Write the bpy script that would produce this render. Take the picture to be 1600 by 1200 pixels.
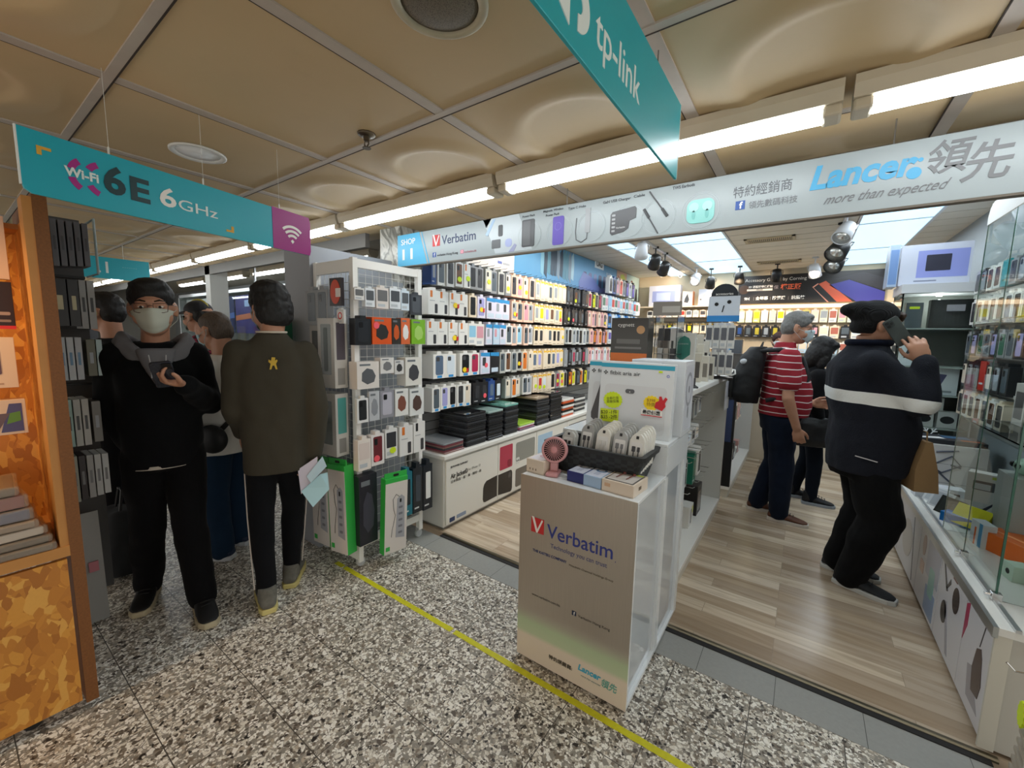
import bpy, bmesh, math, random
from mathutils import Vector, Matrix, Euler, noise
R = math.radians
PI = math.pi
random.seed(11)
for _o in list(bpy.data.objects): bpy.data.objects.remove(_o)
SC = bpy.context.scene
COL = SC.collection

# ---------------------------------------------------------------- camera
cam_data = bpy.data.cameras.new('camera'); cam = bpy.data.objects.new('camera', cam_data); COL.objects.link(cam)
SC.camera = cam
cam_data.sensor_fit = 'HORIZONTAL'; cam_data.sensor_width = 36.0
cam_data.lens = 36.0*640.6/1600.0
cam_data.clip_start = 0.02; cam_data.clip_end = 60
_a, _b, _c = R(-35.27), R(6.708), R(1.236)
_f = Vector((math.sin(_a)*math.cos(_b), math.cos(_a)*math.cos(_b), -math.sin(_b)))
_r = Vector((math.cos(_a), -math.sin(_a), 0)); _u = _r.cross(_f)
_r2 = _r*math.cos(_c)+_u*math.sin(_c); _u2 = -_r*math.sin(_c)+_u*math.cos(_c)
_m = Matrix((_r2, _u2, -_f)).transposed().to_4x4(); _m.translation = Vector((0, 0, 1.5))
cam.matrix_world = _m

# ---------------------------------------------------------------- world, exposure
world = bpy.data.worlds.new('world'); SC.world = world; world.use_nodes = True
_bg = world.node_tree.nodes['Background']; _bg.inputs[0].default_value = (1.0, 0.96, 0.90, 1); _bg.inputs[1].default_value = 0.85
SC.view_settings.view_transform = 'Standard'; SC.view_settings.look = 'None'
SC.view_settings.gamma = 1.0; SC.view_settings.use_curve_mapping = False
SC.view_settings.exposure = 0.42
SC.cycles.use_denoising = True
SC.cycles.max_bounces = 8; SC.cycles.transparent_max_bounces = 12
SC.cycles.sample_clamp_indirect = 4.0

def lamp(name, kind, loc, energy, color=(1, 1, 1), rot=(0, 0, 0), size=0.1, size_y=None, spot=None, target=None, blend=.4):
    d = bpy.data.lights.new(name, kind); d.energy = energy; d.color = color
    if kind == 'AREA':
        d.shape = 'RECTANGLE'; d.size = size; d.size_y = size_y or size
    elif kind == 'SPOT':
        d.spot_size = R(spot or 60); d.spot_blend = blend; d.shadow_soft_size = size
    else: d.shadow_soft_size = size
    o = bpy.data.objects.new(name, d); COL.objects.link(o); o.location = loc; o.rotation_euler = rot
    if target is not None: o.rotation_euler = (Vector(target)-Vector(loc)).to_track_quat('-Z', 'Y').to_euler()
    return o
TUBE_E = 11.0          # radiance of the tube diffusers and of the shop's ceiling panels
# lamps sitting just under the shop's luminous ceiling panels
for _x, _w in ((-1.88, .3), (-1.07, .6), (.55, .5)):
    for _y in (3.4, 5.0, 6.6):
        lamp('panel_lamp', 'AREA', (_x, _y, 2.555), 8.0*_w/.5, (.90, .96, 1.0), (0, 0, 0), _w, 1.4)

# ---------------------------------------------------------------- materials
MATS = {}
def srgb(c):
    if isinstance(c, str):
        c = c.lstrip('#'); c = tuple(int(c[i:i+2], 16)/255 for i in (0, 2, 4))
    return tuple(((v/12.92) if v <= .04045 else ((v+.055)/1.055)**2.4) for v in c[:3])+(1,)
def mat(key, col='808080', rough=.5, metal=0., emit=0., trans=0., ior=1.45, alpha=1., coat=0., nz=0., nscale=30., bump=0., bscale=60., spec=None):
    if key in MATS: return MATS[key]
    m = bpy.data.materials.new(key); MATS[key] = m; m.use_nodes = True
    nt = m.node_tree; b = nt.nodes['Principled BSDF']; c = srgb(col)
    b.inputs['Base Color'].default_value = c; b.inputs['Roughness'].default_value = rough; b.inputs['Metallic'].default_value = metal
    b.inputs['IOR'].default_value = ior
    if spec is not None: b.inputs['Specular IOR Level'].default_value = spec
    if trans: b.inputs['Transmission Weight'].default_value = trans
    if alpha < 1: b.inputs['Alpha'].default_value = alpha
    if coat: b.inputs['Coat Weight'].default_value = coat
    if emit: b.inputs['Emission Color'].default_value = c; b.inputs['Emission Strength'].default_value = emit
    tc = None
    if nz or bump:
        tc = nt.nodes.new('ShaderNodeTexCoord')
    if nz:
        n = nt.nodes.new('ShaderNodeTexNoise'); n.inputs['Scale'].default_value = nscale; n.inputs['Detail'].default_value = 4
        nt.links.new(tc.outputs['Object'], n.inputs['Vector'])
        mx = nt.nodes.new('ShaderNodeMix'); mx.data_type = 'RGBA'
        mx.inputs['A'].default_value = tuple(max(0, v*(1-nz)) for v in c[:3])+(1,)
        mx.inputs['B'].default_value = tuple(min(1, v*(1+nz)) for v in c[:3])+(1,)
        nt.links.new(n.outputs['Fac'], mx.inputs['Factor']); nt.links.new(mx.outputs['Result'], b.inputs['Base Color'])
    if bump:
        n = nt.nodes.new('ShaderNodeTexNoise'); n.inputs['Scale'].default_value = bscale; n.inputs['Detail'].default_value = 3
        nt.links.new(tc.outputs['Object'], n.inputs['Vector'])
        bp = nt.nodes.new('ShaderNodeBump'); bp.inputs['Strength'].default_value = bump; bp.inputs['Distance'].default_value = .01
        nt.links.new(n.outputs['Fac'], bp.inputs['Height']); nt.links.new(bp.outputs['Normal'], b.inputs['Normal'])
    return m
def C(hexcol, rough=.5, **k):
    """plain printed / plastic colour"""
    return mat('c_%s_%s_%s' % (hexcol, rough, '_'.join('%s%s' % kv for kv in sorted(k.items()))), hexcol, rough, **k)
class N:
    """tiny node-graph helper"""
    def __init__(s, key, rough=.5, **k):
        s.m = mat(key, '808080', rough, **k); s.nt = s.m.node_tree; s.b = s.nt.nodes['Principled BSDF']
        s.tc = s.nt.nodes.new('ShaderNodeTexCoord')
    def n(s, t, **k):
        x = s.nt.nodes.new('ShaderNode'+t)
        for a, v in k.items():
            if a.startswith('i_'): x.inputs[a[2:].replace('_', ' ')].default_value = v
            else: setattr(x, a, v)
        return x
    def l(s, a, b): s.nt.links.new(a, b)
    def map(s, scale=(1, 1, 1), rot=(0, 0, 0), loc=(0, 0, 0), src=None):
        x = s.n('Mapping'); x.inputs['Scale'].default_value = scale; x.inputs['Rotation'].default_value = rot; x.inputs['Location'].default_value = loc
        s.l(src or s.tc.outputs['Object'], x.inputs['Vector']); return x.outputs[0]
    def ramp(s, fac, stops, interp='LINEAR'):
        x = s.n('ValToRGB'); cr = x.color_ramp; cr.interpolation = interp
        while len(cr.elements) < len(stops): cr.elements.new(.5)
        for e, (p, c) in zip(cr.elements, stops): e.position = p; e.color = srgb(c)
        s.l(fac, x.inputs[0]); return x.outputs[0]
    def mix(s, f, a, b, blend='MIX'):
        x = s.n('Mix', data_type='RGBA', blend_type=blend)
        for v, i in ((f, 'Factor'), (a, 'A'), (b, 'B')):
            if hasattr(v, 'is_linked') or hasattr(v, 'links'): s.l(v, x.inputs[i])
            else: x.inputs[i].default_value = v if i == 'Factor' else srgb(v)
        return x.outputs['Result']
    def math(s, op, a, b=0.):
        x = s.n('Math', operation=op)
        for v, i in ((a, 0), (b, 1)):
            if hasattr(v, 'links'): s.l(v, x.inputs[i])
            else: x.inputs[i].default_value = v
        return x.outputs[0]
    def base(s, o): s.l(o, s.b.inputs['Base Color']); return s
    def bump(s, h, st=.3, d=.005):
        x = s.n('Bump'); x.inputs['Strength'].default_value = st; x.inputs['Distance'].default_value = d
        s.l(h, x.inputs['Height']); s.l(x.outputs[0], s.b.inputs['Normal']); return s

# ---------------------------------------------------------------- geometry helpers
class MB:
    def __init__(s): s.v = []; s.f = []
    def add(s, vs, fs):
        o = len(s.v); s.v += [tuple(v) for v in vs]; s.f += [tuple(i+o for i in f) for f in fs]; return s
    def box(s, x0, y0, z0, x1, y1, z1, M=None):
        vs = [(x, y, z) for z in (z0, z1) for y in (y0, y1) for x in (x0, x1)]
        if M: vs = [M @ Vector(v) for v in vs]
        return s.add(vs, [(0, 2, 3, 1), (4, 5, 7, 6), (0, 1, 5, 4), (2, 6, 7, 3), (0, 4, 6, 2), (1, 3, 7, 5)])
    def cbox(s, c, d, M=None):
        return s.box(c[0]-d[0]/2, c[1]-d[1]/2, c[2]-d[2]/2, c[0]+d[0]/2, c[1]+d[1]/2, c[2]+d[2]/2, M)
    def prism(s, pts, h0, h1, axis='z', M=None):
        """pts: 2-D outline, extruded from h0 to h1 along axis (z: xy outline, y: xz outline, x: yz outline)"""
        def P(a, b, h):
            v = Vector((a, b, h) if axis == 'z' else (a, h, b) if axis == 'y' else (h, a, b))
            return M @ v if M else v
        n = len(pts)
        vs = [P(a, b, h0) for a, b in pts]+[P(a, b, h1) for a, b in pts]
        fs = [tuple(range(n))[::-1], tuple(range(n, 2*n))]+[(i, (i+1) % n, n+(i+1) % n, n+i) for i in range(n)]
        return s.add(vs, fs)
    def tube(s, pts, r, n=8, closed=False):
        """swept round tube; r a number or a list"""
        P = [Vector(p) for p in pts]; k = len(P); rr = r if isinstance(r, (list, tuple)) else [r]*k
        up = None; rings = []
        for i, p in enumerate(P):
            a = P[i-1] if (i or closed) else P[0]; b = P[(i+1) % k] if (i < k-1 or closed) else P[-1]
            t = (b-a).normalized()
            if up is None:
                up = t.orthogonal().normalized()
            else:
                up = (up-t*up.dot(t)); up = up.normalized() if up.length > 1e-6 else t.orthogonal().normalized()
            w = t.cross(up)
            rings.append([p+(up*math.cos(2*PI*j/n)+w*math.sin(2*PI*j/n))*rr[i] for j in range(n)])
        vs = [v for ring in rings for v in ring]; fs = []
        for i in range(k if closed else k-1):
            for j in range(n):
                a = i*n+j; b = i*n+(j+1) % n; c = ((i+1) % k)*n+(j+1) % n; d = ((i+1) % k)*n+j
                fs.append((a, b, c, d))
        if not closed: fs += [tuple(range(n))[::-1], tuple((k-1)*n+j for j in range(n))]
        return s.add(vs, fs)
    def lathe(s, prof, n=24, M=None, axis='z'):
        """prof: list of (radius, height)"""
        vs = []
        for r, h in prof:
            for j in range(n):
                a = 2*PI*j/n; v = Vector((r*math.cos(a), r*math.sin(a), h))
                if axis == 'y': v = Vector((v.x, v.z, v.y))
                if axis == 'x': v = Vector((v.z, v.x, v.y))
                vs.append(M @ v if M else v)
        fs = []
        for i in range(len(prof)-1):
            for j in range(n):
                fs.append((i*n+j, i*n+(j+1) % n, (i+1)*n+(j+1) % n, (i+1)*n+j))
        fs += [tuple(range(n))[::-1], tuple((len(prof)-1)*n+j for j in range(n))]
        return s.add(vs, fs)
    def ell(s, c, r, M=None, nu=16, nv=10):
        """ellipsoid; M optional rotation (3x3)"""
        c = Vector(c); vs = []
        for i in range(nv+1):
            th = PI*i/nv
            for j in range(nu):
                ph = 2*PI*j/nu
                v = Vector((r[0]*math.sin(th)*math.cos(ph), r[1]*math.sin(th)*math.sin(ph), r[2]*math.cos(th)))
                if M is not None: v = M @ v
                vs.append(c+v)
        fs = [(i*nu+j, (i+1)*nu+j, (i+1)*nu+(j+1) % nu, i*nu+(j+1) % nu) for i in range(nv) for j in range(nu)]
        return s.add(vs, fs)
    def loft(s, rings, cap=True):
        """rings: list of equal-length point loops"""
        n = len(rings[0]); vs = [v for r in rings for v in r]; fs = []
        for i in range(len(rings)-1):
            for j in range(n): fs.append((i*n+j, i*n+(j+1) % n, (i+1)*n+(j+1) % n, (i+1)*n+j))
        if cap: fs += [tuple(range(n))[::-1], tuple((len(rings)-1)*n+j for j in range(n))]
        return s.add(vs, fs)
    def mesh(s, name, m=None, smooth=False, fix=True):
        me = bpy.data.meshes.new(name); me.from_pydata([tuple(v) for v in s.v], [], s.f)
        if fix:
            bm = bmesh.new(); bm.from_mesh(me); bmesh.ops.remove_doubles(bm, verts=bm.verts, dist=1e-6) if smooth else None
            bmesh.ops.recalc_face_normals(bm, faces=bm.faces); bm.to_mesh(me); bm.free()
        if m: me.materials.append(m)
        if smooth: me.polygons.foreach_set('use_smooth', [True]*len(me.polygons))
        return me
def link(name, me, parent=None, loc=None, rot=None):
    o = bpy.data.objects.new(name, me); COL.objects.link(o)
    if parent: o.parent = parent
    if loc is not None: o.location = loc
    if rot is not None: o.rotation_euler = rot
    return o
def obj(name, mb, m, parent=None, loc=None, rot=None, smooth=False, bevel=0, label=None, seg=2):
    o = link(name, mb.mesh(name, m, smooth), parent, loc, rot)
    if bevel:
        b = o.modifiers.new('bevel', 'BEVEL'); b.width = bevel; b.segments = seg; b.limit_method = 'ANGLE'; b.angle_limit = R(35)
    if label: o['label'] = label
    return o
def tag(o, label, cat, group=None, kind=None):
    o['label'] = label; o['category'] = cat
    if group: o['group'] = group
    if kind: o['kind'] = kind
    return o
def thing(name, label, cat, loc=(0, 0, 0), rot=0, group=None):
    o = bpy.data.objects.new(name, None); COL.objects.link(o); o.empty_display_size = .05
    o.location = loc; o.rotation_euler = rot if isinstance(rot, (tuple, list)) else (0, 0, rot)
    return tag(o, label, cat, group)
def struct(name, mb, m, smooth=False, bevel=0):
    o = obj(name, mb, m, smooth=smooth, bevel=bevel); o['kind'] = 'structure'; return o
KIDS = {}
def reg(o, *kids): KIDS[o.name] = list(kids); return o
def dup(root, kids, loc, rot, label, group=None):
    r = root.copy(); COL.objects.link(r); r.location = loc; r.rotation_euler = rot; r['label'] = label
    if group: r['group'] = group
    out = []
    for ch in kids:
        c = ch.copy(); COL.objects.link(c); c.parent = r; out.append(c)
    return r
_TX = {}
TXS = bpy.data.scenes.new('letter_shop')
def text_mesh(s, size=1., ext=.0, bold=0., shear=0., align='CENTER', space=1.):
    k = (s, size, ext, bold, shear, align, space)
    if k in _TX: return _TX[k].copy()
    cu = bpy.data.curves.new('lettering', 'FONT'); cu.body = s; cu.size = size; cu.extrude = ext; cu.offset = bold*size; cu.shear = shear
    cu.align_x = align; cu.align_y = 'BOTTOM_BASELINE' if False else 'CENTER'; cu.resolution_u = 3; cu.space_character = space
    o = bpy.data.objects.new('lettering', cu); TXS.collection.objects.link(o)
    vl = TXS.view_layers[0]; vl.update(); dg = vl.depsgraph; me = bpy.data.meshes.new_from_object(o.evaluated_get(dg))
    bpy.data.objects.remove(o); bpy.data.curves.remove(cu); _TX[k] = me
    return me.copy()
def text(s, m, parent, loc, rot, size, bold=0., shear=0., align='CENTER', width=None, name='lettering', ext=.0006, space=1., label=None):
    """lettering lying in its local xy plane; width stretches it to a set width"""
    me = text_mesh(s, size, ext, bold, shear, align, space)
    if width:
        xs = [v.co.x for v in me.vertices]; w = max(xs)-min(xs)
        if w > 0: me.transform(Matrix.Scale(width/w, 4, (1, 0, 0)))
    me.materials.clear(); me.materials.append(m)
    o = link(name, me, parent, loc, rot)
    if label: o['label'] = label
    return o
FY = (R(90), 0, 0)          # lettering facing -Y
FX = (R(90), 0, R(90))      # lettering facing +X
FXN = (R(90), 0, R(-90))    # lettering facing -X
def rrect(x0, z0, x1, z1, r=.01, n=4):
    out = []
    for cx, cz, a in ((x1-r, z1-r, 0), (x0+r, z1-r, 90), (x0+r, z0+r, 180), (x1-r, z0+r, 270)):
        out += [(cx+r*math.cos(R(a+90*i/n)), cz+r*math.sin(R(a+90*i/n))) for i in range(n+1)]
    return out
def circ(cx, cz, r, n=20, rz=None): return [(cx+r*math.cos(2*PI*i/n), cz+(rz or r)*math.sin(2*PI*i/n)) for i in range(n)]
def star(cx, cz, r, n=14, k=.84, rz=None): return [(cx+r*(1 if i % 2 else k)*math.cos(PI*i/n), cz+(rz or r)*(1 if i % 2 else k)*math.sin(PI*i/n)) for i in range(2*n)]
def ringb(mb, cx, cz, r, w, h0, h1, axis, n=28, a0=0, a1=360):
    full = a1-a0 >= 360
    P = [(cx+math.cos(R(a0+(a1-a0)*i/n)), cz+math.sin(R(a0+(a1-a0)*i/n))) for i in range(n+1)]
    o = [(cx+(p[0]-cx)*(r+w/2), cz+(p[1]-cz)*(r+w/2)) for p in P]; q = [(cx+(p[0]-cx)*(r-w/2), cz+(p[1]-cz)*(r-w/2)) for p in P]
    for i in range(n): mb.prism([o[i], o[i+1], q[i+1], q[i]], h0, h1, axis)
    return mb
ORD = ['first', 'second', 'third', 'fourth', 'fifth', 'sixth', 'seventh', 'eighth', 'ninth', 'tenth', 'eleventh', 'twelfth', 'thirteenth', 'fourteenth', 'fifteenth', 'sixteenth', 'seventeenth', 'eighteenth', 'nineteenth', 'twentieth']
def ordn(i):
    if i < 20: return ORD[i]
    t = ['twenty', 'thirty', 'forty', 'fifty', 'sixty'][(i+1)//10-2]
    u = (i+1) % 10
    return t.replace('y', 'ieth') if u == 0 else t+'-'+ORD[u-1]
# ================================================================ surfaces
def m_terrazzo():
    g = N('terrazzo', .33)
    v = g.map((1, 1, 1))
    wv = g.n('TexNoise', i_Scale=45., i_Detail=2.); g.l(v, wv.inputs['Vector'])
    ad = g.n('VectorMath', operation='MULTIPLY_ADD'); g.l(wv.outputs['Color'], ad.inputs[0]); ad.inputs[1].default_value = (.018, .018, 0); g.l(v, ad.inputs[2])
    cols = None; bed = '8f8a80'
    out = None
    for sc, off, th in ((52., 0, .33), (105., 3.1, .36)):
        mp = g.n('Mapping'); mp.inputs['Location'].default_value = (off, off, 0); mp.inputs['Scale'].default_value = (1, 1, 0); g.l(ad.outputs[0], mp.inputs['Vector'])
        vo = g.n('TexVoronoi', feature='F1', i_Scale=sc); g.l(mp.outputs[0], vo.inputs['Vector'])
        ve = g.n('TexVoronoi', feature='DISTANCE_TO_EDGE', i_Scale=sc); g.l(mp.outputs[0], ve.inputs['Vector'])
        sep = g.n('SeparateColor'); g.l(vo.outputs['Color'], sep.inputs[0])
        c = g.ramp(sep.outputs[0], [(0, 'f2efe6'), (.26, 'd8d3c6'), (.40, 'a79f92'), (.54, '7d7264'), (.66, '5b5248'), (.76, 'e6e1d5'), (.88, '302b27'), (.94, 'b9ad9b')], 'CONSTANT')
        edge = g.math('GREATER_THAN', ve.outputs['Distance'], .06)
        keep = g.math('MULTIPLY', edge, g.math('GREATER_THAN', sep.outputs[1], th))
        out = g.mix(keep, out if out is not None else bed, c) if out is not None else g.mix(keep, bed, c)
    # second pass: fine chips first, large chips over them
    sx = g.n('SeparateXYZ'); g.l(g.tc.outputs['Object'], sx.inputs[0])
    def joint(o, off):
        a = g.math('FRACT', g.math('DIVIDE', g.math('ADD', o, off), .3075))
        return g.math('LESS_THAN', a, .011)
    j = g.math('MAXIMUM', joint(sx.outputs[0], 30.78+.03), joint(sx.outputs[1], 30.75-1.59))
    big = g.n('TexNoise', i_Scale=1.1, i_Detail=3.); g.l(v, big.inputs['Vector'])
    out = g.mix(g.ramp(big.outputs['Fac'], [(.35, '000000'), (.75, '303030')]), out, '6e675c')
    out = g.mix(j, out, '4a463f')
    g.base(out); return g.m
def m_woodfloor():
    g = N('wood_floor', .26)
    v = g.map((1, 1, 1))
    br = g.n('TexBrick', offset=.41, offset_frequency=3, squash=1.)
    br.inputs['Scale'].default_value = 1.; br.inputs['Brick Width'].default_value = .83; br.inputs['Row Height'].default_value = .098
    br.inputs['Mortar Size'].default_value = .0012; br.inputs['Color1'].default_value = (0, 0, 0, 1); br.inputs['Color2'].default_value = (1, 1, 1, 1); br.inputs['Mortar'].default_value = (.5, .5, .5, 1); br.inputs['Bias'].default_value = 0
    g.l(v, br.inputs['Vector'])
    base = g.ramp(br.outputs['Color'], [(0, '97846e'), (.3, 'b8a48b'), (.5, 'd3c2aa'), (.7, 'a89580'), (1, 'dfd0ba')])
    sp = g.n('SeparateColor'); g.l(br.outputs['Color'], sp.inputs[0])
    off = g.n('CombineXYZ'); g.l(g.math('MULTIPLY', sp.outputs[0], 37.), off.inputs[1])
    va = g.n('VectorMath', operation='ADD'); g.l(v, va.inputs[0]); g.l(off.outputs[0], va.inputs[1])
    m1 = g.n('Mapping'); m1.inputs['Scale'].default_value = (2.2, 26, 1); g.l(va.outputs[0], m1.inputs['Vector'])
    n1 = g.n('TexNoise', i_Scale=1., i_Detail=6., i_Distortion=.6); g.l(m1.outputs[0], n1.inputs['Vector'])
    c = g.mix(g.ramp(n1.outputs['Fac'], [(.42, '000000'), (.72, 'd0d0d0')]), base, '8a735a')
    m2 = g.n('Mapping'); m2.inputs['Scale'].default_value = (5, 14, 1); g.l(va.outputs[0], m2.inputs['Vector'])
    n2 = g.n('TexNoise', i_Scale=1., i_Detail=2.); g.l(m2.outputs[0], n2.inputs['Vector'])
    c = g.mix(g.ramp(n2.outputs['Fac'], [(.66, '000000'), (.76, 'b0b0b0')]), c, '6f5a46')
    c = g.mix(g.math('MULTIPLY', br.outputs['Fac'], .6), c, '6d5c4b')
    g.base(c); return g.m
def m_osb(key='osb', cols=('bc7a32', 'cb8838', 'd6963f', 'c27f33', 'dea44e', 'ad6c2b')):
    g = N(key, .45)
    out = None
    for k, (rot, sc) in enumerate(((20, 9.), (75, 11.), (140, 10.))):
        v = g.map((1, 1, 1), (R(rot), R(rot*.6), R(rot)), (k*3.3, 1, 2))
        wv = g.n('TexNoise', i_Scale=6., i_Detail=2.); g.l(v, wv.inputs['Vector'])
        ad = g.n('VectorMath', operation='MULTIPLY_ADD'); g.l(wv.outputs['Color'], ad.inputs[0]); ad.inputs[1].default_value = (.12, .12, .12); g.l(v, ad.inputs[2])
        mp = g.n('Mapping'); mp.inputs['Scale'].default_value = (1, 3.0, 3.0); g.l(ad.outputs[0], mp.inputs['Vector'])
        vo = g.n('TexVoronoi', i_Scale=sc*1.25); g.l(mp.outputs[0], vo.inputs['Vector'])
        sep = g.n('SeparateColor'); g.l(vo.outputs['Color'], sep.inputs[0])
        c = g.ramp(sep.outputs[0], [(i/6, x) for i, x in enumerate(cols)], 'CONSTANT')
        out = c if out is None else g.mix(g.math('GREATER_THAN', sep.outputs[1], .5), out, c)
    v = g.map((30, 30, 30)); n = g.n('TexNoise', i_Scale=3., i_Detail=4.); g.l(v, n.inputs['Vector'])
    out = g.mix(g.ramp(n.outputs['Fac'], [(.4, '000000'), (.8, '484848')]), out, '8f5a26')
    g.base(out); g.bump(n.outputs['Fac'], .2, .003); return g.m
def m_panelceil(key, c0, c1, rough=.55):
    g = N(key, rough)
    n = g.n('TexNoise', i_Scale=1.3, i_Detail=5.); g.l(g.map(), n.inputs['Vector'])
    n2 = g.n('TexNoise', i_Scale=9., i_Detail=5.); g.l(g.map(), n2.inputs['Vector'])
    c = g.mix(g.ramp(n.outputs['Fac'], [(.3, '000000'), (.7, 'ffffff')]), c0, c1)
    c = g.mix(g.ramp(n2.outputs['Fac'], [(.62, '000000'), (.8, '505050')]), c, '8a7350')
    g.base(c); return g.m
def m_marble():
    g = N('marble', .3)
    n = g.n('TexNoise', i_Scale=4., i_Detail=8., i_Distortion=1.5); g.l(g.map(), n.inputs['Vector'])
    g.base(g.ramp(n.outputs['Fac'], [(.3, '8b8a82'), (.45, 'c9c7be'), (.52, '6d6c64'), (.6, 'bdbbb0'), (.8, 'a5a398')])); return g.m
def m_slat():
    g = N('slatwall', .5); sx = g.n('SeparateXYZ'); g.l(g.tc.outputs['Object'], sx.inputs[0])
    a = g.math('FRACT', g.math('DIVIDE', sx.outputs[2], .0765)); j = g.math('LESS_THAN', a, .09)
    g.base(g.mix(j, '8b8b8a', '3a3a3a')); return g.m
def m_silver():
    g = N('brushed_silver', .36, metal=.82)
    sx = g.n('SeparateXYZ'); g.l(g.tc.outputs['Object'], sx.inputs[0])
    n = g.n('TexNoise', i_Scale=1., i_Detail=6.); g.l(g.map((3, 3, 600)), n.inputs['Vector'])
    g.base(g.mix(g.ramp(n.outputs['Fac'], [(.3, '000000'), (.7, 'ffffff')]), 'b3aca0', 'c5beb1')); g.bump(n.outputs['Fac'], .05, .001); return g.m
def m_fabric(key, col, scale=400., d=.25, nz=.12, rough=.9):
    g = N(key, rough); 
    n = g.n('TexNoise', i_Scale=7., i_Detail=4.); g.l(g.map(), n.inputs['Vector'])
    n2 = g.n('TexNoise', i_Scale=scale, i_Detail=2.); g.l(g.map(), n2.inputs['Vector'])
    c = srgb(col); d0 = tuple(max(0, x*(1-nz)) for x in c[:3]); d1 = tuple(min(1, x*(1+nz)) for x in c[:3])
    mx = g.n('Mix', data_type='RGBA'); mx.inputs['A'].default_value = d0+(1,); mx.inputs['B'].default_value = d1+(1,); g.l(n.outputs['Fac'], mx.inputs['Factor'])
    g.base(mx.outputs['Result']); g.bump(n2.outputs['Fac'], d, .004)
    g.b.inputs['Sheen Weight'].default_value = .03; g.b.inputs['Specular IOR Level'].default_value = .15
    return g.m
WHITE = C('eceae4', .4); WHITEG = C('f0efec', .18); OFFW = C('d9d6cd', .45); BLACK = C('151515', .45); DARK = C('262626', .5)
CHROME = mat('chrome', 'd8d8d8', .15, 1.); STEEL = mat('steel', '9a9a9a', .35, 1.); GREY = C('8d8f92', .5)
GLASS = mat('glass', 'e8f4ef', .02, trans=1., ior=1.45); ACRYL = mat('acrylic', 'f4f6f6', .04, trans=1., ior=1.3)

# ================================================================ the building
CZ, IZ = 2.30, 2.58
struct('floor', MB().box(-13, -3, -.1, 3, 1.895, 0).box(-13, 1.895, -.1, -2.65, 9, 0), m_terrazzo())
g = N('grey_tile', .4); _sx = g.n('SeparateXYZ'); g.l(g.tc.outputs['Object'], _sx.inputs[0])
_j = g.math('LESS_THAN', g.math('FRACT', g.math('DIVIDE', g.math('ADD', _sx.outputs[0], 30.28), .3)), .008)
_n = g.n('TexNoise', i_Scale=60., i_Detail=4.); g.l(g.map(), _n.inputs['Vector'])
g.base(g.mix(_j, g.mix(_n.outputs['Fac'], '8f908c', '9c9d99'), '4c4c49'))
struct('trim_1', MB().box(-2.65, 1.895, -.1, 3, 2.075, .002), g.m).name = 'floor_tile_border'
struct('floor_shop', MB().box(-2.65, 2.13, -.1, 1.4, 7.6, .004), m_woodfloor())
o = struct('trim_2', MB().box(-2.1, 2.075, -.1, .68, 2.103, .006), C('1d1b1a', .7)); o.name = 'threshold_trim'
o = struct('trim_3', MB().prism([(2.103, .0), (2.103, .008), (2.11, .013), (2.125, .013), (2.13, .0)], -2.1, .7, 'x'), mat('worn_brass', '77705f', .35, 1.)); o.name = 'threshold_metal_trim'
# corridor ceiling: square pressed panels with round dishes
P = .747
def ceil_tile(mb, x0, y0, dish=True, hole=0):
    cx, cy = x0+P/2, y0+P/2; g_ = .006
    prof = [(.205, .001), (.222, .009), (.240, .0125), (.262, .012), (.29, .008), (.32, .003), (.35, 0)]
    nn = 40; ring = []
    for r, h in prof:
        ring.append([(cx+r*math.cos(2*PI*j/nn+PI/4), cy+r*math.sin(2*PI*j/nn+PI/4), CZ-(h*.95 if dish else 0)) for j in range(nn)])
    inner = [[(cx+r*math.cos(2*PI*j/nn+PI/4), cy+r*math.sin(2*PI*j/nn+PI/4), CZ+(d if dish else 0)) for j in range(nn)] for r, d in ((.02, .010), (.1, .008), (.16, .004), (.19, .001))]
    sq = []
    for j in range(nn):
        a = 2*PI*j/nn+PI/4; c, s = math.cos(a), math.sin(a); k = (P/2-g_)/max(abs(c), abs(s)); sq.append((cx+k*c, cy+k*s, CZ))
    if hole:
        inner = []; ring = []; c2 = hole
        ring = [[(c2[0]+c2[2]*math.cos(2*PI*j/nn+PI/4), c2[1]+c2[2]*math.sin(2*PI*j/nn+PI/4), CZ) for j in range(nn)]]
    mb.loft(inner+ring+[sq], cap=False)
    if inner: mb.add(inner[0], [tuple(range(nn))])
cb = MB(); DL = (-2.33, .775)
for i in range(-14, 4):
    for j in range(-2, 2):
        x0, y0 = -.40+P*i, .40+P*j
        if y0 > 2.0: continue
        dl = abs(x0+P/2-DL[0]) < P/2 and abs(y0+P/2-DL[1]) < P/2
        ceil_tile(cb, x0, y0, dish=(j == 1 or i < -4 or (i == 0 and j == 0) or i > 0 or j == -1), hole=(DL[0], DL[1], .085) if dl else 0)
cb.box(-13, 1.894, CZ, 3, 2.30, CZ+.02)
struct('ceiling', cb, m_panelceil('ceiling_paint', 'cbb28a', 'bea67f'), smooth=True)
struct('ceiling_backing', MB().box(-13, -3, CZ+.12, 3, 2.30, CZ+.14), C('151412', .9))
tb = MB(); db = MB()
for i in range(-16, 5): db.box(-.40+P*i-.0245, -1.4, CZ-.0052, -.40+P*i-.021, 2.30, CZ+.002)
for i in range(-16, 5): tb.box(-.40+P*i-.021, -1.4, CZ-.005, -.40+P*i+.021, 2.30, CZ+.002)
for j in range(-2, 3): tb.box(-13, .40+P*j-.016, CZ-.006, 3, .40+P*j+.010, CZ+.003); db.box(-13, .40+P*j+.010, CZ-.0065, 3, .40+P*j+.015, CZ+.003)
struct('trim_4', tb, mat('ceiling_strip', 'b7aca0', .55, nz=.15, nscale=12)).name = 'ceiling_grid_trim'
struct('wall_far_left', MB().box(-13.1, -3, 0, -13, 9, 2.6), C('98968f', .8))
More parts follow.
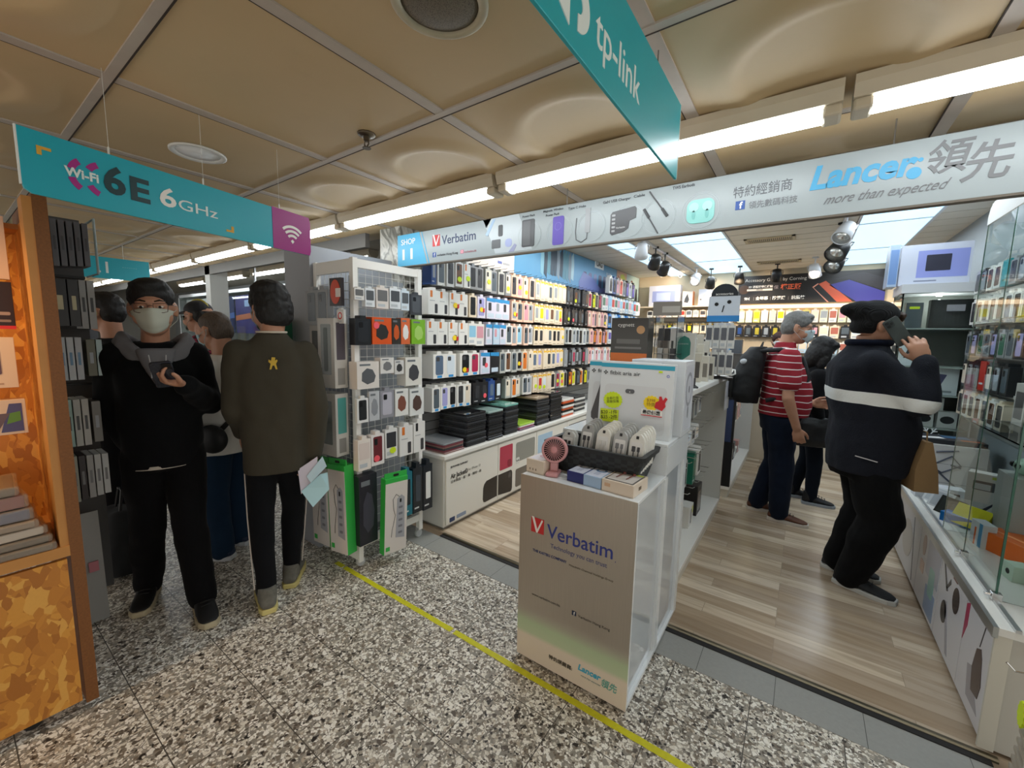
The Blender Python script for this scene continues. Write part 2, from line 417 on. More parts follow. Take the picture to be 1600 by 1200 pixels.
o = struct('trim_5', db, C('3a3029', .8)); o.name = 'ceiling_joint_trim'
# the shop
struct('wall_left', MB().box(-2.60, 2.30, 0, -2.53, 7.6, IZ+.05), m_slat())
struct('wall_back', MB().box(-2.6, 7.5, 0, 1.5, 7.6, IZ+.05), C('c7b79c', .6))
struct('wall_right', MB().box(1.12, 2.1, 0, 1.2, 7.6, IZ+.05), C('8f979b', .6))
ib = MB()
ys = [2.1+.255*i for i in range(22)]
for a, b in zip(ys[:-1], ys[1:]):
    for xa, xb in ((-2.6, -2.0), (-1.70, -1.37), (-.75, .29), (.82, 1.2)): ib.box(xa, a+.008, IZ, xb, b-.006, IZ+.03)
struct('ceiling_shop', ib, m_panelceil('shop_ceiling_paint', 'd6cfc0', 'cbc3b2'))
struct('ceiling_shop_backing', MB().box(-2.6, 2.1, IZ+.035, 1.2, 7.6, IZ+.06), C('1c1a18', .9))
LP = mat('light_panel', 'bfe3fa', .4, emit=.95)
for k, (xa, xb) in enumerate(((-1.985, -1.715), (-1.36, -.765), (.305, .805))):
    for q, (ya, yb) in enumerate(((2.4, 3.7), (3.7, 5.0), (5.0, 6.3), (6.3, 7.5))):
        t = thing('ceiling_light_panel', '%s square of the %s luminous ceiling strip, counted from the entrance' % (ORD[q], ['narrow left', 'wide middle', 'right-hand'][k]), 'ceiling light', ((xa+xb)/2, (ya+yb)/2, IZ), 0, 'luminous ceiling panels')
        w, l = xb-xa, yb-ya
        obj('diffuser', MB().box(-w/2+.008, -l/2+.008, 0, w/2-.008, l/2-.008, .01), LP, t)
        obj('frame', MB().box(-w/2-.012, -l/2, -.008, -w/2+.008, l/2, .02).box(w/2-.008, -l/2, -.008, w/2+.012, l/2, .02).box(-w/2, -l/2, -.006, w/2, -l/2+.008, .02).box(-w/2, l/2-.008, -.006, w/2, l/2, .02), C('c9cdd0', .4), t)
def vent(x, y, w, l, lab):
    t = thing('air_vent', lab, 'vent', (x, y, IZ))
    obj('frame', MB().box(-w/2, -l/2, -.012, w/2, -l/2+.025, 0).box(-w/2, l/2-.025, -.012, w/2, l/2, 0).box(-w/2, -l/2, -.012, -w/2+.03, l/2, 0).box(w/2-.03, -l/2, -.012, w/2, l/2, 0), C('b9ab8c', .5), t)
    s = MB()
    for i in range(22): s.cbox((-w/2+.04+i*(w-.08)/21, 0, -.006), (.009, l-.05, .01))
    obj('slats', s, C('a79a80', .5), t); obj('backing', MB().box(-w/2+.03, -l/2+.02, -.0045, w/2-.03, l/2-.02, -.001), BLACK, t)
vent(-.40, 5.25, .46, .22, 'near slotted air vent in the shop ceiling between the light strips')
vent(-.38, 6.75, .50, .20, 'far slotted air vent in the shop ceiling, before the black banner')
# column at the left end of the sign
struct('column', MB().box(-2.78, 2.10, 0, -2.54, 2.32, 2.34), m_marble())
struct('wall_partition', MB().box(-2.97, 1.45, 0, -2.645, 2.10, 2.05), C('9da0a6', .55))
# fascia beam behind the sign
struct('beam', MB().box(-2.6, 2.30, 2.29, 1.6, 2.36, 2.62), C('6d6253', .7))

# ================================================================ fluorescent fixtures
TM = mat('tube_glow', 'f4fbff', .4, emit=TUBE_E)
HOUS = mat('fixture_housing', 'cfc4ae', .5, nz=.1, nscale=8)
def batten(xa, xb, y, z, lab, w=.10, gap=.05):
    t = thing('fluorescent_light', lab, 'ceiling light', ((xa+xb)/2, y, z), 0, 'strip lights along the corridor')
    L = xb-xa
    obj('housing', MB().prism([(-w/2-.012, .035), (-w/2, -.0), (w/2, 0), (w/2+.012, .035), (w/2+.012, .06), (-w/2-.012, .06)], -L/2, L/2, 'x'), HOUS, t)
    for s_ in (-1, 1): obj('end_cap', MB().cbox((s_*(L/2-gap/2), 0, -.016), (gap, w*.86, .034)), HOUS, t, bevel=.008)
    n = 10; pr = [(w*.40*math.cos(PI+PI*i/n), .0+.036*math.sin(PI+PI*i/n)) for i in range(n+1)]
    obj('diffuser', MB().prism(pr, -L/2+gap, L/2-gap, 'x'), TM, t)
lb = ['over the end of the shop sign with the large logo', 'over the middle of the shop sign, crossed by the hanging teal sign', 'over the shop number end of the sign', 'just past the magenta end of the teal sign', 'second past the magenta sign end', 'third past the magenta sign end', 'fourth past the magenta sign end', 'fifth past the magenta sign end', 'sixth past the magenta sign end']
for k in range(9):
    xa = .045-1.355*k
    batten(xa+.012, xa+1.355-.012, 1.72, 2.235, 'fluorescent strip light '+lb[k])
for k in range(4): batten(-5.0-1.5*k, -3.75-1.5*k, 2.75, 2.30, 'bright tube light inside the neighbouring shop, %s from the grey partition, last two added' % ORD[k])  # the two farthest tubes are added to brighten the posters there
for k in range(2): batten(-9.6-1.5*k, -8.3-1.5*k,   .75, 2.235, 'distant tube light far down the corridor, %s of two' % ('nearer' if k == 0 else 'farther'))
# downlight, speaker, sprinkler
t = thing('recessed_downlight', 'round recessed downlight with two lit lamps in the beige ceiling', 'ceiling light', (DL[0], DL[1], CZ))
obj('trim_ring', MB().lathe([(.086, 0), (.108, -.002), (.108, -.008), (.100, -.012), (.084, -.006), (.084, 0)], 32), C('d8d6d0', .35), t, smooth=True)
obj('reflector', MB().lathe([(.085, -.004), (.08, .03), (.07, .06), (.06, .08)], 32).add([], []), mat('reflector', 'f0f0f0', .45), t, smooth=True)
for s_ in (-1, 1): obj('lamp_tube', MB().tube([(s_*.02-.03, -.02*s_, .035), (s_*.02+.035, -.02*s_, .035)], .014, 10), mat('lamp_glow', 'f6fbff', .4, emit=45), t)
t = thing('ceiling_speaker', 'round grey mesh speaker with worn cream rim in the ceiling', 'speaker', (-.79, .78, CZ))
obj('rim', MB().lathe([(.118, 0), (.118, -.008), (.11, -.013), (.094, -.010), (.094, 0)], 36), mat('cream_rim', 'b8ae94', .5, nz=.2, nscale=15), t, smooth=True)
g = N('speaker_mesh', .6); _v = g.n('TexVoronoi', i_Scale=420.); g.l(g.map(), _v.inputs['Vector']); g.base(g.mix(g.math('LESS_THAN', _v.outputs['Distance'], .33), '746b5c', '2b2722'))
obj('grille', MB().lathe([(.096, -.004), (.08, -.010), (.04, -.014), (.003, -.015)], 36), g.m, t, smooth=True)
t = thing('sprinkler_head', 'dull metal fire sprinkler head with round plate on the ceiling', 'sprinkler', (-1.52, 1.09, CZ))
obj('escutcheon', MB().lathe([(.036, 0), (.034, -.006), (.016, -.012), (.014, -.012)], 20), mat('dull_metal', '6b6152', .4, .9), t, smooth=True)
obj('sprinkler_body', MB().lathe([(.012, -.01), (.012, -.026), (.007, -.03)], 12).tube([(-.011, 0, -.026), (-.014, 0, -.04), (0, 0, -.052)], .003, 6).tube([(.011, 0, -.026), (.014, 0, -.04), (0, 0, -.052)], .003, 6), mat('dull_metal'), t)
obj('deflector', MB().lathe([(.004, -.05), (.017, -.054), (.017, -.056), (.004, -.056)], 16), mat('dull_metal'), t)
# yellow tape on the floor
YT = mat('yellow_tape', 'd3cf1c', .5, nz=.18, nscale=40)
for k, (xa, xb) in enumerate(((-2.38, -2.30), (-2.285, -1.345), (-1.325, .8))):
    m_ = MB(); n_ = max(2, int((xb-xa)/.02)); top = []; bot = []
    for i in range(n_+1):
        x = xa+(xb-xa)*i/n_; top.append((x, 1.43+random.uniform(-.0012, .0012))); bot.append((x, 1.400+random.uniform(-.0012, .0012)))
    m_.prism(top+bot[::-1], .0005, .0016, 'z')
    tag(obj('floor_tape', m_, YT), ['short worn end piece of yellow floor tape beneath the white rack', 'long piece of yellow floor tape from the rack to the gap', 'piece of yellow floor tape passing under the silver stand'][k], 'floor tape', 'yellow floor tapes')
# ================================================================ shop sign (fascia)
LB = C('58b4dc', .35); SG = C('a3adb0', .3); SGR = C('77797c', .4); NAVY = C('2b3a5e', .4); RED = C('c32a2c', .4); TXD = C('3c4044', .4); VIO = C('6a5bb5', .35)
t = thing('shop_sign', 'long pale shop sign board with SHOP 11 and light blue logo above the entrance', 'sign', (-2.515, 2.055, 1.99))
def F(pts): return [(x+2.515, z-1.99) for x, z in pts]
def flat(name, pts, m, parent=None, h=.0015, lab=None):
    return obj(name, MB().prism(F(pts), -h, .0, 'y'), m, parent or t, label=lab)
obj('board', MB().box(0, 0, 0, 4.0, .03, .222), SG, t, bevel=.002)
obj('edge_trim', MB().box(0, -.004, -.008, 4.0, .032, 0), C('6b6358', .5), t)
flat('number_field', [(-2.515, 1.99), (-2.515, 2.212), (-2.282, 2.212), (-2.205, 1.99)], LB)
flat('slanted_line', [(-2.262, 2.212), (-2.255, 2.212), (-2.178, 1.99), (-2.188, 1.99)], LB)
def ftx(s, m, x0, x1, z, size, **k):
    text(s, m, t, ((x0+x1)/2+2.515, -.0015, z-1.99), FY, size, width=x1-x0, **k)
ftx('SHOP', WHITE, -2.475, -2.325, 2.157, .055, bold=.01); ftx('11', WHITE, -2.462, -2.352, 2.067, .105, bold=.02)
def v_logo(par, x0, z0, x1, z1, y=-.0015, h=.0015):
    """red square with a white V"""
    w, hh = x1-x0, z1-z0
    s_ = obj('logo_square', MB().box(x0, y, z0, x1, y+h, z1), RED, par)
    P_ = lambda a, b: (x0+w*a, z0+hh*b)
    obj('logo_stroke', MB().prism([P_(.04, 1.06), P_(.22, 1.06), P_(.50, .25), P_(.84, .98), P_(.93, .9), P_(.52, .02), P_(.42, .02)], y-.001, y, 'y'), WHITE, s_)
v_logo(t, -2.148+2.515, 2.098-1.99, -2.078+2.515, 2.172-1.99)
ftx('Verbatim', NAVY, -2.058, -1.757, 2.128, .082, bold=.004)
def fb(par, x, z, s_, y=-.0015, col='2f55a0', n='social_icon'):
    q = obj(n, MB().box(x, y, z, x+s_, y+.0012, z+s_), C(col, .4), par)
    text('f', WHITE, q, (x+s_*.55, y-.0002, z+s_*.45), FY, s_*1.05, bold=.03)
fb(t, -2.148+2.515, 2.026-1.99, .032)
ftx('verbatim Hong Kong', TXD, -2.105, -1.912, 2.036, .022)
q = obj('social_icon', MB().box(-1.889+2.515, -.0015, 2.027-1.99, -1.862+2.515, 0, 2.05-1.99), C('d77a94', .4), t); ringb(_mb := MB(), -1.8755+2.515, 2.0385-1.99, .007, .0016, -.002, -.0015, 'y', 14); obj('icon_ring', _mb, WHITE, q)
ftx('verbatim.hk', C('b06a74', .4), -1.857, -1.751, 2.034, .02)
# product collage behind the brand corner
flat('collage_field', [(-1.70, 2.211), (-1.62, 2.05), (-1.60, 2.0), (-1.33, 2.0), (-1.43, 2.211)], C('c3cdd2', .3))
flat('red_corner', [(-1.70, 2.211), (-1.635, 2.211), (-1.673, 2.16)], C('9d2236', .4))
flat('printed_hub', rrect(-1.578, 2.098, -1.545, 2.165, .008), C('4a4d51', .4), h=.003)
flat('printed_pen', [(-1.68, 2.12), (-1.66, 2.11), (-1.60, 2.205), (-1.62, 2.205)], C('a9c4de', .4), h=.003)
flat('printed_charger', rrect(-1.628, 2.03, -1.56, 2.082, .006), C('66696c', .4), h=.003)
flat('printed_earbuds', rrect(-1.525, 2.03, -1.475, 2.078, .02), C('a9b4dc', .4), h=.003)
flat('printed_cable', [(-1.50, 2.0), (-1.455, 2.045), (-1.44, 2.035), (-1.46, 2.0)], C('9fa4c6', .4), h=.003)
for cx in (-1.352, -1.155, -.965, -.765, -.62, -.432):
    m_ = MB(); ringb(m_, cx+2.515, .087, .075, .0028, -.0018, 0, 'y', 36); obj('printed_ring', m_, C('b4bfc2', .3), t)
    m_ = MB(); ringb(m_, cx+2.515, .087, .081, .0012, -.0018, 0, 'y', 36); obj('printed_ring', m_, C('c0cacc', .3), t)
flat('printed_power_bank', rrect(-1.404, 2.016, -1.318, 2.169, .010), C('4e5053', .35), h=.003)
flat('printed_power_bank', rrect(-1.397, 2.025, -1.345, 2.160, .006), C('626467', .35), h=.0036)
flat('printed_wireless_pack', rrect(-1.197, 2.006, -1.128, 2.158, .010), VIO, h=.003)
m_ = MB(); ringb(m_, -1.163+2.515, .115, .02, .003, -.0036, 0, 'y', 20); obj('printed_coil', m_, C('8478c6', .4), t)
flat('printed_usb_hub', rrect(-1.001, 2.05, -.972, 2.175, .004), C('9ea2a6', .35), h=.003)
m_ = MB().tube([(x+2.515, -.002, z-1.99) for x, z in ((-1.052, 2.132), (-1.056, 2.06), (-1.05, 2.02), (-1.02, 2.004), (-.99, 2.02), (-.987, 2.05))], .003, 6); obj('printed_lead', m_, C('6a6e72', .4), t)
flat('printed_wall_charger', [(-.86, 2.03), (-.86, 2.12), (-.85, 2.133), (-.735, 2.145), (-.728, 2.135), (-.728, 2.09), (-.76, 2.08), (-.765, 2.045), (-.79, 2.03), (-.85, 2.02)], C('505154', .35), h=.003)
for k in range(5): flat('printed_port', rrect(-.852, 2.034+.019*k, -.834, 2.044+.019*k, .003), C('a8aaac', .4), h=.0036)
text('Verbatim', C('d8dadb', .4), t, (-.805+2.515, -.0031, .062), FY, .013)
for a, b in (((-.668, 2.20), (-.578, 2.075)), ((-.688, 2.118), (-.612, 1.992))):
    d = (Vector(b)-Vector(a)); 
    lead = MB().tube([(a[0]+2.515, -.002, a[1]-1.99), (a[0]+d.x*.93+2.515, -.002, a[1]+d.y*.93-1.99)], .0035, 6); obj('printed_cable', lead, C('5d5f62', .4), t)
for a, b in (((-.604, 2.112), (-.578, 2.075)), ((-.690, 2.122), (-.664, 2.08))):
    obj('printed_plug', MB().tube([(a[0]+2.515, -.002, a[1]-1.99), (b[0]+2.515, -.002, b[1]-1.99)], .0075, 6), C('55585b', .4), t)
flat('printed_earbud_case', rrect(-.492, 2.024, -.376, 2.128, .03), C('8fcfca', .3), h=.003)
for cx in (-.462, -.406): flat('printed_earbud', circ(cx, 2.095, .021, 16), C('abdeda', .3), h=.004); flat('printed_earbud', circ(cx, 2.062, .008, 10, .02), C('79bdb9', .3), h=.004)
for s_, x0, x1, z, sz in (('Power Pack', -1.404, -1.318, 2.188, .017), ('Magnetic Wireless', -1.262, -1.135, 2.196, .017), ('Power Pack', -1.245, -1.160, 2.172, .017), ('Type C Hubs', -1.105, -1.0, 2.188, .017), ('GaN USB Charger', -.905, -.76, 2.187, .018), ('Cable', -.745, -.69, 2.190, .018), ('TWS Earbuds', -.562, -.465, 2.196, .019)):
    ftx(s_, TXD, x0, x1, z, sz, bold=.006)
ftx('特約經銷商', C('62666a', .4), -.305, -.095, 2.127, .05)
fb(t, -.294+2.515, 2.058-1.99, .036)
ftx('領先數碼科技', C('7c8084', .4), -.243, -.073, 2.068, .032)
ftx('Lancer', C('4fa9d6', .4), -.046, .262, 2.132, .118, bold=.035, shear=.22)
flat('logo_dot', circ(.262, 2.088+.012, .020, 20), C('4fa9d6', .4)); flat('logo_dot_small', circ(.276, 2.142, .007, 12), C('4fa9d6', .4))
ftx('more than expected', SGR, .004, .352, 2.048, .05, shear=.6)
ftx('領', SGR, .282, .392, 2.130, .115, bold=.012, shear=.2); ftx('先', SGR, .375, .492, 2.096, .13, bold=.012, shear=.2)
for x in (-1.12, .2, 1.1): obj('suspension_wire', MB().tube([(x+2.515, .01, .2), (x+2.515, .01, .31)], .0025, 6), STEEL, t)

# ================================================================ hanging teal signs
TEAL = mat('teal_board', '17a2ad', .38, nz=.06, nscale=3); TEAL2 = C('1aa6b8', .38)
t = thing('hanging_sign', 'teal hanging sign with white tp-link lettering, seen at a steep angle', 'sign', (-.40, 1.485, 2.03))
obj('board', MB().box(-.004, -2.2, 0, .004, 0, .232), TEAL, t, bevel=.0015)
obj('board_edge', MB().box(-.0045, -.002, -.001, .0045, .0015, .233), C('cfd6d2', .5), t)
LW = C('dfe9e6', .4)
# the brand word reads along +Y on the face turned to -X? it faces +X: seen from the camera's side
def tpt(s, y0, y1, z, size, **k): text(s, LW, t, (.0045, (y0+y1)/2-1.485, z-2.03), FX, size, width=y1-y0, **k)
tpt('tp-link', .822, 1.092, 2.122, .105, bold=.004)
g1 = MB(); ringb(g1, .745-1.485, .085, .033, .030, .004, .006, 'x', 24, -90, 180); obj('logo_mark', g1, LW, t)
obj('logo_mark', MB().prism([(.675-1.485, .045), (.712-1.485, .028), (.712-1.485, .10), (.675-1.485, .10)], .004, .006, 'x'), LW, t)
for y in (-.25, -1.4): obj('suspension_wire', MB().tube([(0, y, .22), (0, y, .268)], .002, 6), STEEL, t)
# wifi sign
ang = math.atan2(1.11-.18, -2.025+1.81)
t = thing('hanging_sign', 'long teal hanging sign reading Wi-Fi 6E 6GHz with a magenta end', 'sign', (-1.81, .18, 1.87), (0, 0, ang))
def WP(pts): return pts
obj('board', MB().prism([(0, .175), (0, .028), (.004, .010), (.018, 0), (.955, 0), (.955, .175)], -.004, .004, 'y'), TEAL2, t)
obj('end_panel', MB().prism([(.76, 0), (.955, 0), (.962, .02), (.962, .155), (.955, .178), (.76, .178)], -.0055, -.004, 'y'), C('9c1d7c', .4), t)
obj('board_edge', MB().box(-.003, -.0042, .02, 0, .0042, .176), C('d8dedb', .5), t)
YD = C('d9a437', .5)
def wfl(name, mb, m, lab=None): return obj(name, mb, m, t, label=lab)
for a, b in (((.035, .128), (1, 1)), ((.585, .022), (-1, -1))):
    px, pz = a; sx_, sz_ = b
    m_ = MB()
    for q, r_ in ((0, 0), (1, 0), (0, -1), (2, 0), (0, -2)): m_.box(px+sx_*q*.010, -.0055, pz+sz_*(r_*.008), px+sx_*(q+1)*.010, -.004, pz+sz_*(r_*.008+.008)) if sx_ > 0 else m_.box(px-(q+1)*.010, -.0055, pz-r_*.008, px-q*.010, -.004, pz-r_*.008+.008)
    wfl('pixel_mark', m_, YD)
MG = C('a3227f', .4)
for a0, a1, cx in ((125, 165, .150), (195, 235, .150), (115, 150, .186), (210, 245, .186)):
    m_ = MB(); ringb(m_, cx, .086, .047, .017, -.0055, -.004, 'y', 8, a0, a1); wfl('arc_mark', m_, MG)
def wtx(s, m, x0, x1, z, size, **k): text(s, m, t, ((x0+x1)/2, -.0056, z-1.87), FY, size, width=x1-x0, **k)
wtx('Wi-Fi', LW, .090, .168, 1.957, .036, bold=.03)
wtx('6', C('1c3b40', .4), .178, .234, 1.962, .115, bold=.03); wtx('E', C('1c3b40', .4), .244, .298, 1.955, .103, bold=.03)
wtx('6', WHITE, .329, .380, 1.957, .088, bold=.02); wtx('GHz', LW, .386, .522, 1.947, .052, bold=.0)
for r_ in (.020, .040, .060):
    m_ = MB(); ringb(m_, .859, .040, r_+.012, .011, -.0068, -.0055, 'y', 14, 48, 132); wfl('wifi_arc', m_, WHITE)
wfl('wifi_dot', MB().prism([(.859, .036), (.850, .047), (.859, .055), (.868, .047)], -.0068, -.0055, 'y'), WHITE)
for x in (.2, .48, .8): obj('suspension_tie', MB().tube([(x, 0, .16), (x, 0, .195), (x+.001, 0, .20), (x, 0, .43)], [.003, .003, .0006, .0006], 6), C('d8d8d0', .5), t)
# far teal sign
t = thing('hanging_sign', 'smaller teal sign ending in .1, hanging far down the corridor', 'sign', (-5.5, .05, 1.96), R(90))
obj('board', MB().box(0, -.004, 0, 1.29, .004, .20), TEAL2, t)
obj('board_edge', MB().box(1.29, -.004, 0, 1.294, .004, .20), C('cfd6d2', .5), t)
text('.1', LW, t, (.96, -.005, .10), FY, .15, bold=.01); text('· · · · · · ·', LW, t, (1.14, -.005, .12), FY, .03)
for x in (.3, 1.1): obj('suspension_tie', MB().tube([(x, 0, .19), (x, 0, .34)], .002, 6), C('d8d8d0', .5), t)

# ================================================================ silver promotion stand
SX0, SX1, SY0, SYM, SY1 = -.99, -.46, 1.49, 1.88, 2.27
SIL = m_silver(); WHT = C('dfe4e6', .16, coat=.3)
t = thing('display_stand', 'stepped white display stand with a brushed silver front panel of blue lettering', 'display stand', ((SX0+SX1)/2, SY0, 0))
W2 = (SX1-SX0)/2
b = MB().prism([(.012, .03), (.012, .87), (SYM-SY0, .87), (SYM-SY0, 1.015), (SY1-SY0, 1.015), (SY1-SY0, .03)], -W2+.012, W2-.014, 'x')
obj('body', b, mat('gloss_side', 'b9c0c4', .07, coat=.5), t)
obj('lower_top', MB().box(-W2, 0, .87, W2, SYM-SY0+.005, .885), WHT, t, bevel=.003)
obj('upper_top', MB().box(-W2, SYM-SY0-.012, 1.015, W2, SY1-SY0, 1.03), WHT, t, bevel=.003)
obj('riser', MB().box(-W2, SYM-SY0-.012, .885, W2, SYM-SY0, 1.015), WHT, t)
obj('base', MB().box(-W2, .0, .012, W2, SY1-SY0, .03), WHT, t, bevel=.002)
fr = MB().box(W2-.016, .0, .03, W2, .014, .87).box(W2-.016, SYM-SY0-.02, .03, W2, SYM-SY0+.03, .87).box(W2-.016, SY1-SY0-.05, .03, W2, SY1-SY0, .885)
obj('side_frame', fr.box(W2-.013, SYM-SY0+.001, .886, W2+.001, SY1-SY0, 1.0145), WHT, t)
for x in (-W2+.05, W2-.05):
    for y in (.05, SY1-SY0-.06): obj('foot', MB().lathe([(.018, 0), (.018, .014)], 12), DARK, t, loc=(x, y, 0))
g = N('stand_front', .34); sx_ = g.n('SeparateXYZ'); g.l(g.tc.outputs['Object'], sx_.inputs[0])
zz = g.math('ADD', sx_.outputs[2], g.math('MULTIPLY', sx_.outputs[0], -.02))
n_ = g.n('TexNoise', i_Scale=1., i_Detail=6.); g.l(g.map((500, 3, 4)), n_.inputs['Vector'])
silv = g.mix(n_.outputs['Fac'], 'aaa296', 'bdb5a8')
fz = g.ramp(zz, [(0, 'd9ccb9'), (.128, 'd9ccb9'), (.150, 'b5c49f'), (.20, 'aec09a'), (.27, 'aaa296')])
f1 = g.ramp(zz, [(.2, '000000'), (.28, 'ffffff')])
g.base(g.mix(f1, fz, silv)); fm = g.n('Math', operation='MULTIPLY'); g.l(f1, fm.inputs[0]); fm.inputs[1].default_value = .78; g.l(fm.outputs[0], g.b.inputs['Metallic'])
g.bump(n_.outputs['Fac'], .04, .001)
pn = obj('front_panel', MB().box(-W2, -.004, .012, W2, .0, .885), g.m, t)
def stx(s, m, x0, x1, z, size, **k): text(s, m, t, ((x0+x1)/2-W2*0+(-0.0)+.0, -.0048, z), FY, size, width=x1-x0, **k)
def SXL(x): return x+W2                      # measured from the right edge
VB = C('2e3a86', .4)
v_logo(t, W2-.468, .634, W2-.403, .702, y=-.0055)
stx('Verbatim', VB, W2-.384, W2-.084, .657, .086, bold=.006)
stx('.', VB, W2-.076, W2-.072, .632, .03)
stx('Technology you can trust', C('5a5f86', .4), W2-.367, W2-.108, .596, .028)
stx('THE KAITEKI COMPANY', C('34406e', .4), W2-.457, W2-.286, .548, .0165, bold=.02)
stx('Mitsubishi Chemical Holdings Group', C('6b6455', .4), W2-.274, W2-.079, .541, .012)
stx('www.verbatim.com.hk', C('4e4a44', .4), W2-.454, W2-.310, .338, .0155)
fb(t, W2-.252, .324, .020, y=-.0055, col='1d2a44')
stx('Verbatim Hong Kong', C('4e4a44', .4), W2-.222, W2-.082, .330, .0155)
stx('特約經銷商:', C('4c463c', .4), W2-.356, W2-.240, .075, .022, bold=.02)
stx('Lancer', C('43a7c4', .4), W2-.216, W2-.112, .100, .037, bold=.03, shear=.2)
stx('領先', C('5aa394', .4), W2-.108, W2-.042, .084, .040, bold=.01, shear=.2)
stx('more than expected', C('8a9a96', .4), W2-.201, W2-.110, .068, .010, shear=.4)
# two white squares left where the codes are pasted stay blank
# ---- things on the stand
PINK = C('c58f90', .35)
t = thing('handheld_fan', 'pink round handheld fan standing at the front of the silver stand', 'fan', (-.872, 1.575, .885), (0, 0, R(16)))
obj('base', MB().box(-.028, -.05, 0, .028, .03, .018), PINK, t, bevel=.006)
obj('handle', MB().box(-.018, -.012, .014, .018, .012, .075, Matrix.Rotation(R(-6), 4, 'X')), PINK, t, bevel=.006)
FM = Matrix.Translation((0, 0, .112)) @ Matrix.Rotation(R(-12), 4, 'X')
m_ = MB(); pts = [FM @ Vector((.053*math.cos(2*PI*i/40), -.008, .053*math.sin(2*PI*i/40))) for i in range(40)]; m_.tube(pts, .0058, 8, closed=True)
m_.tube([FM @ Vector((.053*math.cos(2*PI*i/40), .014, .053*math.sin(2*PI*i/40))) for i in range(40)], .005, 8, closed=True)
obj('guard_ring', m_, PINK, t, smooth=True)
m_ = MB()
for i in range(28):
    a = 2*PI*i/28; m_.tube([FM @ Vector((.014*math.cos(a), -.012, .014*math.sin(a))), FM @ Vector((.051*math.cos(a+.18), -.011, .051*math.sin(a+.18)))], .0014, 5)
obj('grille', m_, PINK, t)
obj('hub', MB().lathe([(.015, -.016), (.013, -.018), (.0005, -.0185)], 20, M=FM, axis='y'), C('c98c8e', .3), t, smooth=True)
obj('back_shell', MB().lathe([(.050, .002), (.048, .014), (.03, .02), (.001, .021)], 28, M=FM, axis='y'), C('3d2a2b', .6), t, smooth=True)
def carton(name, label, cat, x, y, z, dx, dy, dz, m, rot=0, prints=(), group=None, bevel=.0012, side=None, tilt=0):
    """box standing on z with its front (local -Y) at y; prints: (part, face, outline pts, material)"""
    t = thing(name, label, cat, (x, y, z), (R(tilt), 0, rot), group)
    obj('box', MB().box(-dx/2, 0, 0, dx/2, dy, dz), m, t, bevel=bevel)
    for p in prints:
        nm, face, pts, pm = p[:4]; h = .0008+.0004*(p[4] if len(p) > 4 else 0)
        if face == 'f': mb = MB().prism(pts, -h, .0, 'y')
        elif face == 't': mb = MB().prism(pts, dz, dz+h, 'z')
        elif face == 'r': mb = MB().prism(pts, dx/2, dx/2+h, 'x')
        elif face == 'l': mb = MB().prism(pts, -dx/2-h, -dx/2, 'x')
        obj(nm, mb, pm, t)
    return t
CRM = C('d9cbb9', .45)
a = carton('fan_box', 'small cream box with a pink picture on top, left of the pink fan', 'box', -.945, 1.530, .885, .095, .13, .062, CRM, R(-3), (('top_picture', 't', rrect(-.04, .01, .04, .12, .004), C('d6d1da', .3)), ('printed_fan', 't', circ(0, .075, .022), C('c9a3ad', .4), 1), ('icon', 'f', rrect(-.03, .012, -.024, .022, .001), C('8a7a68', .5)), ('icon', 'f', rrect(-.014, .012, -.008, .022, .001), C('8a7a68', .5)), ('icon', 'f', rrect(.002, .012, .008, .022, .001), C('8a7a68', .5))))
def fan_print(c): return [('top_panel', 't', rrect(-.035, .004, .035, .135, .003), C('cfd4e2', .3)), ('printed_fan', 't', circ(0, .09, .025, 20, .022), C(c, .35), 1), ('printed_hub', 't', circ(0, .09, .014, 14, .012), C('c9cdd8', .35), 2), ('printed_handle', 't', rrect(-.012, .03, .012, .062, .004), C('b7bdd0', .35), 1)]
carton('fan_box', 'white box with navy front and grey fan picture, beside the black basket', 'box', -.748, 1.537, .885, .078, .145, .045, C('222a6b', .4), R(-2), fan_print('7d8492'))
carton('fan_box', 'pale blue box with a blue fan picture, middle of three at the stand edge', 'box', -.667, 1.530, .885, .080, .145, .047, C('9db7d3', .4), R(-3), fan_print('4f7196'))
a = carton('earphone_box', 'cream box with two wired earphones shown through its lid, at the stand corner', 'box', -.556, 1.522, .885, .135, .145, .050, CRM, R(-4), (('lid_window', 't', rrect(-.06, .008, .06, .138, .003), C('5b5550', .35)), ('lid_inlay', 't', rrect(-.054, .016, .054, .130, .003), C('c8c2bb', .3), 1), ('printed_mark', 'f', rrect(-.055, .022, -.03, .036, .001), C('cda888', .5)), ('printed_mark', 'r', rrect(.05, .018, .075, .032, .001), C('6a5c4c', .5)), ('yellow_sticker', 't', rrect(.02, .118, .055, .134, .002), C('c3d33a', .5), 2)))
for x in (-.02, .022):
    obj('earphone', MB().lathe([(.007, .052), (.006, .058), (.002, .060)], 12, M=Matrix.Translation((x, .112, 0))).tube([(x, .108, .054), (x-.004, .07, .054), (x-.006, .045, .054)], .0018, 6), C('7a4038', .35), a)
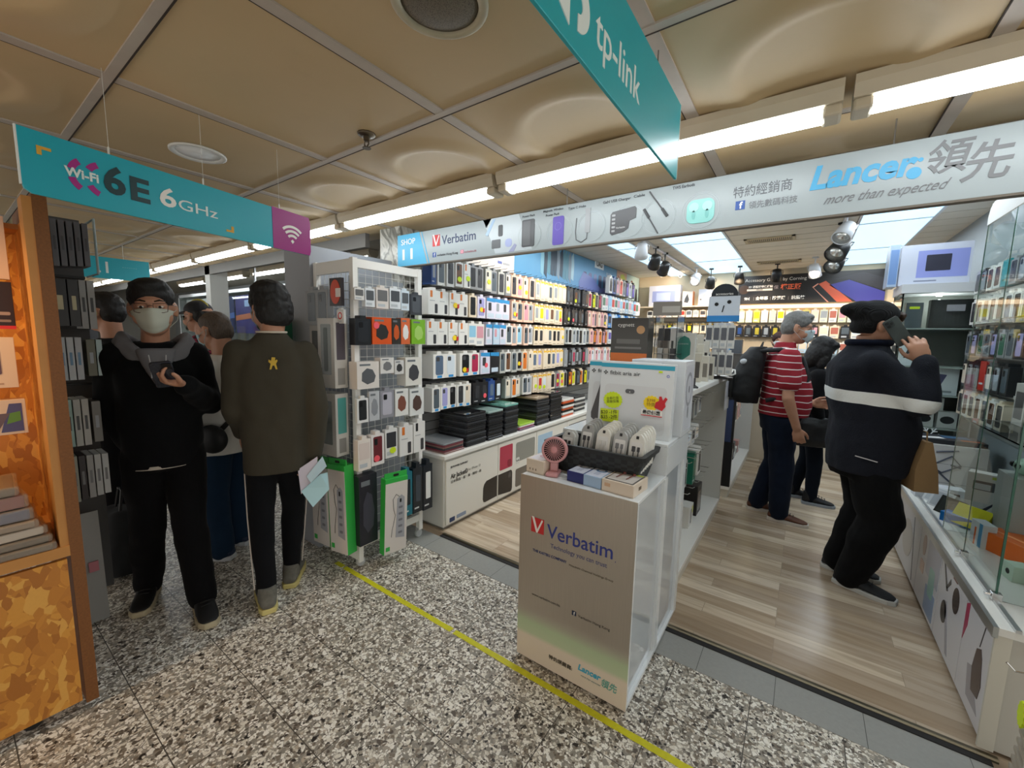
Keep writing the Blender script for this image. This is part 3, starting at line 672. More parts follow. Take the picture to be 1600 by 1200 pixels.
# woven basket
BK = N('basket_weave', .55)
_sx = BK.n('TexChecker', i_Scale=1.); BK.l(BK.map((36, 36, 44)), _sx.inputs['Vector']); BK.base(BK.mix(_sx.outputs['Fac'], '1c1f20', '2c3031')); BK.bump(_sx.outputs['Fac'], .5, .004)
t = thing('woven_basket', 'black woven strap basket filled with packaged cables on the silver stand', 'basket', (-.725, 1.745, .885))
def ringr(x, y, z, r=.02): return [(a, b_, z) for a, b_ in rrect(-x, -y, x, y, r, 3)]
obj('wall', MB().loft([ringr(.195, .10, 0), ringr(.232, .118, .128), ringr(.222, .110, .128), ringr(.187, .092, .006)]), BK.m, t)
obj('rim', MB().loft([ringr(.236, .121, .112), ringr(.239, .124, .132), ringr(.219, .108, .132), ringr(.222, .110, .112), ringr(.236, .121, .112)], cap=False), C('232627', .5), t)
obj('liner', MB().loft([ringr(.186, .091, .007), ringr(.197, .097, .052)]), BLACK, t)
CLR = mat('clear_blister', 'd8dad8', .12, alpha=.42); CLG = C('b9b9b5', .35)
def cable_pack(x, y, z, rz, lab, back='c9c8c4', plug='3a3a3c', w=.066, h=.13, deep=.02):
    t = thing('cable_pack', lab, 'cable pack', (x, y, z), (R(-14), 0, rz), 'packaged cables in the black basket')
    out = rrect(-w/2, 0, w/2, h*.86, .008)
    out = [(-w/2, 0), (w/2, 0), (w/2, h*.80), (w*.40, h*.90), (w*.20, h*.99), (-w*.20, h*.99), (-w*.40, h*.90), (-w/2, h*.80)]
    obj('blister', MB().prism(out, 0, deep, 'y'), C(back, .28, coat=.3), t, bevel=.003)
    obj('window', MB().prism(rrect(-w*.36, h*.25, w*.36, h*.76, .006), -.0012, 0, 'y'), C('dad9d5', .2), t)
    m_ = MB(); m_.prism(rrect(-w*.27, h*.52, -w*.05, h*.66, .002), -.006, -.001, 'y'); m_.tube([(-w*.15, -.003, h*.52), (-w*.15, -.003, h*.30)], .0022, 6); obj('usb_plug', m_, C(plug, .4), t)
    m_ = MB(); m_.prism(rrect(w*.08, h*.53, w*.24, h*.65, .002), -.006, -.001, 'y'); m_.tube([(w*.16, -.003, h*.53), (w*.16, -.003, h*.30)], .0022, 6); obj('charging_plug', m_, C(plug, .4), t)
    obj('hang_slot', MB().prism(rrect(-.006, h*.85, .006, h*.93, .002), -.0006, 0, 'y'), C('2a2a2a', .5), t)
for st, (x, n, c, pl, y0, lb) in enumerate(((-.865, 2, 'b9bab6', '2f2f31', 1.665, 'leftmost short'), (-.795, 5, '9b9b98', '39393b', 1.715, 'tall grey back-left'), (-.700, 6, 'd7d4ca', 'cfcdc7', 1.68, 'cream middle'), (-.620, 6, 'a9aaa8', '77787a', 1.675, 'grey right-middle'), (-.545, 6, 'd6d5cd', '3a3a3c', 1.67, 'rightmost white'))):
    for k in range(n):
        cable_pack(x+.002*k, y0+.021*k, .938+.004*k, R(random.uniform(-3, 2)), 'packaged charging cable, %s in the %s stack in the black basket' % (['front one', 'second', 'third', 'fourth', 'fifth', 'rearmost'][k], lb), c, pl, h=.165 if n > 2 else .13)
# boxes on the upper step
LIME = mat('lime_sticker', 'cfe61e', .5); YEL = mat('yellow_sticker', 'f2d31b', .5); STR = C('c9202c', .5)
def logotxt(s, par, x0, x1, z, size, m=TXD, y=-.0012, **k): return text(s, m, par, ((x0+x1)/2, y, z), FY, size, width=x1-x0, **k)
def scale_box(x, y, lab, full):
    w, h = .355, .355
    pr = [('teal_band', 'f', [(-w/2, h-.028), (w/2, h-.028), (w/2, h-.008), (-w/2, h-.008)], C('2ba0bd', .35)),
          ('printed_scale', 'f', rrect(-.15, .02, .15, .245, .02), C('cfd2d4', .25)), ('top_picture', 't', rrect(-w/2+.003, .003, w/2-.003, .042, .002), C('d9dee0', .3))]
    t = carton('smart_scale_box', lab, 'box', x, y, 1.03, w, .045, h, C('d6dbdd', .22), R(0), pr, 'white bathroom scale boxes', tilt=-4)
    logotxt('✥ fitbit aria air', t, -.165, .02, .300, .028)
    return t
scale_box(-.735, 1.975, 'white scale box standing behind, only its left edge showing', False)
_b = bpy.data.objects.get('smart_scale_box'); obj('printed_wedge', MB().prism([(-.13, .04), (-.15, .055), (-.152, .08), (-.105, .255), (-.1, .2), (-.098, .08), (-.11, .05)], -.002, 0, 'y'), C('4c4b4c', .35), _b)
t = scale_box(-.648, 1.925, 'white bathroom scale box with teal band and two price stickers behind the basket', True)
obj('printed_logo', MB().prism(rrect(-.045, .205, .0, .226, .010), -.002, 0, 'y'), C('55575a', .3), t)
obj('printed_drop', MB().prism([(-.02, .2125), (-.0225, .2155), (-.0255, .2125), (-.0225, .2095)], -.0026, -.002, 'y'), WHITE, t)
m_ = MB(); ringb(m_, .150, .300, .0055, .0022, -.0012, 0, 'y', 14); obj('printed_circle', m_, C('4a5cc0', .4), t)
obj('lime_dot', MB().prism(circ(.115, .318, .010, 14, .005), -.0016, 0, 'y'), LIME, t)
s_ = obj('price_sticker', MB().prism(star(-.105, .165, .050, 18, .9, .042), -.003, 0, 'y'), LIME, t); text('全新行貨\n原廠保養', C('6d7a1e', .5), s_, (-.105, -.0032, .165), (R(90), R(-8), 0), .016)
s_ = obj('price_card', MB().box(-.165, -.0042, .055, -.07, -.003, .118), C('cfe024', .5), t); text('$20 -1件\n$35 -2件', C('333a10', .5), s_, (-.118, -.0045, .09), (R(90), R(-5), 0), .024)
s_ = obj('price_sticker', MB().prism(star(.085, .170, .040, 14, .88, .036), -.003, 0, 'y'), YEL, t)
text('$398\n特價', C('a07a14', .5), s_, (.082, -.0034, .172), FY, .020)
obj('red_hand_mark', MB().prism([(.10, .15), (.135, .138), (.150, .16), (.146, .175), (.156, .196), (.146, .203), (.136, .186), (.128, .206), (.118, .204), (.119, .184), (.104, .176)], -.0036, -.001, 'y'), STR, s_)
text('最後優惠', C('1c1c1c', .5), s_, (.088, -.0042, .124), FY, .021, bold=.02); obj('white_strip', MB().box(.04, -.0036, .112, .137, -.001, .138), WHITE, s_); obj('red_strip', MB().box(.04, -.0038, .108, .137, -.001, .112), STR, s_)
t = carton('circulator_fan_box', 'large white box with a round fan on its side, at the back of the stand', 'box', -.58, 2.06, 1.03, .26, .20, .365, C('d3d7da', .25), 0, (('side_picture', 'r', rrect(.02, .02, .18, .345, .006), C('c8ccd2', .3)), ('printed_fan', 'r', circ(.10, .225, .066, 28, .085), C('8d9198', .3), 1), ('printed_fan_inner', 'r', circ(.10, .225, .052, 28, .068), C('c3c7cd', .3), 2), ('printed_hub', 'r', circ(.10, .225, .014, 14, .018), C('70747b', .3), 3), ('printed_base', 'r', circ(.10, .11, .012, 12, .03), C('85898f', .3), 2)))

# ================================================================ plywood (OSB) shelf in the left foreground
OSB = m_osb(); OSBE = mat('osb_edge', '7a4c24', .6, nz=.35, nscale=140); PLY = mat('pine_batten', 'bd8445', .5, nz=.15, nscale=9)
t = thing('plywood_display_case', 'tall orange chipboard display case with shelves and a plain lower front', 'display case', (-2.18, -.3, 0))
obj('end_panel', MB().box(-.55, .535, .03, 0, .57, 1.95), OSBE, t)
obj('batten', MB().box(-.10, .512, .68, -.004, .535, 1.935), PLY, t)
obj('back_panel', MB().box(-.46, -.9, .64, -.44, .535, 1.90), OSB, t)
obj('lower_front', MB().box(-.02, -.9, .05, 0, .525, .635), OSB, t)
obj('inner_side', MB().box(-.44, .525, .68, -.10, .535, 1.88), OSB, t)
obj('shelf_board', MB().box(-.46, -.9, .645, 0, .535, .685), PLY, t)
obj('top_board', MB().box(-.46, -.9, 1.86, -.30, .535, 1.88), PLY, t)
for y in (-.7, .40): obj('caster', MB().lathe([(.025, -.012), (.025, .012)], 16, axis='x').box(-.01, -.012, .0, .01, .012, .04), DARK, t, loc=(-.06, y, .025))
t = thing('clip_lamp', 'small white clip lamp on top of the chipboard case', 'lamp', (-2.62, .16, 1.88))
obj('arm', MB().tube([(0, 0, 0), (.01, 0, .05), (.04, .02, .10)], .006, 8), WHITE, t); obj('head', MB().lathe([(.012, 0), (.02, .03), (.012, .05)], 14), WHITE, t, loc=(.04, .02, .09))
lamp('case_lamp', 'SPOT', (-2.15, -.40, 1.84), 17, (1, .62, .28), size=.03, spot=120, target=(-2.5, .24, .9), blend=.8)
KRAFT = C('d8b9a0', .5)
def hangbox(x, y, z, dx, dz, dy, m, lab, prints, name='accessory_box', rot=0, cat='box', g_=None):
    return carton(name, lab, cat, x, y, z, dx, dy, dz, m, rot, prints, g_)
# ================================================================ packaged goods
_PM = {}
def pmesh(key, fn):
    if key not in _PM: _PM[key] = fn()
    return _PM[key]
def phone_pts(x0, z0, x1, z1, r=.006): return rrect(x0, z0, x1, z1, r, 2)
def pack_parts(ty, w, h, d, c, a):
    """mesh data of one package: [(part name, mesh)], the first is the body; c body colour, a accent"""
    k = (ty, round(w, 3), round(h, 3), round(d, 3), c, a)
    if k in _PM: return _PM[k]
    out = []
    hd = h*.10
    body = MB()
    if ty in ('box', 'plain'): body.box(-w/2, 0, -h, w/2, d, 0)
    else: body.prism([(-w/2, -h), (w/2, -h), (w/2, -hd), (w*.2, -hd), (w*.17, 0), (-w*.17, 0), (-w*.2, -hd), (-w/2, -hd)], 0, d, 'y')
    out.append(('body', body.mesh('pack', C(c, .32), fix=True)))
    def fl(n, pts, m, h_=.001): out.append((n, MB().prism(pts, -h_, 0, 'y').mesh(n, m)))
    z0 = -h; t = -hd
    if ty == 'tag':
        fl('orange_tag', rrect(-w*.32, t-h*.26, -w*.12, t-h*.02, .002, 1), C(a, .4)); fl('printed_phone', phone_pts(w*.10, z0+h*.05, w*.36, z0+h*.40), C('3b3b3e', .35))
        fl('printed_line', [(-w*.36, z0+h*.5), (w*.1, z0+h*.5), (w*.1, z0+h*.53), (-w*.36, z0+h*.53)], C('b4b4b4', .4))
    elif ty == 'win':
        fl('window', phone_pts(-w*.34, z0+h*.10, w*.34, t-h*.06, w*.09), C(a, .25)); fl('camera_bump', phone_pts(-w*.27, t-h*.30, -w*.02, t-h*.12, w*.05), C('1c1c1e', .2), .0018)
    elif ty == 'clip':
        fl('yellow_header', [(-w*.46, t-h*.02), (-w*.30, t-h*.10), (w*.1, t-h*.05), (w*.46, t-h*.13), (w*.40, t+h*.005), (-w*.40, t+h*.005)], C('e8b62c', .4)); fl('printed_phone', phone_pts(-w*.26, z0+h*.22, w*.30, t-h*.16, w*.08), C(a, .3))
        fl('caption', [(-w*.3, z0+h*.06), (w*.3, z0+h*.06), (w*.3, z0+h*.09), (-w*.3, z0+h*.09)], C('a08c72', .4))
    elif ty == 'card':
        fl('blue_header', [(-w/2, t-h*.14), (w/2, t-h*.17), (w/2, t), (-w/2, t)], C('2f8fc9', .4)); fl('printed_phone', phone_pts(-w*.3, z0+h*.35, w*.05, t-h*.2, w*.06), C(a, .3)); fl('caption', rrect(-w*.38, z0+h*.05, w*.38, z0+h*.24, .002, 1), C('c5d4e2', .4))
    elif ty == 'feet':
        fl('window', phone_pts(-w*.30, z0+h*.13, w*.36, t-h*.05, w*.12), C(a, .2)); fl('blue_footer', rrect(-w*.16, z0+h*.02, w*.26, z0+h*.11, .002, 1), C('2d8fd0', .4)); fl('camera_bump', phone_pts(-w*.24, t-h*.26, w*.04, t-h*.10, w*.05), C('4a4a4c', .2), .0018)
    elif ty == 'dark':
        fl('printed_phone', phone_pts(-w*.22, z0+h*.22, w*.30, t-h*.15, w*.06), C(a, .25)); fl('caption', [(-w*.36, z0+h*.08), (w*.1, z0+h*.08), (w*.1, z0+h*.11), (-w*.36, z0+h*.11)], C('c7c9cb', .4))
    elif ty == 'pale':
        fl('picture', rrect(-w*.40, z0+h*.32, w*.40, t-h*.10, .004, 2), C(a, .35)); fl('caption', rrect(-w*.38, z0+h*.08, w*.2, z0+h*.2, .001, 1), C('b9bec2', .4))
    elif ty in ('box',):
        fl('picture', [(-w*.30, z0+h*.30), (-w*.05, z0+h*.16), (w*.26, z0+h*.24), (w*.34, z0+h*.46), (w*.20, -h*.30), (-w*.06, -h*.24), (-w*.28, -h*.40)], C(a, .35)); fl('caption', rrect(-w*.38, -h*.15, w*.1, -h*.08, .001, 1), C('6f7478', .4))
    elif ty == 'plain':
        fl('caption', rrect(-w*.3, z0+h*.2, w*.3, z0+h*.26, .001, 1), C(a, .4))
    _PM[k] = out; return out
def star_mesh(kind):
    def f():
        if kind == 'red_hand':
            return MB().prism([(.0, -.018), (.014, -.02), (.022, -.008), (.020, .004), (.024, .016), (.017, .018), (.012, .006), (.006, .018), (-.002, .010)], -.002, 0, 'y').mesh('s', STR)
        m = {'lime': LIME, 'yellow': YEL, 'pink': C('ef5a66', .5)}[kind]
        pts = circ(0, 0, .021, 18) if kind == 'pink' else star(0, 0, .026, 12, .86, .022)
        return MB().prism(pts, -.0025, 0, 'y').mesh('s', m)
    return pmesh('st'+kind, f)
def pack(ty, w, h, d, c, a, loc, rot, label, cat='package', group=None, name='phone_case_pack', stick=None, sx=0, sz=.35, lean=0):
    parts = pack_parts(ty, w, h, d, c, a)
    o = link(name, parts[0][1], None, loc, (0, 0, rot) if not lean else (R(lean), 0, rot)); tag(o, label, cat, group)
    for n, me in parts[1:]: link(n, me, o)
    if stick:
        s_ = link('price_sticker', star_mesh('yellow' if stick == 'hand' else stick), o, (sx*w, -.0015, -h*(1-sz)))
        if stick == 'hand': link('red_hand_mark', star_mesh('red_hand'), s_, (.02, -.0015, -.004))
    return o
CN = {'e6e4de': 'white', 'd9d8d4': 'light grey', 'e9d9c0': 'cream', 'edc3a8': 'peach', '8e9092': 'grey', '232326': 'black', 'b9d3e6': 'pale blue', 'ddd9e8': 'lilac-white', 'b9bab4': 'clear grey', 'dba9a0': 'dusty pink', '2a4a86': 'dark blue', '3f86c8': 'blue', 'f0c9b4': 'salmon'}
AN = {'3b3b3e': 'charcoal', '1f1f22': 'black', 'd9772c': 'orange', 'a7a5d6': 'lilac', 'b02c50': 'magenta', '8ec2dc': 'sky blue', 'e7d9c5': 'beige', '6d4a34': 'brown', 'd9d21f': 'yellow', '5d6f86': 'slate blue', 'c8392c': 'red', '9aa0a6': 'silver', '3a6f57': 'green', 'd49aa5': 'pink', 'd8e2ea': 'ice white', '6a5aa8': 'purple', '566068': 'steel grey'}
TW = {'tag': 'orange-tagged box', 'win': 'box windowed on %s', 'clip': 'yellow-header pack with %s case', 'card': 'blue-header pack with %s case', 'feet': 'blue-footed box with %s case', 'dark': 'box picturing a %s phone', 'pale': 'pack picturing %s'}
# each row: (z top, height, [(y from, y to, width, type, body colours, accents, sticker list)])
ROWS = [
 (2.100, .215, [(2.19, 2.24, .05, 'dark', ['2a4a86'], ['9aa0a6'], []), (2.26, 2.53, .088, 'win', ['e6e4de', 'd9d8d4', 'd9d8d4'], ['566068', '3b3b3e', '6d4a34'], [(2, 'lime')]), (2.54, 2.62, .085, 'tag', ['e6e4de'], ['d9772c'], [(0, 'lime')]), (2.63, 2.81, .09, 'win', ['8e9092'], ['1f1f22', '3b3b3e'], []), (2.82, 3.20, .094, 'win', ['b9bab4', '8e9092'], ['e7d9c5', '566068', '3b3b3e'], [(0, 'lime'), (3, 'lime')]), (3.22, 3.62, .10, 'win', ['edc3a8', 'f0c9b4'], ['3b3b3e', 'd49aa5', 'e7d9c5'], [(1, 'yellow'), (2, 'yellow')]), (3.63, 4.30, .095, 'clip', ['e9d9c0'], ['9aa0a6', 'e7d9c5', 'd8e2ea', '566068'], []), (4.31, 4.92, .10, 'dark', ['232326'], ['566068', '3b3b3e', '6d4a34'], [(2, 'lime')]), (4.93, 5.33, .10, 'win', ['e9d9c0', '232326'], ['b02c50', 'd9d21f', '1f1f22'], [(1, 'lime')]), (5.34, 6.95, .115, 'pale', ['e6e4de', 'e6e4de', 'b9d3e6'], ['3a6f57', 'd49aa5', '8ec2dc', 'c8392c'], [])]),
 (1.855, .205, [(2.15, 2.60, .112, 'tag', ['e6e4de'], ['d9772c'], [(2, 'hand')]), (2.615, 2.71, .10, 'win', ['e9d9c0'], ['1f1f22'], []), (2.72, 2.83, .11, 'win', ['ddd9e8'], ['a7a5d6'], [(0, 'hand')]), (2.84, 3.20, .115, 'card', ['ddd9e8'], ['3b3b3e', '9aa0a6'], []), (3.22, 3.62, .10, 'win', ['f0c9b4', 'edc3a8'], ['9aa0a6', '566068', 'd49aa5'], [(0, 'hand')]), (3.63, 4.25, .10, 'clip', ['e9d9c0'], ['9aa0a6', 'd9d21f', 'a7a5d6', '6d4a34'], [(5, 'pink')]), (4.26, 4.92, .10, 'dark', ['232326'], ['3b3b3e', '566068'], [(1, 'lime'), (2, 'pink')]), (4.93, 5.60, .095, 'win', ['dba9a0', 'f0c9b4'], ['e7d9c5', 'd49aa5', '566068'], [(5, 'yellow')]), (5.61, 6.95, .115, 'pale', ['3f86c8', 'e6e4de', 'b9d3e6'], ['3b3b3e', 'd8e2ea', '8ec2dc'], [])]),
 (1.625, .205, [(2.15, 2.60, .112, 'tag', ['e6e4de'], ['d9772c'], [(2, 'hand')]), (2.61, 2.83, .11, 'pale', ['e6e4de'], ['8ec2dc', 'd49aa5'], []), (2.84, 3.13, .10, 'card', ['ddd9e8', 'b9d3e6'], ['9aa0a6', 'd49aa5', '3b3b3e'], []), (3.14, 3.62, .10, 'win', ['e6e4de', 'f0c9b4'], ['566068', '9aa0a6', '8ec2dc'], []), (3.63, 4.30, .10, 'clip', ['e9d9c0'], ['1f1f22', '3b3b3e', 'e7d9c5', '566068'], [(6, 'yellow')]), (4.31, 4.98, .095, 'win', ['b9bab4', 'd9d8d4'], ['566068', '1f1f22', '9aa0a6'], []), (4.99, 5.60, .095, 'win', ['f0c9b4', '232326', 'dba9a0'], ['d49aa5', 'd9772c'], []), (5.61, 6.95, .115, 'pale', ['e6e4de', 'e9d9c0'], ['6a5aa8', 'd49aa5', '3b3b3e', 'd9772c'], [])]),
 (1.375, .215, [(2.20, 2.46, .125, 'feet', ['e6e4de'], ['5d6f86', 'd8e2ea'], []), (2.50, 2.76, .13, 'feet', ['e6e4de'], ['1f1f22', 'b02c50'], [(0, 'hand')]), (2.77, 3.04, .13, 'card', ['ddd9e8', '232326'], ['3b3b3e', '1f1f22'], [(0, 'pink')]), (3.05, 3.32, .085, 'win', ['b9bab4', 'd9d8d4'], ['566068', '6d4a34'], []), (3.33, 3.62, .095, 'win', ['b9bab4', 'e9d9c0', 'e9d9c0'], ['1f1f22', 'd9772c', 'e7d9c5'], [(0, 'hand')]), (3.63, 4.30, .095, 'clip', ['e9d9c0'], ['5d6f86', 'a7a5d6', 'e7d9c5', '3b3b3e'], [(6, 'yellow')]), (4.31, 4.98, .095, 'dark', ['8e9092', '232326'], ['9aa0a6', '566068', 'b02c50'], []), (4.99, 5.70, .10, 'win', ['f0c9b4', 'dba9a0', 'e6e4de'], ['d49aa5', 'd8e2ea'], []), (5.71, 6.95, .12, 'pale', ['e6e4de', 'e9d9c0'], ['3a6f57', 'e7d9c5', '1f1f22'], [(0, 'lime')])]),
 (1.115, .205, [(2.19, 2.56, .09, 'feet', ['e6e4de'], ['566068', 'a7a5d6', '1f1f22', '3b3b3e'], []), (2.57, 2.66, .08, 'feet', ['e6e4de'], ['e7d9c5'], []), (2.67, 3.08, .10, 'dark', ['232326', '232326', '2a4a86', '232326'], ['3b3b3e', '3b3b3e', '5d6f86', 'd8e2ea'], [(1, 'pink')]), (3.16, 3.42, .085, 'win', ['b9bab4', 'd9d8d4'], ['e7d9c5', 'd9772c'], []), (3.43, 3.62, .09, 'win', ['d9d8d4'], ['566068', '9aa0a6'], []), (3.63, 4.02, .095, 'clip', ['e9d9c0'], ['e7d9c5', 'c8392c', 'd8e2ea'], [(0, 'lime'), (1, 'lime'), (2, 'lime')]), (4.03, 4.42, .09, 'win', ['e9d9c0', '8e9092'], ['1f1f22', 'b02c50', 'd9d21f'], [(1, 'lime'), (2, 'pink')]), (4.43, 4.95, .095, 'win', ['232326', 'e9d9c0'], ['d9772c', 'd9d21f', '566068'], [(0, 'hand')]), (4.96, 6.95, .13, 'dark', ['8e9092', '232326', 'e6e4de'], ['566068', 'd49aa5', '3b3b3e'], [])]),
]
HK = pmesh('hook', lambda: MB().tube([(0, .16, 0), (0, .0, 0), (0, -.012, .006)], .0022, 5).mesh('hook', mat('hook_wire', '4a4a4a', .3, .9)))
RN = ['top', 'second', 'third', 'fourth', 'lowest']
for ri, (zt, h, segs) in enumerate(ROWS):
    rail = thing('display_rail', 'dark horizontal rail holding the %s row of phone cases on the left wall' % RN[ri], 'rail', (-2.525, 4.6, zt+.012), R(90), 'rails on the left wall')
    obj('rail_bar', MB().box(-2.45, -.012, -.012, 2.36, 0, .010), C('2c2c2c', .5), rail)
    n = 0
    for (ya, yb, w, ty, cs, as_, st) in segs:
        cnt = max(1, round((yb-ya)/w)); ww = (yb-ya)/cnt
        for k in range(cnt):
            y = ya+ww*(k+.5); c = cs[k % len(cs)]; a = as_[k % len(as_)]
            sk = dict(st).get(k)
            hh = h*(1+random.uniform(-.03, .03)) if ty != 'tag' else h
            dd = random.choice((.10, .12, .13)) if ty in ('tag', 'feet') else random.uniform(.04, .10)
            x = -2.30+random.uniform(-.015, .006)
            txt = TW[ty]; txt = txt % AN[a] if '%s' in txt else txt
            lab = '%s %s, %s in from the entrance, %s row' % (CN[c], txt, ordn(n), RN[ri])
            pack(ty, round(ww-.004, 3), round(hh, 2), round(dd, 2), c, a, (x, y, zt-.008), R(90)+random.uniform(-.05, .05)*(ty != 'tag'), lab, 'phone case package', 'phone case packages hanging on the left wall', stick=sk, sx=random.uniform(-.1, .15), sz=random.uniform(.25, .45))
            link('hook', HK, rail, (y-4.6, -.20, .004)); n += 1
# upper extra packs at the far end
for k in range(8):
    y = 5.72+.135*k; c = ['e6e4de', '2a4a86', '8e9092', 'f0c9b4', '8e9092', '232326', 'e6e4de', '232326'][k]; a = ['3b3b3e', '1f1f22', 'd49aa5', 'c8392c', '566068', '6a5aa8', '9aa0a6', '6a5aa8'][k]
    pack('win', .12, .25, .06, c, a, (-2.34, y, 2.39), R(90), '%s hanging pack with a %s picture, %s of those above the far rows' % (CN[c], AN[a], ORD[k]), 'package', 'packs above the far rows', name='accessory_pack')
# wall posters above the rows
def poster(y0, y1, z0, z1, m, lab, extra=()):
    t = thing('wall_poster', lab, 'poster', (-2.528, y0, z0), R(90))
    obj('sheet', MB().box(0, -.004, 0, y1-y0, 0, z1-z0), m, t)
    for n_, pts, mm in extra: obj(n_, MB().prism(pts, -.0055, -.004, 'y'), mm, t)
    return t
poster(2.45, 3.56, 2.12, 2.52, C('e2ddd6', .4), 'off-white poster with a grey triangle above the near phone cases', (('grey_triangle', [(.25, .40), (.62, .40), (.52, .09), (.44, .07)], C('8c8b88', .4)), ('logo', rrect(.83, .085, .90, .11, .003), C('6a78b8', .4)), ('caption', rrect(.92, .085, 1.03, .105, .003), C('a8acb4', .4))))
g = N('blue_poster', .35); n_ = g.n('TexNoise', i_Scale=1.2, i_Detail=3.); g.l(g.map(), n_.inputs['Vector']); g.base(g.mix(n_.outputs['Fac'], '3b87bd', '6fa9cf'))
ex = []
rs = random.Random(4)
for k in range(11): cx = .55+.075*k; ex.append(('printed_shard', [(cx-.03, .10+.03*rs.random()), (cx+.035, .06+.05*rs.random()), (cx+.05, .30), (cx+.01+.03*rs.random(), .46), (cx-.03, .40)], C(rs.choice(['3d5d78', '7fb4cc', '2a3f52', 'b4d4e0', '5d92a5', '8a9aa8']), .35)))
for k in range(7): ex.append(('printed_case', rrect(1.62+.17*k, -.02+.004*k, 1.73+.17*k, .27+.004*k, .03), C(['55507e', '6a6a9a', '7f88b4', '4c5578', '52608a', '3f4a72', '7a4a62'][k], .35)))
ex.append(('logo_panel', rrect(1.98, .37, 2.30, .49, .01), C('dfe9ee', .35)))
t = poster(3.56, 6.38, 2.12, IZ-.01, g.m, 'long sky blue poster with phones in ice above the phone cases', ex)
ex2 = [obj('printed_crystal', MB().prism([(1.5, -.02), (2.8, -.02), (2.75, .10), (2.5, .14), (2.2, .10), (1.9, .22), (1.62, .26), (1.5, .12)], -.0062, -.0055, 'y'), C('7c86c0', .35), t)]
text('UAG', C('20262c', .4), t, (2.14, -.0058, .43), FY, .10, bold=.03); text('現已發售', C('d6e6ef', .4), t, (2.5, -.006, .33), FY, .05)
poster(6.39, 6.83, 2.16, IZ-.01, C('c9a898', .4), 'poster of a figure in a lime green top near the far corner', (('printed_top', [(.12, .0), (.40, .0), (.42, .28), (.30, .38), (.16, .36)], C('b7c04e', .4)), ('printed_arm', [(0, .02), (.1, 0), (.14, .3), (.05, .34)], C('a0584a', .4))))
poster(6.84, 7.46, 2.16, IZ-.01, C('bfd8d6', .4), 'pale green poster of a person with brown hair by the far corner', (('printed_hair', circ(.24, .20, .09, 16, .13), C('6b3a28', .4)), ('printed_face', circ(.28, .17, .05, 14, .08), C('d9a88c', .4)), ('printed_figure', [(.42, 0), (.56, 0), (.52, .2), (.46, .22)], C('33343c', .4))))

# ================================================================ low cabinet on the left with printed doors
CABW = C('d9d7d0', .4)
t = thing('low_cabinet', 'long low white cabinet with printed doors under the left wall of cases', 'cabinet', (-2.12, 2.145, 0))
obj('carcass', MB().box(-.40, 0, .03, -.012, 5.2, .565), CABW, t); obj('worktop', MB().box(-.41, -.012, .565, .012, 5.2, .595), C('e3e1db', .3), t, bevel=.003); obj('plinth', MB().box(-.39, .02, 0, -.03, 5.2, .03), C('8f8c86', .5), t)
DOOR = C('e4e1d8', .35)
ds = [(.02, .662), (.668, 1.30), (1.308, 1.95), (1.958, 2.6), (2.61, 3.3), (3.31, 4.0), (4.01, 5.1)]
drs = []
for a, b in ds: drs.append(obj('door', MB().box(-.012, a, .045, 0, b, .545), DOOR, t, bevel=.0015))
def dprint(d, n, pts, m, h=.0012): return obj(n, MB().prism(pts, 0, h, 'x'), m, drs[d])
BK2 = C('2c2825', .3)
dprint(0, 'printed_phone', [(y-2.145, z) for y, z in [(2.80, .272), (2.65, .262)]]+[(.475, .24), (.462, .21), (.458, .11), (.468, .085), (.49, .078)]+[(.655, .082)], BK2)
dprint(1, 'printed_phone', [(.672, .082)]+[(.86, .060), (.878, .068), (.886, .09), (.886, .235), (.878, .258), (.86, .268)]+[(.672, .268)], BK2)
dprint(1, 'printed_camera', circ(.842, .225, .026, 16), C('55504c', .25), .002); dprint(1, 'printed_phone_red', rrect(.69, .30, .885, .515, .012), C('b5364e', .3)); dprint(1, 'printed_camera', rrect(.81, .31, .865, .375, .016), C('8c1f36', .25), .002)
dprint(1, 'printed_phone_grey', rrect(.94, .318, 1.27, .505, .02), C('8f8f87', .35)); dprint(1, 'printed_camera', rrect(.945, .30, 1.0, .36, .01), C('d8d8d2', .3), .0018)
for z in (.330,): dprint(1, 'printed_lens', circ(.96, z, .008, 10), BLACK, .0026); dprint(1, 'printed_lens', circ(.985, z, .008, 10), BLACK, .0026)
dprint(1, 'printed_phone_taupe', rrect(.94, .075, 1.16, .25, .02), C('6d665d', .35))
dprint(2, 'printed_picture', rrect(1.33, .28, 1.62, .50, .004), C('a9c6dc', .35)); dprint(2, 'printed_figure', [(1.36, .06), (1.52, .06), (1.52, .20), (1.44, .25), (1.38, .20)], C('b8674a', .35)); dprint(2, 'printed_panel', rrect(1.53, .06, 1.80, .26, .004), C('3a3532', .35))
dprint(3, 'printed_picture', rrect(2.0, .08, 2.56, .5, .004), C('4c4238', .35))
def dtx(s, m, y0, y1, z, size, d=0, **k): text(s, m, drs[d], (.0016, (y0+y1)/2, z), FX, size, width=y1-y0, **k)
dtx('▣ POWER SUPPORT', C('3a3a3a', .4), .066, .262, .492, .02, bold=.02); dtx('Air Jacket®', C('45423e', .4), .066, .262, .418, .052, bold=.02); dtx('for iPhone 13', C('b0ada6', .4), .27, .42, .425, .03); dtx('日本製造・輕・薄・獨特一格', C('6b6862', .4), .07, .43, .374, .026)
dprint(0, 'logo_mark', rrect(.056, .055, .115, .09, .003), C('2c3f66', .4)); dprint(0, 'logo_mark', rrect(.135, .06, .245, .09, .006), C('8d9ab0', .4))
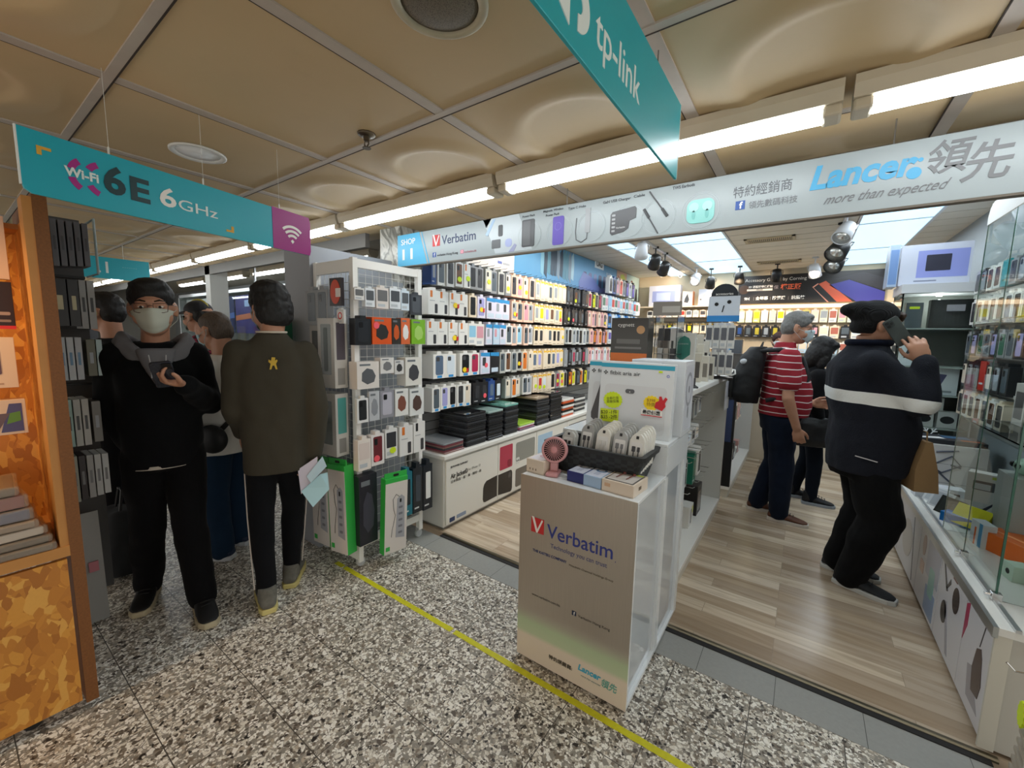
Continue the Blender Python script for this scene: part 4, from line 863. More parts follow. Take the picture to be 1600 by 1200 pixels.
# folded tablet cases stacked on the cabinet
def folders(y0, y1, z1, n, cols, lab, cap=None, x0=-2.46, x1=-2.155, zb=.595):
    rs = random.Random(int(y0*100)); hh = (z1-zb)/n
    for k in range(n):
        c = cols[k % len(cols)] if k < n-1 or not cap else cap
        nm_ = {'1c1c1f': 'black', '2b2c30': 'charcoal', '3c3e42': 'dark grey', '5b3550': 'plum', '7a3a44': 'maroon', '6fa79b': 'teal', '8a8d90': 'grey', 'd0592a': 'orange', 'e2e0da': 'white', '9db4ae': 'pale teal', 'a9d04a': 'lime', 'c05a78': 'pink', 'a08d78': 'tan', '8d6a64': 'rose brown'}[c]
        j = rs.uniform(-.008, .008)
        t = obj('tablet_case', MB().box(x0+j, y0+.004, zb+k*hh+.0005, x1+j, y1-.004, zb+(k+1)*hh-.0008), C(c, .12, coat=.6), bevel=.0015, seg=1)
        obj('spine', MB().box(x1+j, y0+.012, zb+k*hh+.002, x1+j+.004, y1-.012, zb+(k+1)*hh-.003), C(c, .3), t)
        tag(t, '%s tablet case, %s up in %s' % (nm_, ordn(k), lab), 'tablet case', 'tablet cases stacked on the left cabinet')
folders(2.17, 2.40, .675, 6, ['8d6a64', '7a3a44', '3c3e42'], 'the low rosy stack at the cabinet end', '8a8d90')
folders(2.42, 2.68, .865, 16, ['1c1c1f', '2b2c30', '3c3e42'], 'the tall black stack nearest the entrance')
folders(2.70, 2.92, .850, 14, ['1c1c1f', '2b2c30'], 'the black stack with the pale top', '9db4ae')
folders(2.94, 3.16, .875, 15, ['1c1c1f', '2b2c30', '3c3e42'], 'the black stack topped teal', '6fa79b')
folders(3.18, 3.46, .655, 4, ['5b3550', 'c05a78', 'e2e0da'], 'the low bright stack in the middle', 'a9d04a')
folders(3.48, 3.74, .880, 14, ['1c1c1f', '3c3e42', '2b2c30'], 'the tall stack behind the bright one', 'a08d78')
folders(3.76, 4.02, .900, 15, ['1c1c1f', '2b2c30'], 'the last tall black stack')
folders(4.04, 4.32, .80, 8, ['d0592a', 'e2e0da', '1c1c1f'], 'the orange and white stack')
folders(4.34, 4.62, .80, 8, ['e2e0da', '3c3e42'], 'the white stack beyond the orange one')

# ================================================================ white wire rack at the corner
RW = C('efede8', .35)
t = thing('wire_rack', 'white metal display rack on wheels hung with gadgets, at the shop corner', 'display rack', (-2.205, 1.47, 0))
D_, Wd = .53, .43
def post(x, y): return MB().box(x-.018, y-.016, .035 if y < .1 else .06, x+.018, y+.016, 1.94)
for x, y in ((-.016, .014), (-Wd+.016, .014), (-.016, D_-.014)): obj('post', post(x, y), RW, t)
obj('top_rail', MB().box(-.03, .028, 1.885, -.002, D_-.028, 1.935), RW, t); obj('top_rail', MB().box(-Wd+.03, .0, 1.86, -.03, .024, 1.935), RW, t)
obj('bottom_rail', MB().box(-.03, .028, .13, -.002, D_-.028, .18), RW, t); obj('bottom_rail', MB().box(-Wd+.03, 0, .045, -.03, .024, .10), RW, t)
h_ = MB()
for k in range(46): h_.box(-.010, .0 - .0005, .14+.039*k, -.004, .0, .155+.039*k)
for k in range(46): h_.box(0, .008, .14+.039*k, .0005, .020, .155+.039*k)
obj('slots', h_, C('4d4a46', .6), t)
m_ = MB()
for k in range(10): m_.tube([(-.022, .05+.05*k, .16), (-.022, .05+.05*k, 1.90)], .0017, 5)
for k in range(34): m_.tube([(-.022, .03, .2+.05*k), (-.022, D_-.03, .2+.05*k)], .0017, 5)
obj('side_mesh', m_, C('d2d2ce', .35), t)
m_ = MB()
for k in range(8): m_.tube([(-Wd+.05+.047*k, .018, .1), (-Wd+.05+.047*k, .018, 1.88)], .0017, 5)
for k in range(34): m_.tube([(-Wd+.03, .018, .15+.05*k), (-.03, .018, .15+.05*k)], .0017, 5)
obj('front_mesh', m_, C('d2d2ce', .35), t)
obj('inner_panel', MB().box(-.20, .10, .15, -.19, D_, 1.86), C('8f9499', .6), t)
for x, y in ((-.02, .02), (-Wd+.03, .02), (-.02, D_-.02)):
    c_ = obj('caster', MB().lathe([(.028, -.010), (.030, 0), (.028, .010)], 16, axis='x').box(-.014, -.014, .026, .014, .014, .07-.03+.002), C('b9bcbc', .3), t, loc=(x, y, .03))
def rk(y0, y1, z0, z1, ty, c, a, lab, d=.035, x=-2.15, name='gadget_box', stick=None, **k):
    return pack(ty, y1-y0, z1-z0, d, c, a, (x, (y0+y1)/2, z1), R(90), lab, 'gadget package', 'gadgets hanging on the white rack', name=name, stick=stick, **k)
rk(1.440, 1.505, 1.69, 1.765, 'pale', 'e2e0dc', '6b6b6b', 'small white pack with dark bracket, nearest the post on the top row of the rack')
rk(1.512, 1.578, 1.655, 1.775, 'pale', 'dfe3e6', '55585c', 'white pack with a slanted black remote, second on the rack top row')
rk(1.590, 1.680, 1.65, 1.79, 'pale', 'ded6cf', '6b6b6b', 'cream pack with small clip picture, third on the rack top row')
rk(1.690, 1.775, 1.655, 1.795, 'pale', 'dfe3e6', '484b50', 'white pack with a black handheld gadget, fourth on the rack top row')
rk(1.780, 1.845, 1.65, 1.79, 'pale', 'cfdbe4', '55585c', 'bluish pack with round gadget, fifth on the rack top row', d=.02)
rk(1.855, 1.955, 1.625, 1.775, 'win', '3c3e42', '55595e', 'dark grey framed pack at the far end of the rack top row', d=.02)
rk(1.440, 1.548, 1.425, 1.60, 'win', '1e2023', '2c2f33', 'black box with a dark window on the second row of the rack', d=.06)
rk(1.556, 1.700, 1.43, 1.595, 'box', 'd9561f', '2b2a28', 'orange and black gadget box on the second row of the rack', d=.07, stick='pink', sx=-.3, sz=.7)
rk(1.704, 1.772, 1.43, 1.595, 'box', '33302c', 'c9561f', 'black box with orange stripe beside the orange one on the rack', d=.07)
rk(1.776, 1.850, 1.43, 1.600, 'box', 'd96a3c', 'e8e6e2', 'white box with orange foot, right of the black striped one', d=.05)
rk(1.865, 1.985, 1.43, 1.595, 'box', '7cb52c', 'a8d06a', 'lime green box with a rocket-like gadget at the rack end', d=.07)
rk(1.445, 1.600, 1.16, 1.325, 'box', 'dcd5ce', '5a5c60', 'white box with two over-ear headsets pictured, third row of the rack', d=.08)
rk(1.612, 1.715, 1.245, 1.345, 'box', 'dedbd6', '77787a', 'small white box with a grey gadget on the third row of the rack', d=.06)
rk(1.722, 1.795, 1.235, 1.325, 'box', 'd5d3cf', '3a3b3d', 'small tilted white box with a black gadget on the third row', d=.04)
rk(1.810, 1.950, 1.150, 1.340, 'box', 'e0ddd4', '45464a', 'tall white box with a microphone picture, end of the third row', d=.09)
rk(1.440, 1.518, .955, 1.12, 'win', 'dcdcda', '26292c', 'white-rimmed pack with a black tablet glass on the fourth row', d=.02)
rk(1.526, 1.600, .955, 1.14, 'box', 'b9bbbe', '8a8d92', 'pale grey pack with a camera picture on the fourth row', d=.02)
rk(1.606, 1.712, .96, 1.155, 'win', '8f8f96', 'b6b4bf', 'grey-lilac clear case pack in the middle of the fourth row', d=.03)
rk(1.722, 1.830, .955, 1.135, 'box', 'e0dfda', '7c4a3c', 'white box with a round brown charger, fourth row of the rack', d=.06)
rk(1.845, 1.970, .940, 1.125, 'box', 'dedfdc', '55403a', 'white box with a dark brown car holder, end of the fourth row', d=.07)
rk(1.440, 1.530, .655, .87, 'pale', 'e2d9d0', 'd7c8c0', 'cream cable box nearest the post on the fifth row of the rack', d=.05)
rk(1.534, 1.630, .665, .885, 'win', 'e3dedb', '6b2a30', 'white box with a maroon power bank and red round sticker', d=.05, stick='pink', sx=-.1, sz=.2)
rk(1.640, 1.735, .69, .90, 'pale', 'e0dfdc', '33343a', 'white cable box with black plug and lime sticker, fifth row', d=.03, stick='lime', sx=.1, sz=.22)
rk(1.755, 1.868, .675, .90, 'tag', 'e2e0dc', 'd9772c', 'white charger box with orange sides, fifth row of the rack', d=.06)
rk(1.876, 1.980, .675, .91, 'tag', 'e2e0dc', '2a2a2c', 'white charger box at the end of the fifth row of the rack', d=.05)
rk(1.440, 1.570, .17, .62, 'box', '25242c', '43424e', 'tall black boxed power strip with purple top, bottom of the rack', d=.06, name='power_strip_box')
rk(1.775, 1.86, .24, .585, 'dark', '1c6f80', '1d2a33', 'slim teal and black power strip pack low on the rack', d=.05, name='power_strip_box')
rk(1.868, 1.955, .235, .60, 'dark', '1c242b', '3c4650', 'black power strip pack beside the teal one, low on the rack', d=.05, name='power_strip_box')
rk(1.962, 2.050, .225, .60, 'dark', '141d28', 'e4e4e2', 'navy power strip pack with white sockets, last on the rack', d=.05, name='power_strip_box')
def strip_box(loc, rot, w, h, d, lab):
    t = thing('power_strip_box', lab, 'gadget package', loc, rot, 'power strip boxes on the white rack')
    GRN = C('35b04a', .4)
    obj('box', MB().box(-w/2, 0, 0, w/2, d, h), GRN, t, bevel=.0015)
    obj('front_print', MB().box(-w/2+.001, -.0015, .002, w/2-.001, 0, h*.94), C('d9d2cb', .35), t)
    sx = w*.12; a = obj('printed_strip', MB().prism([(sx-w*.13, h*.20), (sx+w*.27, h*.17), (sx+w*.24, h*.72), (sx+w*.10, h*.76), (sx-w*.09, h*.72)], -.003, -.0015, 'y'), C('a3a4aa', .35), t)
    for k in range(5): obj('printed_socket', MB().prism(rrect(sx-w*.02, h*(.24+.085*k), sx+w*.16, h*(.27+.085*k), .003, 1), -.0036, -.003, 'y'), C('77787e', .35), a)
    obj('printed_plug', MB().prism(rrect(sx+w*.02, h*.66, sx+w*.10, h*.71, .002, 1), -.0036, -.003, 'y'), BLACK, a)
    obj('printed_cord', MB().tube([(sx, -.002, h*.74), (sx-w*.14, -.002, h*.78), (sx-w*.28, -.002, h*.72), (sx-w*.24, -.002, h*.58), (sx-w*.16, -.002, h*.50), (sx-w*.30, -.002, h*.30), (sx-w*.32, -.002, h*.22)], .0018, 5), C('2a2a2a', .4), t)
    obj('green_square', MB().prism(rrect(-w*.44, h*.045, -w*.26, h*.10, .001, 1), -.0024, -.0015, 'y'), GRN, t)
    obj('hang_header', MB().box(-w/2, d*.2, h, w/2, d*.3, h+.035), GRN, t)
    obj('hang_hole', MB().prism(rrect(-.02, h+.008, .02, h+.024, .006), d*.2-.001, d*.3+.001, 'y'), BLACK, t)
    return t
strip_box((-2.075, 1.648, .075), (0, R(2.2), R(84)), .165, .50, .055, 'white and green power strip box leaning outwards, on the rack side')
strip_box((-2.255, 1.365, .13), (0, R(-1.5), R(8)), .15, .565, .07, 'white box with green right side, front of the rack by the post')
strip_box((-2.445, 1.36, .13), (0, R(-1), R(4)), .17, .55, .06, 'white and green power strip box on the rack front, away from the post')
a = carton('long_box', 'tall white box with grey window on the rack front, upper', 'gadget package', -2.32, 1.355, 1.165, .15, .09, .415, C('c6c2bb', .35), R(6), (('window', 'f', rrect(-.045, .08, .045, .38, .008), C('6e7672', .2)), ('product', 'f', rrect(-.02, .10, .015, .36, .012), C('3c4a44', .3), 2), ('side_print', 'r', rrect(.015, .17, .075, .39, .004), C('5c555e', .3)), ('barcode', 'r', rrect(.02, .02, .07, .12, .001), C('8f8d89', .4))))
carton('long_box', 'second tall grey box behind the white one on the rack front', 'gadget package', -2.50, 1.40, 1.165, .15, .06, .405, C('b5b0a8', .35), R(2), (('window', 'f', rrect(-.05, .12, .02, .34, .006), C('565b5a', .2)),))
carton('long_box', 'tall box with teal side panel on the rack front, middle height', 'gadget package', -2.325, 1.355, .745, .15, .09, .385, C('c9c6c0', .35), R(6), (('window', 'f', rrect(-.05, .07, .04, .34, .008), C('59645f', .2)), ('side_print', 'r', rrect(.015, .14, .075, .36, .004), C('57a39d', .35)), ('barcode', 'r', rrect(.02, .02, .07, .11, .001), C('8f8d89', .4))))
carton('long_box', 'grey box beside the teal-sided one, partly behind the olive shirt', 'gadget package', -2.50, 1.40, .745, .15, .06, .375, C('aaa69e', .35), R(2), (('window', 'f', rrect(-.05, .1, .02, .31, .006), C('4e5453', .2)),))
for k, x in enumerate((-2.52, -2.40)):
    pack('win', .115, .235, .035, '8e9092', '566068', (x, 1.385, 1.775), R(3), 'clear-fronted grey cable pack, %s on the rack front top hook' % ('left' if k == 0 else 'right'), 'gadget package', 'gadgets hanging on the white rack', name='gadget_box')
t = pack('plain', .11, .16, .02, '2a2022', '9aa0a6', (-2.255, 1.385, 1.812), R(3), 'black pack with a big red-orange disc, top of the rack front', 'gadget package', 'gadgets hanging on the white rack', name='gadget_box')
obj('orange_disc', MB().prism(circ(0, -.08, .045, 24, .070), -.002, 0, 'y'), C('cf4420', .35), t); obj('white_caption', MB().prism(rrect(.005, -.11, .05, -.06, .002), -.003, -.001, 'y'), C('e0d8d4', .4), t)
t = pack('pale', .07, .09, .015, 'd6d6d4', 'e4e2e0', (-2.235, 1.40, 1.64), R(0), 'small white card with a red ring under the orange disc pack', 'gadget package', 'gadgets hanging on the white rack', name='gadget_box')
m_ = MB(); ringb(m_, 0, -.045, .018, .006, -.0025, -.001, 'y', 16); obj('red_ring', m_, STR, t)
# ================================================================ island shelving behind the stand
UW = C('dcdbd5', .35); UG = C('c9cbc6', .3)
def island(y0, y1, top, x0, x1, lab, end_m, near=None):
    t = thing('island_shelf', lab, 'shelf unit', (x1, y0, 0)); W, L = x1-x0, y1-y0
    obj('top_board', MB().box(-W, 0, top-.035, 0, L, top), UW, t, bevel=.006); obj('bottom_shelf', MB().box(-W, 0, .085, 0, L, .115), C('e6e4dd', .3), t, bevel=.002)
    obj('plinth', MB().box(-W+.02, .02, 0, -.012, L-.02, .085), C('cfcabb', .4), t); obj('back_board', MB().box(-W+.16, .02, .115, -W+.175, L-.02, top-.035), UG, t)
    obj('side_panel', MB().box(-W, 0, .115, 0, .03, top-.035), near or UW, t, bevel=.002); obj('side_panel', MB().box(-W, L-.035, .115, 0, L, top-.035), end_m, t, bevel=.002)
    return t
u1 = island(2.36, 3.93, 1.21, -.98, -.50, 'white island shelf unit open to the aisle, behind the silver stand', C('bdbdb6', .35))
m_ = MB().box(-.004, 1.42, .92, .004, 1.60, 1.16); obj('label_panel', m_, C('cdcfd6', .3), u1)
hk = []
rsx = random.Random(9)
for k, (y, z) in enumerate([(2.48+.15*i, z) for z in (1.08, .86, .66, .44) for i in range(9)]):
    obj('wire_hook', MB().tube([(-.30, 0, 0), (-.07, 0, .0), (-.055, 0, .012)], .0028, 6), CHROME, u1, loc=(0, y-2.36, z))
def ip(y, z, w, h, ty, c, a, lab, d=.05, x=-.62, nm='accessory_pack'):
    return pack(ty, w, h, d, c, a, (x, y+(.34 if y < 4 else 0), z), R(90), lab, 'package', 'packs hanging in the island shelf', name=nm)
k = 0
for y, c, a, w, h in ((2.50, '8e9092', '3b3b3e', .10, .14), (2.63, 'b9bab4', '1f1f22', .12, .17), (2.78, '232326', '566068', .10, .16), (2.92, 'b9bab4', '566068', .10, .15), (3.06, 'd9d8d4', '9aa0a6', .09, .13)):
    ip(y, 1.075, w, h, 'win', c, a, '%s gadget pack, %s on the upper hooks of the island shelf' % (CN[c], ORD[k])); k += 1
k = 0
for y, c, a, w, h in ((2.50, 'e6e4de', 'e7d9c5', .10, .12), (2.63, 'e9d9c0', '9aa0a6', .11, .13), (2.77, 'e6e4de', 'd8e2ea', .10, .12), (2.90, 'd9d8d4', '3b3b3e', .10, .13), (3.03, 'e6e4de', 'e7d9c5', .10, .11)):
    ip(y, .855, w, h, 'pale', c, a, '%s card pack, %s on the middle hooks of the island shelf' % (CN[c], ORD[k]), d=.09); k += 1
ip(2.55, .655, .11, .19, 'win', 'd9d8d4', 'd9d21f', 'grey pack with yellow insert on the lower hooks of the island shelf')
ip(2.72, .655, .10, .22, 'win', 'b9bab4', '566068', 'clear pack on the lower hooks, left of the green one')
ip(2.92, .660, .10, .24, 'dark', '1f6a55', '3a6f57', 'dark green case pack hanging low in the island shelf', d=.06, x=-.60)
ip(3.10, .665, .11, .22, 'win', 'e6e4de', '1f1f22', 'white pack with a black window beside the dark green one', d=.12, x=-.60)
ip(2.60, .43, .12, .20, 'win', '232326', '6d4a34', 'black pack with brown insert in the lowest hooks of the island shelf')
carton('pouch_box', 'black case box standing on the bottom shelf of the island unit', 'package', -.585, 3.46, .115, .16, .13, .24, C('231f1d', .35), R(90), (('window', 'f', rrect(-.055, .03, .055, .19, .008), C('4e3a2e', .2)),))
carton('picture_box', 'white box with thin black drawing on the island unit bottom shelf', 'package', -.585, 3.18, .115, .14, .11, .16, C('d7d5ce', .4), R(90), (('drawing', 'f', rrect(-.01, .02, .01, .13, .002), C('3a3a3a', .4)), ('lime_label', 'f', rrect(.03, .09, .06, .14, .002), C('cfd84a', .4))))
carton('picture_box', 'taller white box nearest the stand on the island bottom shelf', 'package', -.60, 2.90, .115, .14, .12, .22, C('cdcac2', .4), R(90), (('drawing', 'f', rrect(-.05, .04, .05, .17, .004), C('7f8488', .4)),))
# things on top of the island
a = carton('charger_box', 'large grey-black box with orange base and round gold sticker on the island', 'box', -.925, 2.60, 1.21, .235, .16, .42, C('42403c', .35), R(4), (('orange_base', 'f', [(-.117, .0), (.117, .0), (.117, .195), (-.117, .195)], C('c3672f', .4)), ('printed_strip', 'f', rrect(-.08, .255, .07, .285, .004), C('5f5d59', .3)), ('printed_strip', 'f', rrect(-.09, .222, .08, .235, .002), C('6a6864', .3)), ('gold_sticker', 'f', circ(.072, .345, .026, 20), C('b98e62', .4), 1)))
logotxt('cygnett', a, -.075, .03, .375, .032, C('d8d6d0', .4))
t = thing('accessory_case', 'clear acrylic case of small hanging gadgets beside the orange-based box', 'display case', (-.74, 2.76, 1.21), 0)
for n_, b_ in (('side', MB().box(-.07, 0, 0, -.066, .18, .44)), ('side', MB().box(.066, 0, 0, .07, .18, .44)), ('back', MB().box(-.07, .176, 0, .07, .18, .44))): obj(n_, b_, ACRYL, t)
obj('header', MB().box(-.09, -.004, .44, .09, 0, .53), C('a5a19a', .4), t); obj('shelf', MB().box(-.066, 0, .19, .066, .176, .195), C('7d7a74', .4), t); obj('base', MB().box(-.07, 0, 0, .07, .18, .012), C('4a4846', .4), t)
for kx in range(3):
    for kz in range(3): obj('boxed_item', MB().box(-.055+.04*kx, .03, .02+.13*kz, -.025+.04*kx, .06, .10+.13*kz), C(['3c3c3e', 'c9c8c4', '57585a', 'b2a99c', '2c2c2e'][(kx*2+kz) % 5], .4), t)
obj('header_light_band', MB().box(-.03, -.006, .46, .08, -.004, .50), C('d9d8d2', .4), t)
t = thing('phone_speaker', 'dark domed gadget on the island between clear boxes', 'speaker', (-.83, 3.3, 1.21)); obj('dome', MB().lathe([(.11, 0), (.115, .10), (.11, .28), (.09, .345), (.05, .375), (.005, .385)], 24), C('35332f', .3), t, smooth=True)
carton('tall_box', 'slim pinkish grey box standing on the island', 'box', -.80, 2.95, 1.21, .07, .06, .36, C('c5b8ac', .4), 0, (('picture', 'f', rrect(-.025, .1, .025, .30, .003), C('a08f82', .4)),))
t = carton('tall_box', 'tall white box with a dark green arch on the island', 'box', -.66, 2.92, 1.21, .135, .05, .335, C('d9d9d2', .35), R(3), (('green_arch', 'f', [(-.042, .12), (-.042, .27), (-.03, .30), (0, .315), (.03, .30), (.042, .27), (.042, .19)], C('2f7f70', .4)),))
text('MAGNETIC', C('bfd8d2', .4), t, (0, -.002, .26), FY, .012)
k = 0
for y, x, h, c in ((3.10, -.64, .30, 'd3cdbf'), (3.16, -.60, .26, 'dad6c9'), (3.24, -.625, .33, 'd8d3c6'), (3.02, -.585, .20, 'cfc9ba'), (3.12, -.555, .18, 'ded9cc'), (3.34, -.60, .28, 'd5d2c8'), (3.30, -.55, .17, 'cfcbbf')):
    carton('slim_box', '%s narrow cream box of the cluster before the card spinner' % ORD[k], 'box', x, y, 1.21, .045, .035, h, C(c, .4), R(2), (('picture', 'f', rrect(-.014, .03, .014, h*.7, .002), C(['5a5450', '8a857c', '3a3836'][k % 3], .4)),), 'cream boxes on the island'); k += 1
t = thing('card_spinner', 'white and blue topped counter spinner hung with small accessory cards', 'display', (-.52, 3.48, 1.21))
obj('base', MB().lathe([(.10, 0), (.10, .012), (.02, .016)], 24), BLACK, t); obj('pole', MB().lathe([(.012, .01), (.012, .55)], 10), STEEL, t)
obj('column', MB().box(-.05, -.05, .03, .05, .05, .42), C('c9ccd2', .4), t)
hd_ = obj('header_board', MB().prism([(-.11, .43), (.11, .43), (.105, .62)]+[(.092*math.cos(R(a_)), .62+.09*math.sin(R(a_))) for a_ in range(0, 181, 20)]+[(-.105, .62)], -.012, -.004, 'y'), C('cfd6df', .35), t)
obj('black_arch', MB().prism([(.092*math.cos(R(a_)), .62+.09*math.sin(R(a_))) for a_ in range(0, 181, 15)], -.014, -.012, 'y'), C('20262c', .4), hd_)
obj('blue_band', MB().box(-.11, -.0145, .43, .11, -.012, .475), C('2f86c9', .4), hd_); text('accessories', WHITE, hd_, (0, -.0155, .635), FY, .026)
for (x, z) in ((-.05, .56), (.035, .575)): obj('printed_earbud', MB().prism(circ(x, z, .014, 12), -.0135, -.012, 'y'), BLACK, hd_)
obj('printed_stick', MB().prism([(-.012, .50), (-.004, .50), (.006, .55), (-.002, .55)], -.0135, -.012, 'y'), BLACK, hd_)
k = 0
for z in (.42, .22):
    for x in (-.075, -.025, .025, .075):
        pack('pale', .046, .19, .012, 'd9d8d4', '5d5f66', (-.52+x, 3.405, 1.21+z), 0, 'small grey cable card, %s of the eight on the counter spinner' % ORD[k], 'package', 'cards on the spinner', name='cable_card'); k += 1
t = thing('tablet_display', 'small black display tablet lying at the island edge', 'tablet', (-.585, 2.66, 1.21), R(20)); obj('slab', MB().box(-.075, -.055, 0, .075, .055, .010), C('2a2c2f', .25), t, bevel=.003); obj('stand_back', MB().box(-.07, .03, .01, .07, .045, .055, ), C('35373a', .3), t); obj('printed_mark', MB().box(-.02, .029, .025, .02, .030, .04), C('b9c0c4', .4), t)
t = thing('lamp_hook', 'small white curved hook lamp at the far end of the island', 'lamp', (-.505, 3.86, 1.21)); obj('stem', MB().tube([(0, 0, 0), (0, 0, .03), (.02, 0, .05), (.05, 0, .045), (.055, 0, .015), (.03, 0, .0)], .007, 8), WHITE, t, smooth=True)
# second island
u2 = island(4.27, 6.0, 1.12, -.95, -.47, 'second island shelf unit beyond the aisle gap, with a black printed end', UW, C('141416', .3))
obj('end_print', MB().box(-.44, -.002, .55, -.02, 0, .95), C('2b3a5c', .35), u2); text('R', WHITE, u2, (-.07, -.003, 1.02), FY, .10, bold=.03)
text('MOZA', C('c9cdd6', .4), u2, (-.25, -.003, .48), FY, .07, bold=.03)
k = 0
for i in range(7):
    y = 4.45+.2*i; ip(y, .80, .12, .22, 'win', ['f0c9b4', 'e6e4de', 'edc3a8'][i % 3], ['9aa0a6', '1f1f22', 'd49aa5'][i % 3], 'pinkish pack in the second island, %s from its black end' % ORD[i], x=-.57)
for i in range(8):
    y = 4.42+.19*i; carton('small_box', 'small boxed item low in the second island, %s from its end' % ORD[i], 'box', -.57, y, .115, .12, .14, .10+.05*(i % 3), C(['cfcac2', '4a4a4c', 'e0ddd6', 'b88d86'][i % 4], .4), R(90), (('picture', 'f', rrect(-.04, .02, .04, .08, .003), C(['6a6a6c', 'c9c9c9'][i % 2], .4)),), 'boxes in the second island')

# ================================================================ back wall
def btext(s, m, par, x, z, size, y=-.008, **k): return text(s, m, par, (x, y, z), FY, size, **k)
BY = 7.495
t = thing('wall_banner', 'wide black banner on the back wall with orange, purple and white print', 'banner', (-.93, BY, 2.075))
obj('board', MB().box(0, -.03, 0, 1.75, 0, .425), C('1d1b1b', .3), t, bevel=.003)
def bn(n_, pts, m, h=.0015): return obj(n_, MB().prism(pts, -.03-h, -.03, 'y'), m, t)
bn('orange_beam', [(1.02, .26), (1.10, .30), (1.42, .0), (1.25, .0)], C('c4583a', .35)); bn('orange_line', [(.95, .22), (1.01, .27), (1.02, .26), (.965, .21), (1.16, 0), (1.14, 0)], C('d2907a', .35), .002)
bn('purple_slab', [(1.14, .24), (1.36, .30), (1.75, .12), (1.75, .0), (1.46, .0)], C('3c3a86', .35)); bn('dark_slab', [(1.20, .32), (1.5, .40), (1.75, .30), (1.75, .14), (1.37, .31)], C('2c2a2e', .35)); bn('glow_patch', circ(.0+.08, .22, .07, 16), C('4e3524', .4), .001)
btext('Accessory Glass 2 by Corning', C('cfcac2', .4), t, .48, .355, .075, y=-.033, align='CENTER').scale = (.86, .86, 1)
btext('3D 滿版玻璃保護貼', C('e6e2dc', .4), t, .30, .255, .038, y=-.033, bold=.02); bn('strip', rrect(.12, .195, .46, .225, .003), C('d8cfc4', .35)); btext('獨家授權', C('2a2422', .4), t, .29, .21, .022, y=-.034)
btext('保', C('9b8f92', .4), t, .505, .235, .06, y=-.033); btext('權正版', C('d9623c', .4), t, .69, .235, .085, y=-.033, bold=.03)
btext('9H', WHITE, t, .13, .075, .06, y=-.033, bold=.03); 
for x, s_ in ((.33, '全螢幕'), (.55, '防爆膜'), (.79, '抗指紋')): btext(s_, WHITE, t, x, .078, .055, y=-.033, bold=.03)
for x in (.22, .44, .67): bn('divider', [(x, .05), (x+.004, .05), (x+.004, .10), (x, .10)], C('8d8a86', .4))
t = thing('wall_shelving', 'pale shelving fixed across the back wall under the banner', 'shelving', (-2.4, BY, 0))
SHM = C('d6c6ad', .5)
obj('back_panel', MB().box(0, -.02, .9, 3.5, -.005, 2.05), C('cdb99b', .6), t)
obj('top_shelf', MB().box(0, -.28, 2.03, 1.42, 0, 2.05), SHM, t, bevel=.003); obj('lit_shelf_strip', MB().box(1.45, -.12, 2.0, 3.45, 0, 2.045), mat('shelf_glow', 'ffe0b8', .5, emit=1.1), t)  # beige shelf strip under the banner; its lit look is put in as emission
for z in (1.60, 1.38): obj('rail_bar', MB().box(.1, -.05, z+.19, 3.45, -.02, z+.20), C('6d6558', .5), t)
obj('glass_shelf', MB().box(.1, -.25, 1.845, 1.40, -.02, 1.855), GLASS, t)
for x in (1.40,): obj('upright', MB().box(x, -.26, .9, x+.03, 0, 2.03), C('e2dccf', .4), t)
def boxtop(x0, x1, h, m, lab, pr=(), y=7.27, z=2.05): return carton('boxed_device', lab, 'box', (x0+x1)/2, y, z, x1-x0, .14, h, m, 0, pr)
boxtop(-2.27, -1.76, .35, C('c7c8d4', .35), 'large lilac-white box with a screen picture on the back wall shelf', (('picture', 'f', rrect(-.20, .07, .18, .26, .004), C('8c96c2', .3)), ('screen', 'f', rrect(-.13, .10, .10, .23, .004), C('a9b4d8', .3), 1)))
boxtop(-1.72, -1.56, .24, C('cfc6bd', .4), 'white and orange box with dark headphones on the back shelf', (('orange_side', 'r', rrect(.0, .0, .14, .24, .002), C('cf7d4a', .4)), ('printed_headphones', 'f', [(-.05, .06), (.01, .05), (.03, .10), (.01, .16), (.0, .2), (-.02, .16), (-.04, .12)], C('3a3d42', .3))))
boxtop(-1.47, -1.28, .26, C('c4c6cf', .4), 'pale box with light headphones in the middle of the back shelf', (('printed_headphones', 'f', rrect(-.03, .06, .05, .18, .03), C('9a9496', .3)), ('printed_cup', 'f', circ(-.06, .10, .016), C('4a4a50', .3))))
boxtop(-1.24, -1.03, .24, C('bfc3c8', .35), 'pale grey box at the banner end of the back shelf', (('picture', 'f', rrect(-.07, .05, .07, .20, .01), C('a9b0b8', .3)),))
t = thing('camera_figure', 'white and black round camera figure on a small stand by the banner', 'figure', (-1.03, 7.15, 2.05)); obj('stand', MB().lathe([(.04, 0), (.035, .05), (.012, .07), (.012, .12)], 14), C('6a2b2b', .4), t); obj('head', MB().ell((0, 0, .18), (.075, .06, .06)), C('d6d6d2', .3), t, smooth=True); obj('cap', MB().lathe([(.075, .215), (.07, .235), (.045, .24), (.04, .275), (.005, .28)], 18), BLACK, t, smooth=True); obj('lens', MB().lathe([(.032, -.05), (.032, -.068), (.018, -.07), (.0008, -.066)], 18, axis='y', M=Matrix.Translation((.02, 0, .18))), BLACK, t)
AC2 = ['9aa0a6', 'd49aa5', 'e7d9c5', 'b46a5a', '566068', 'd8e2ea', '3b3b3e']
def brow(x0, x1, n, z, h, spec, nm, lab, grp, y=7.40):
    w = (x1-x0)/n
    for k in range(n):
        ty, c, a = spec(k); pack(ty, w*.86, h, .03, c, a, (x0+w*(k+.5), y, z), 0, lab % ORD[k], 'package', grp, name=nm)
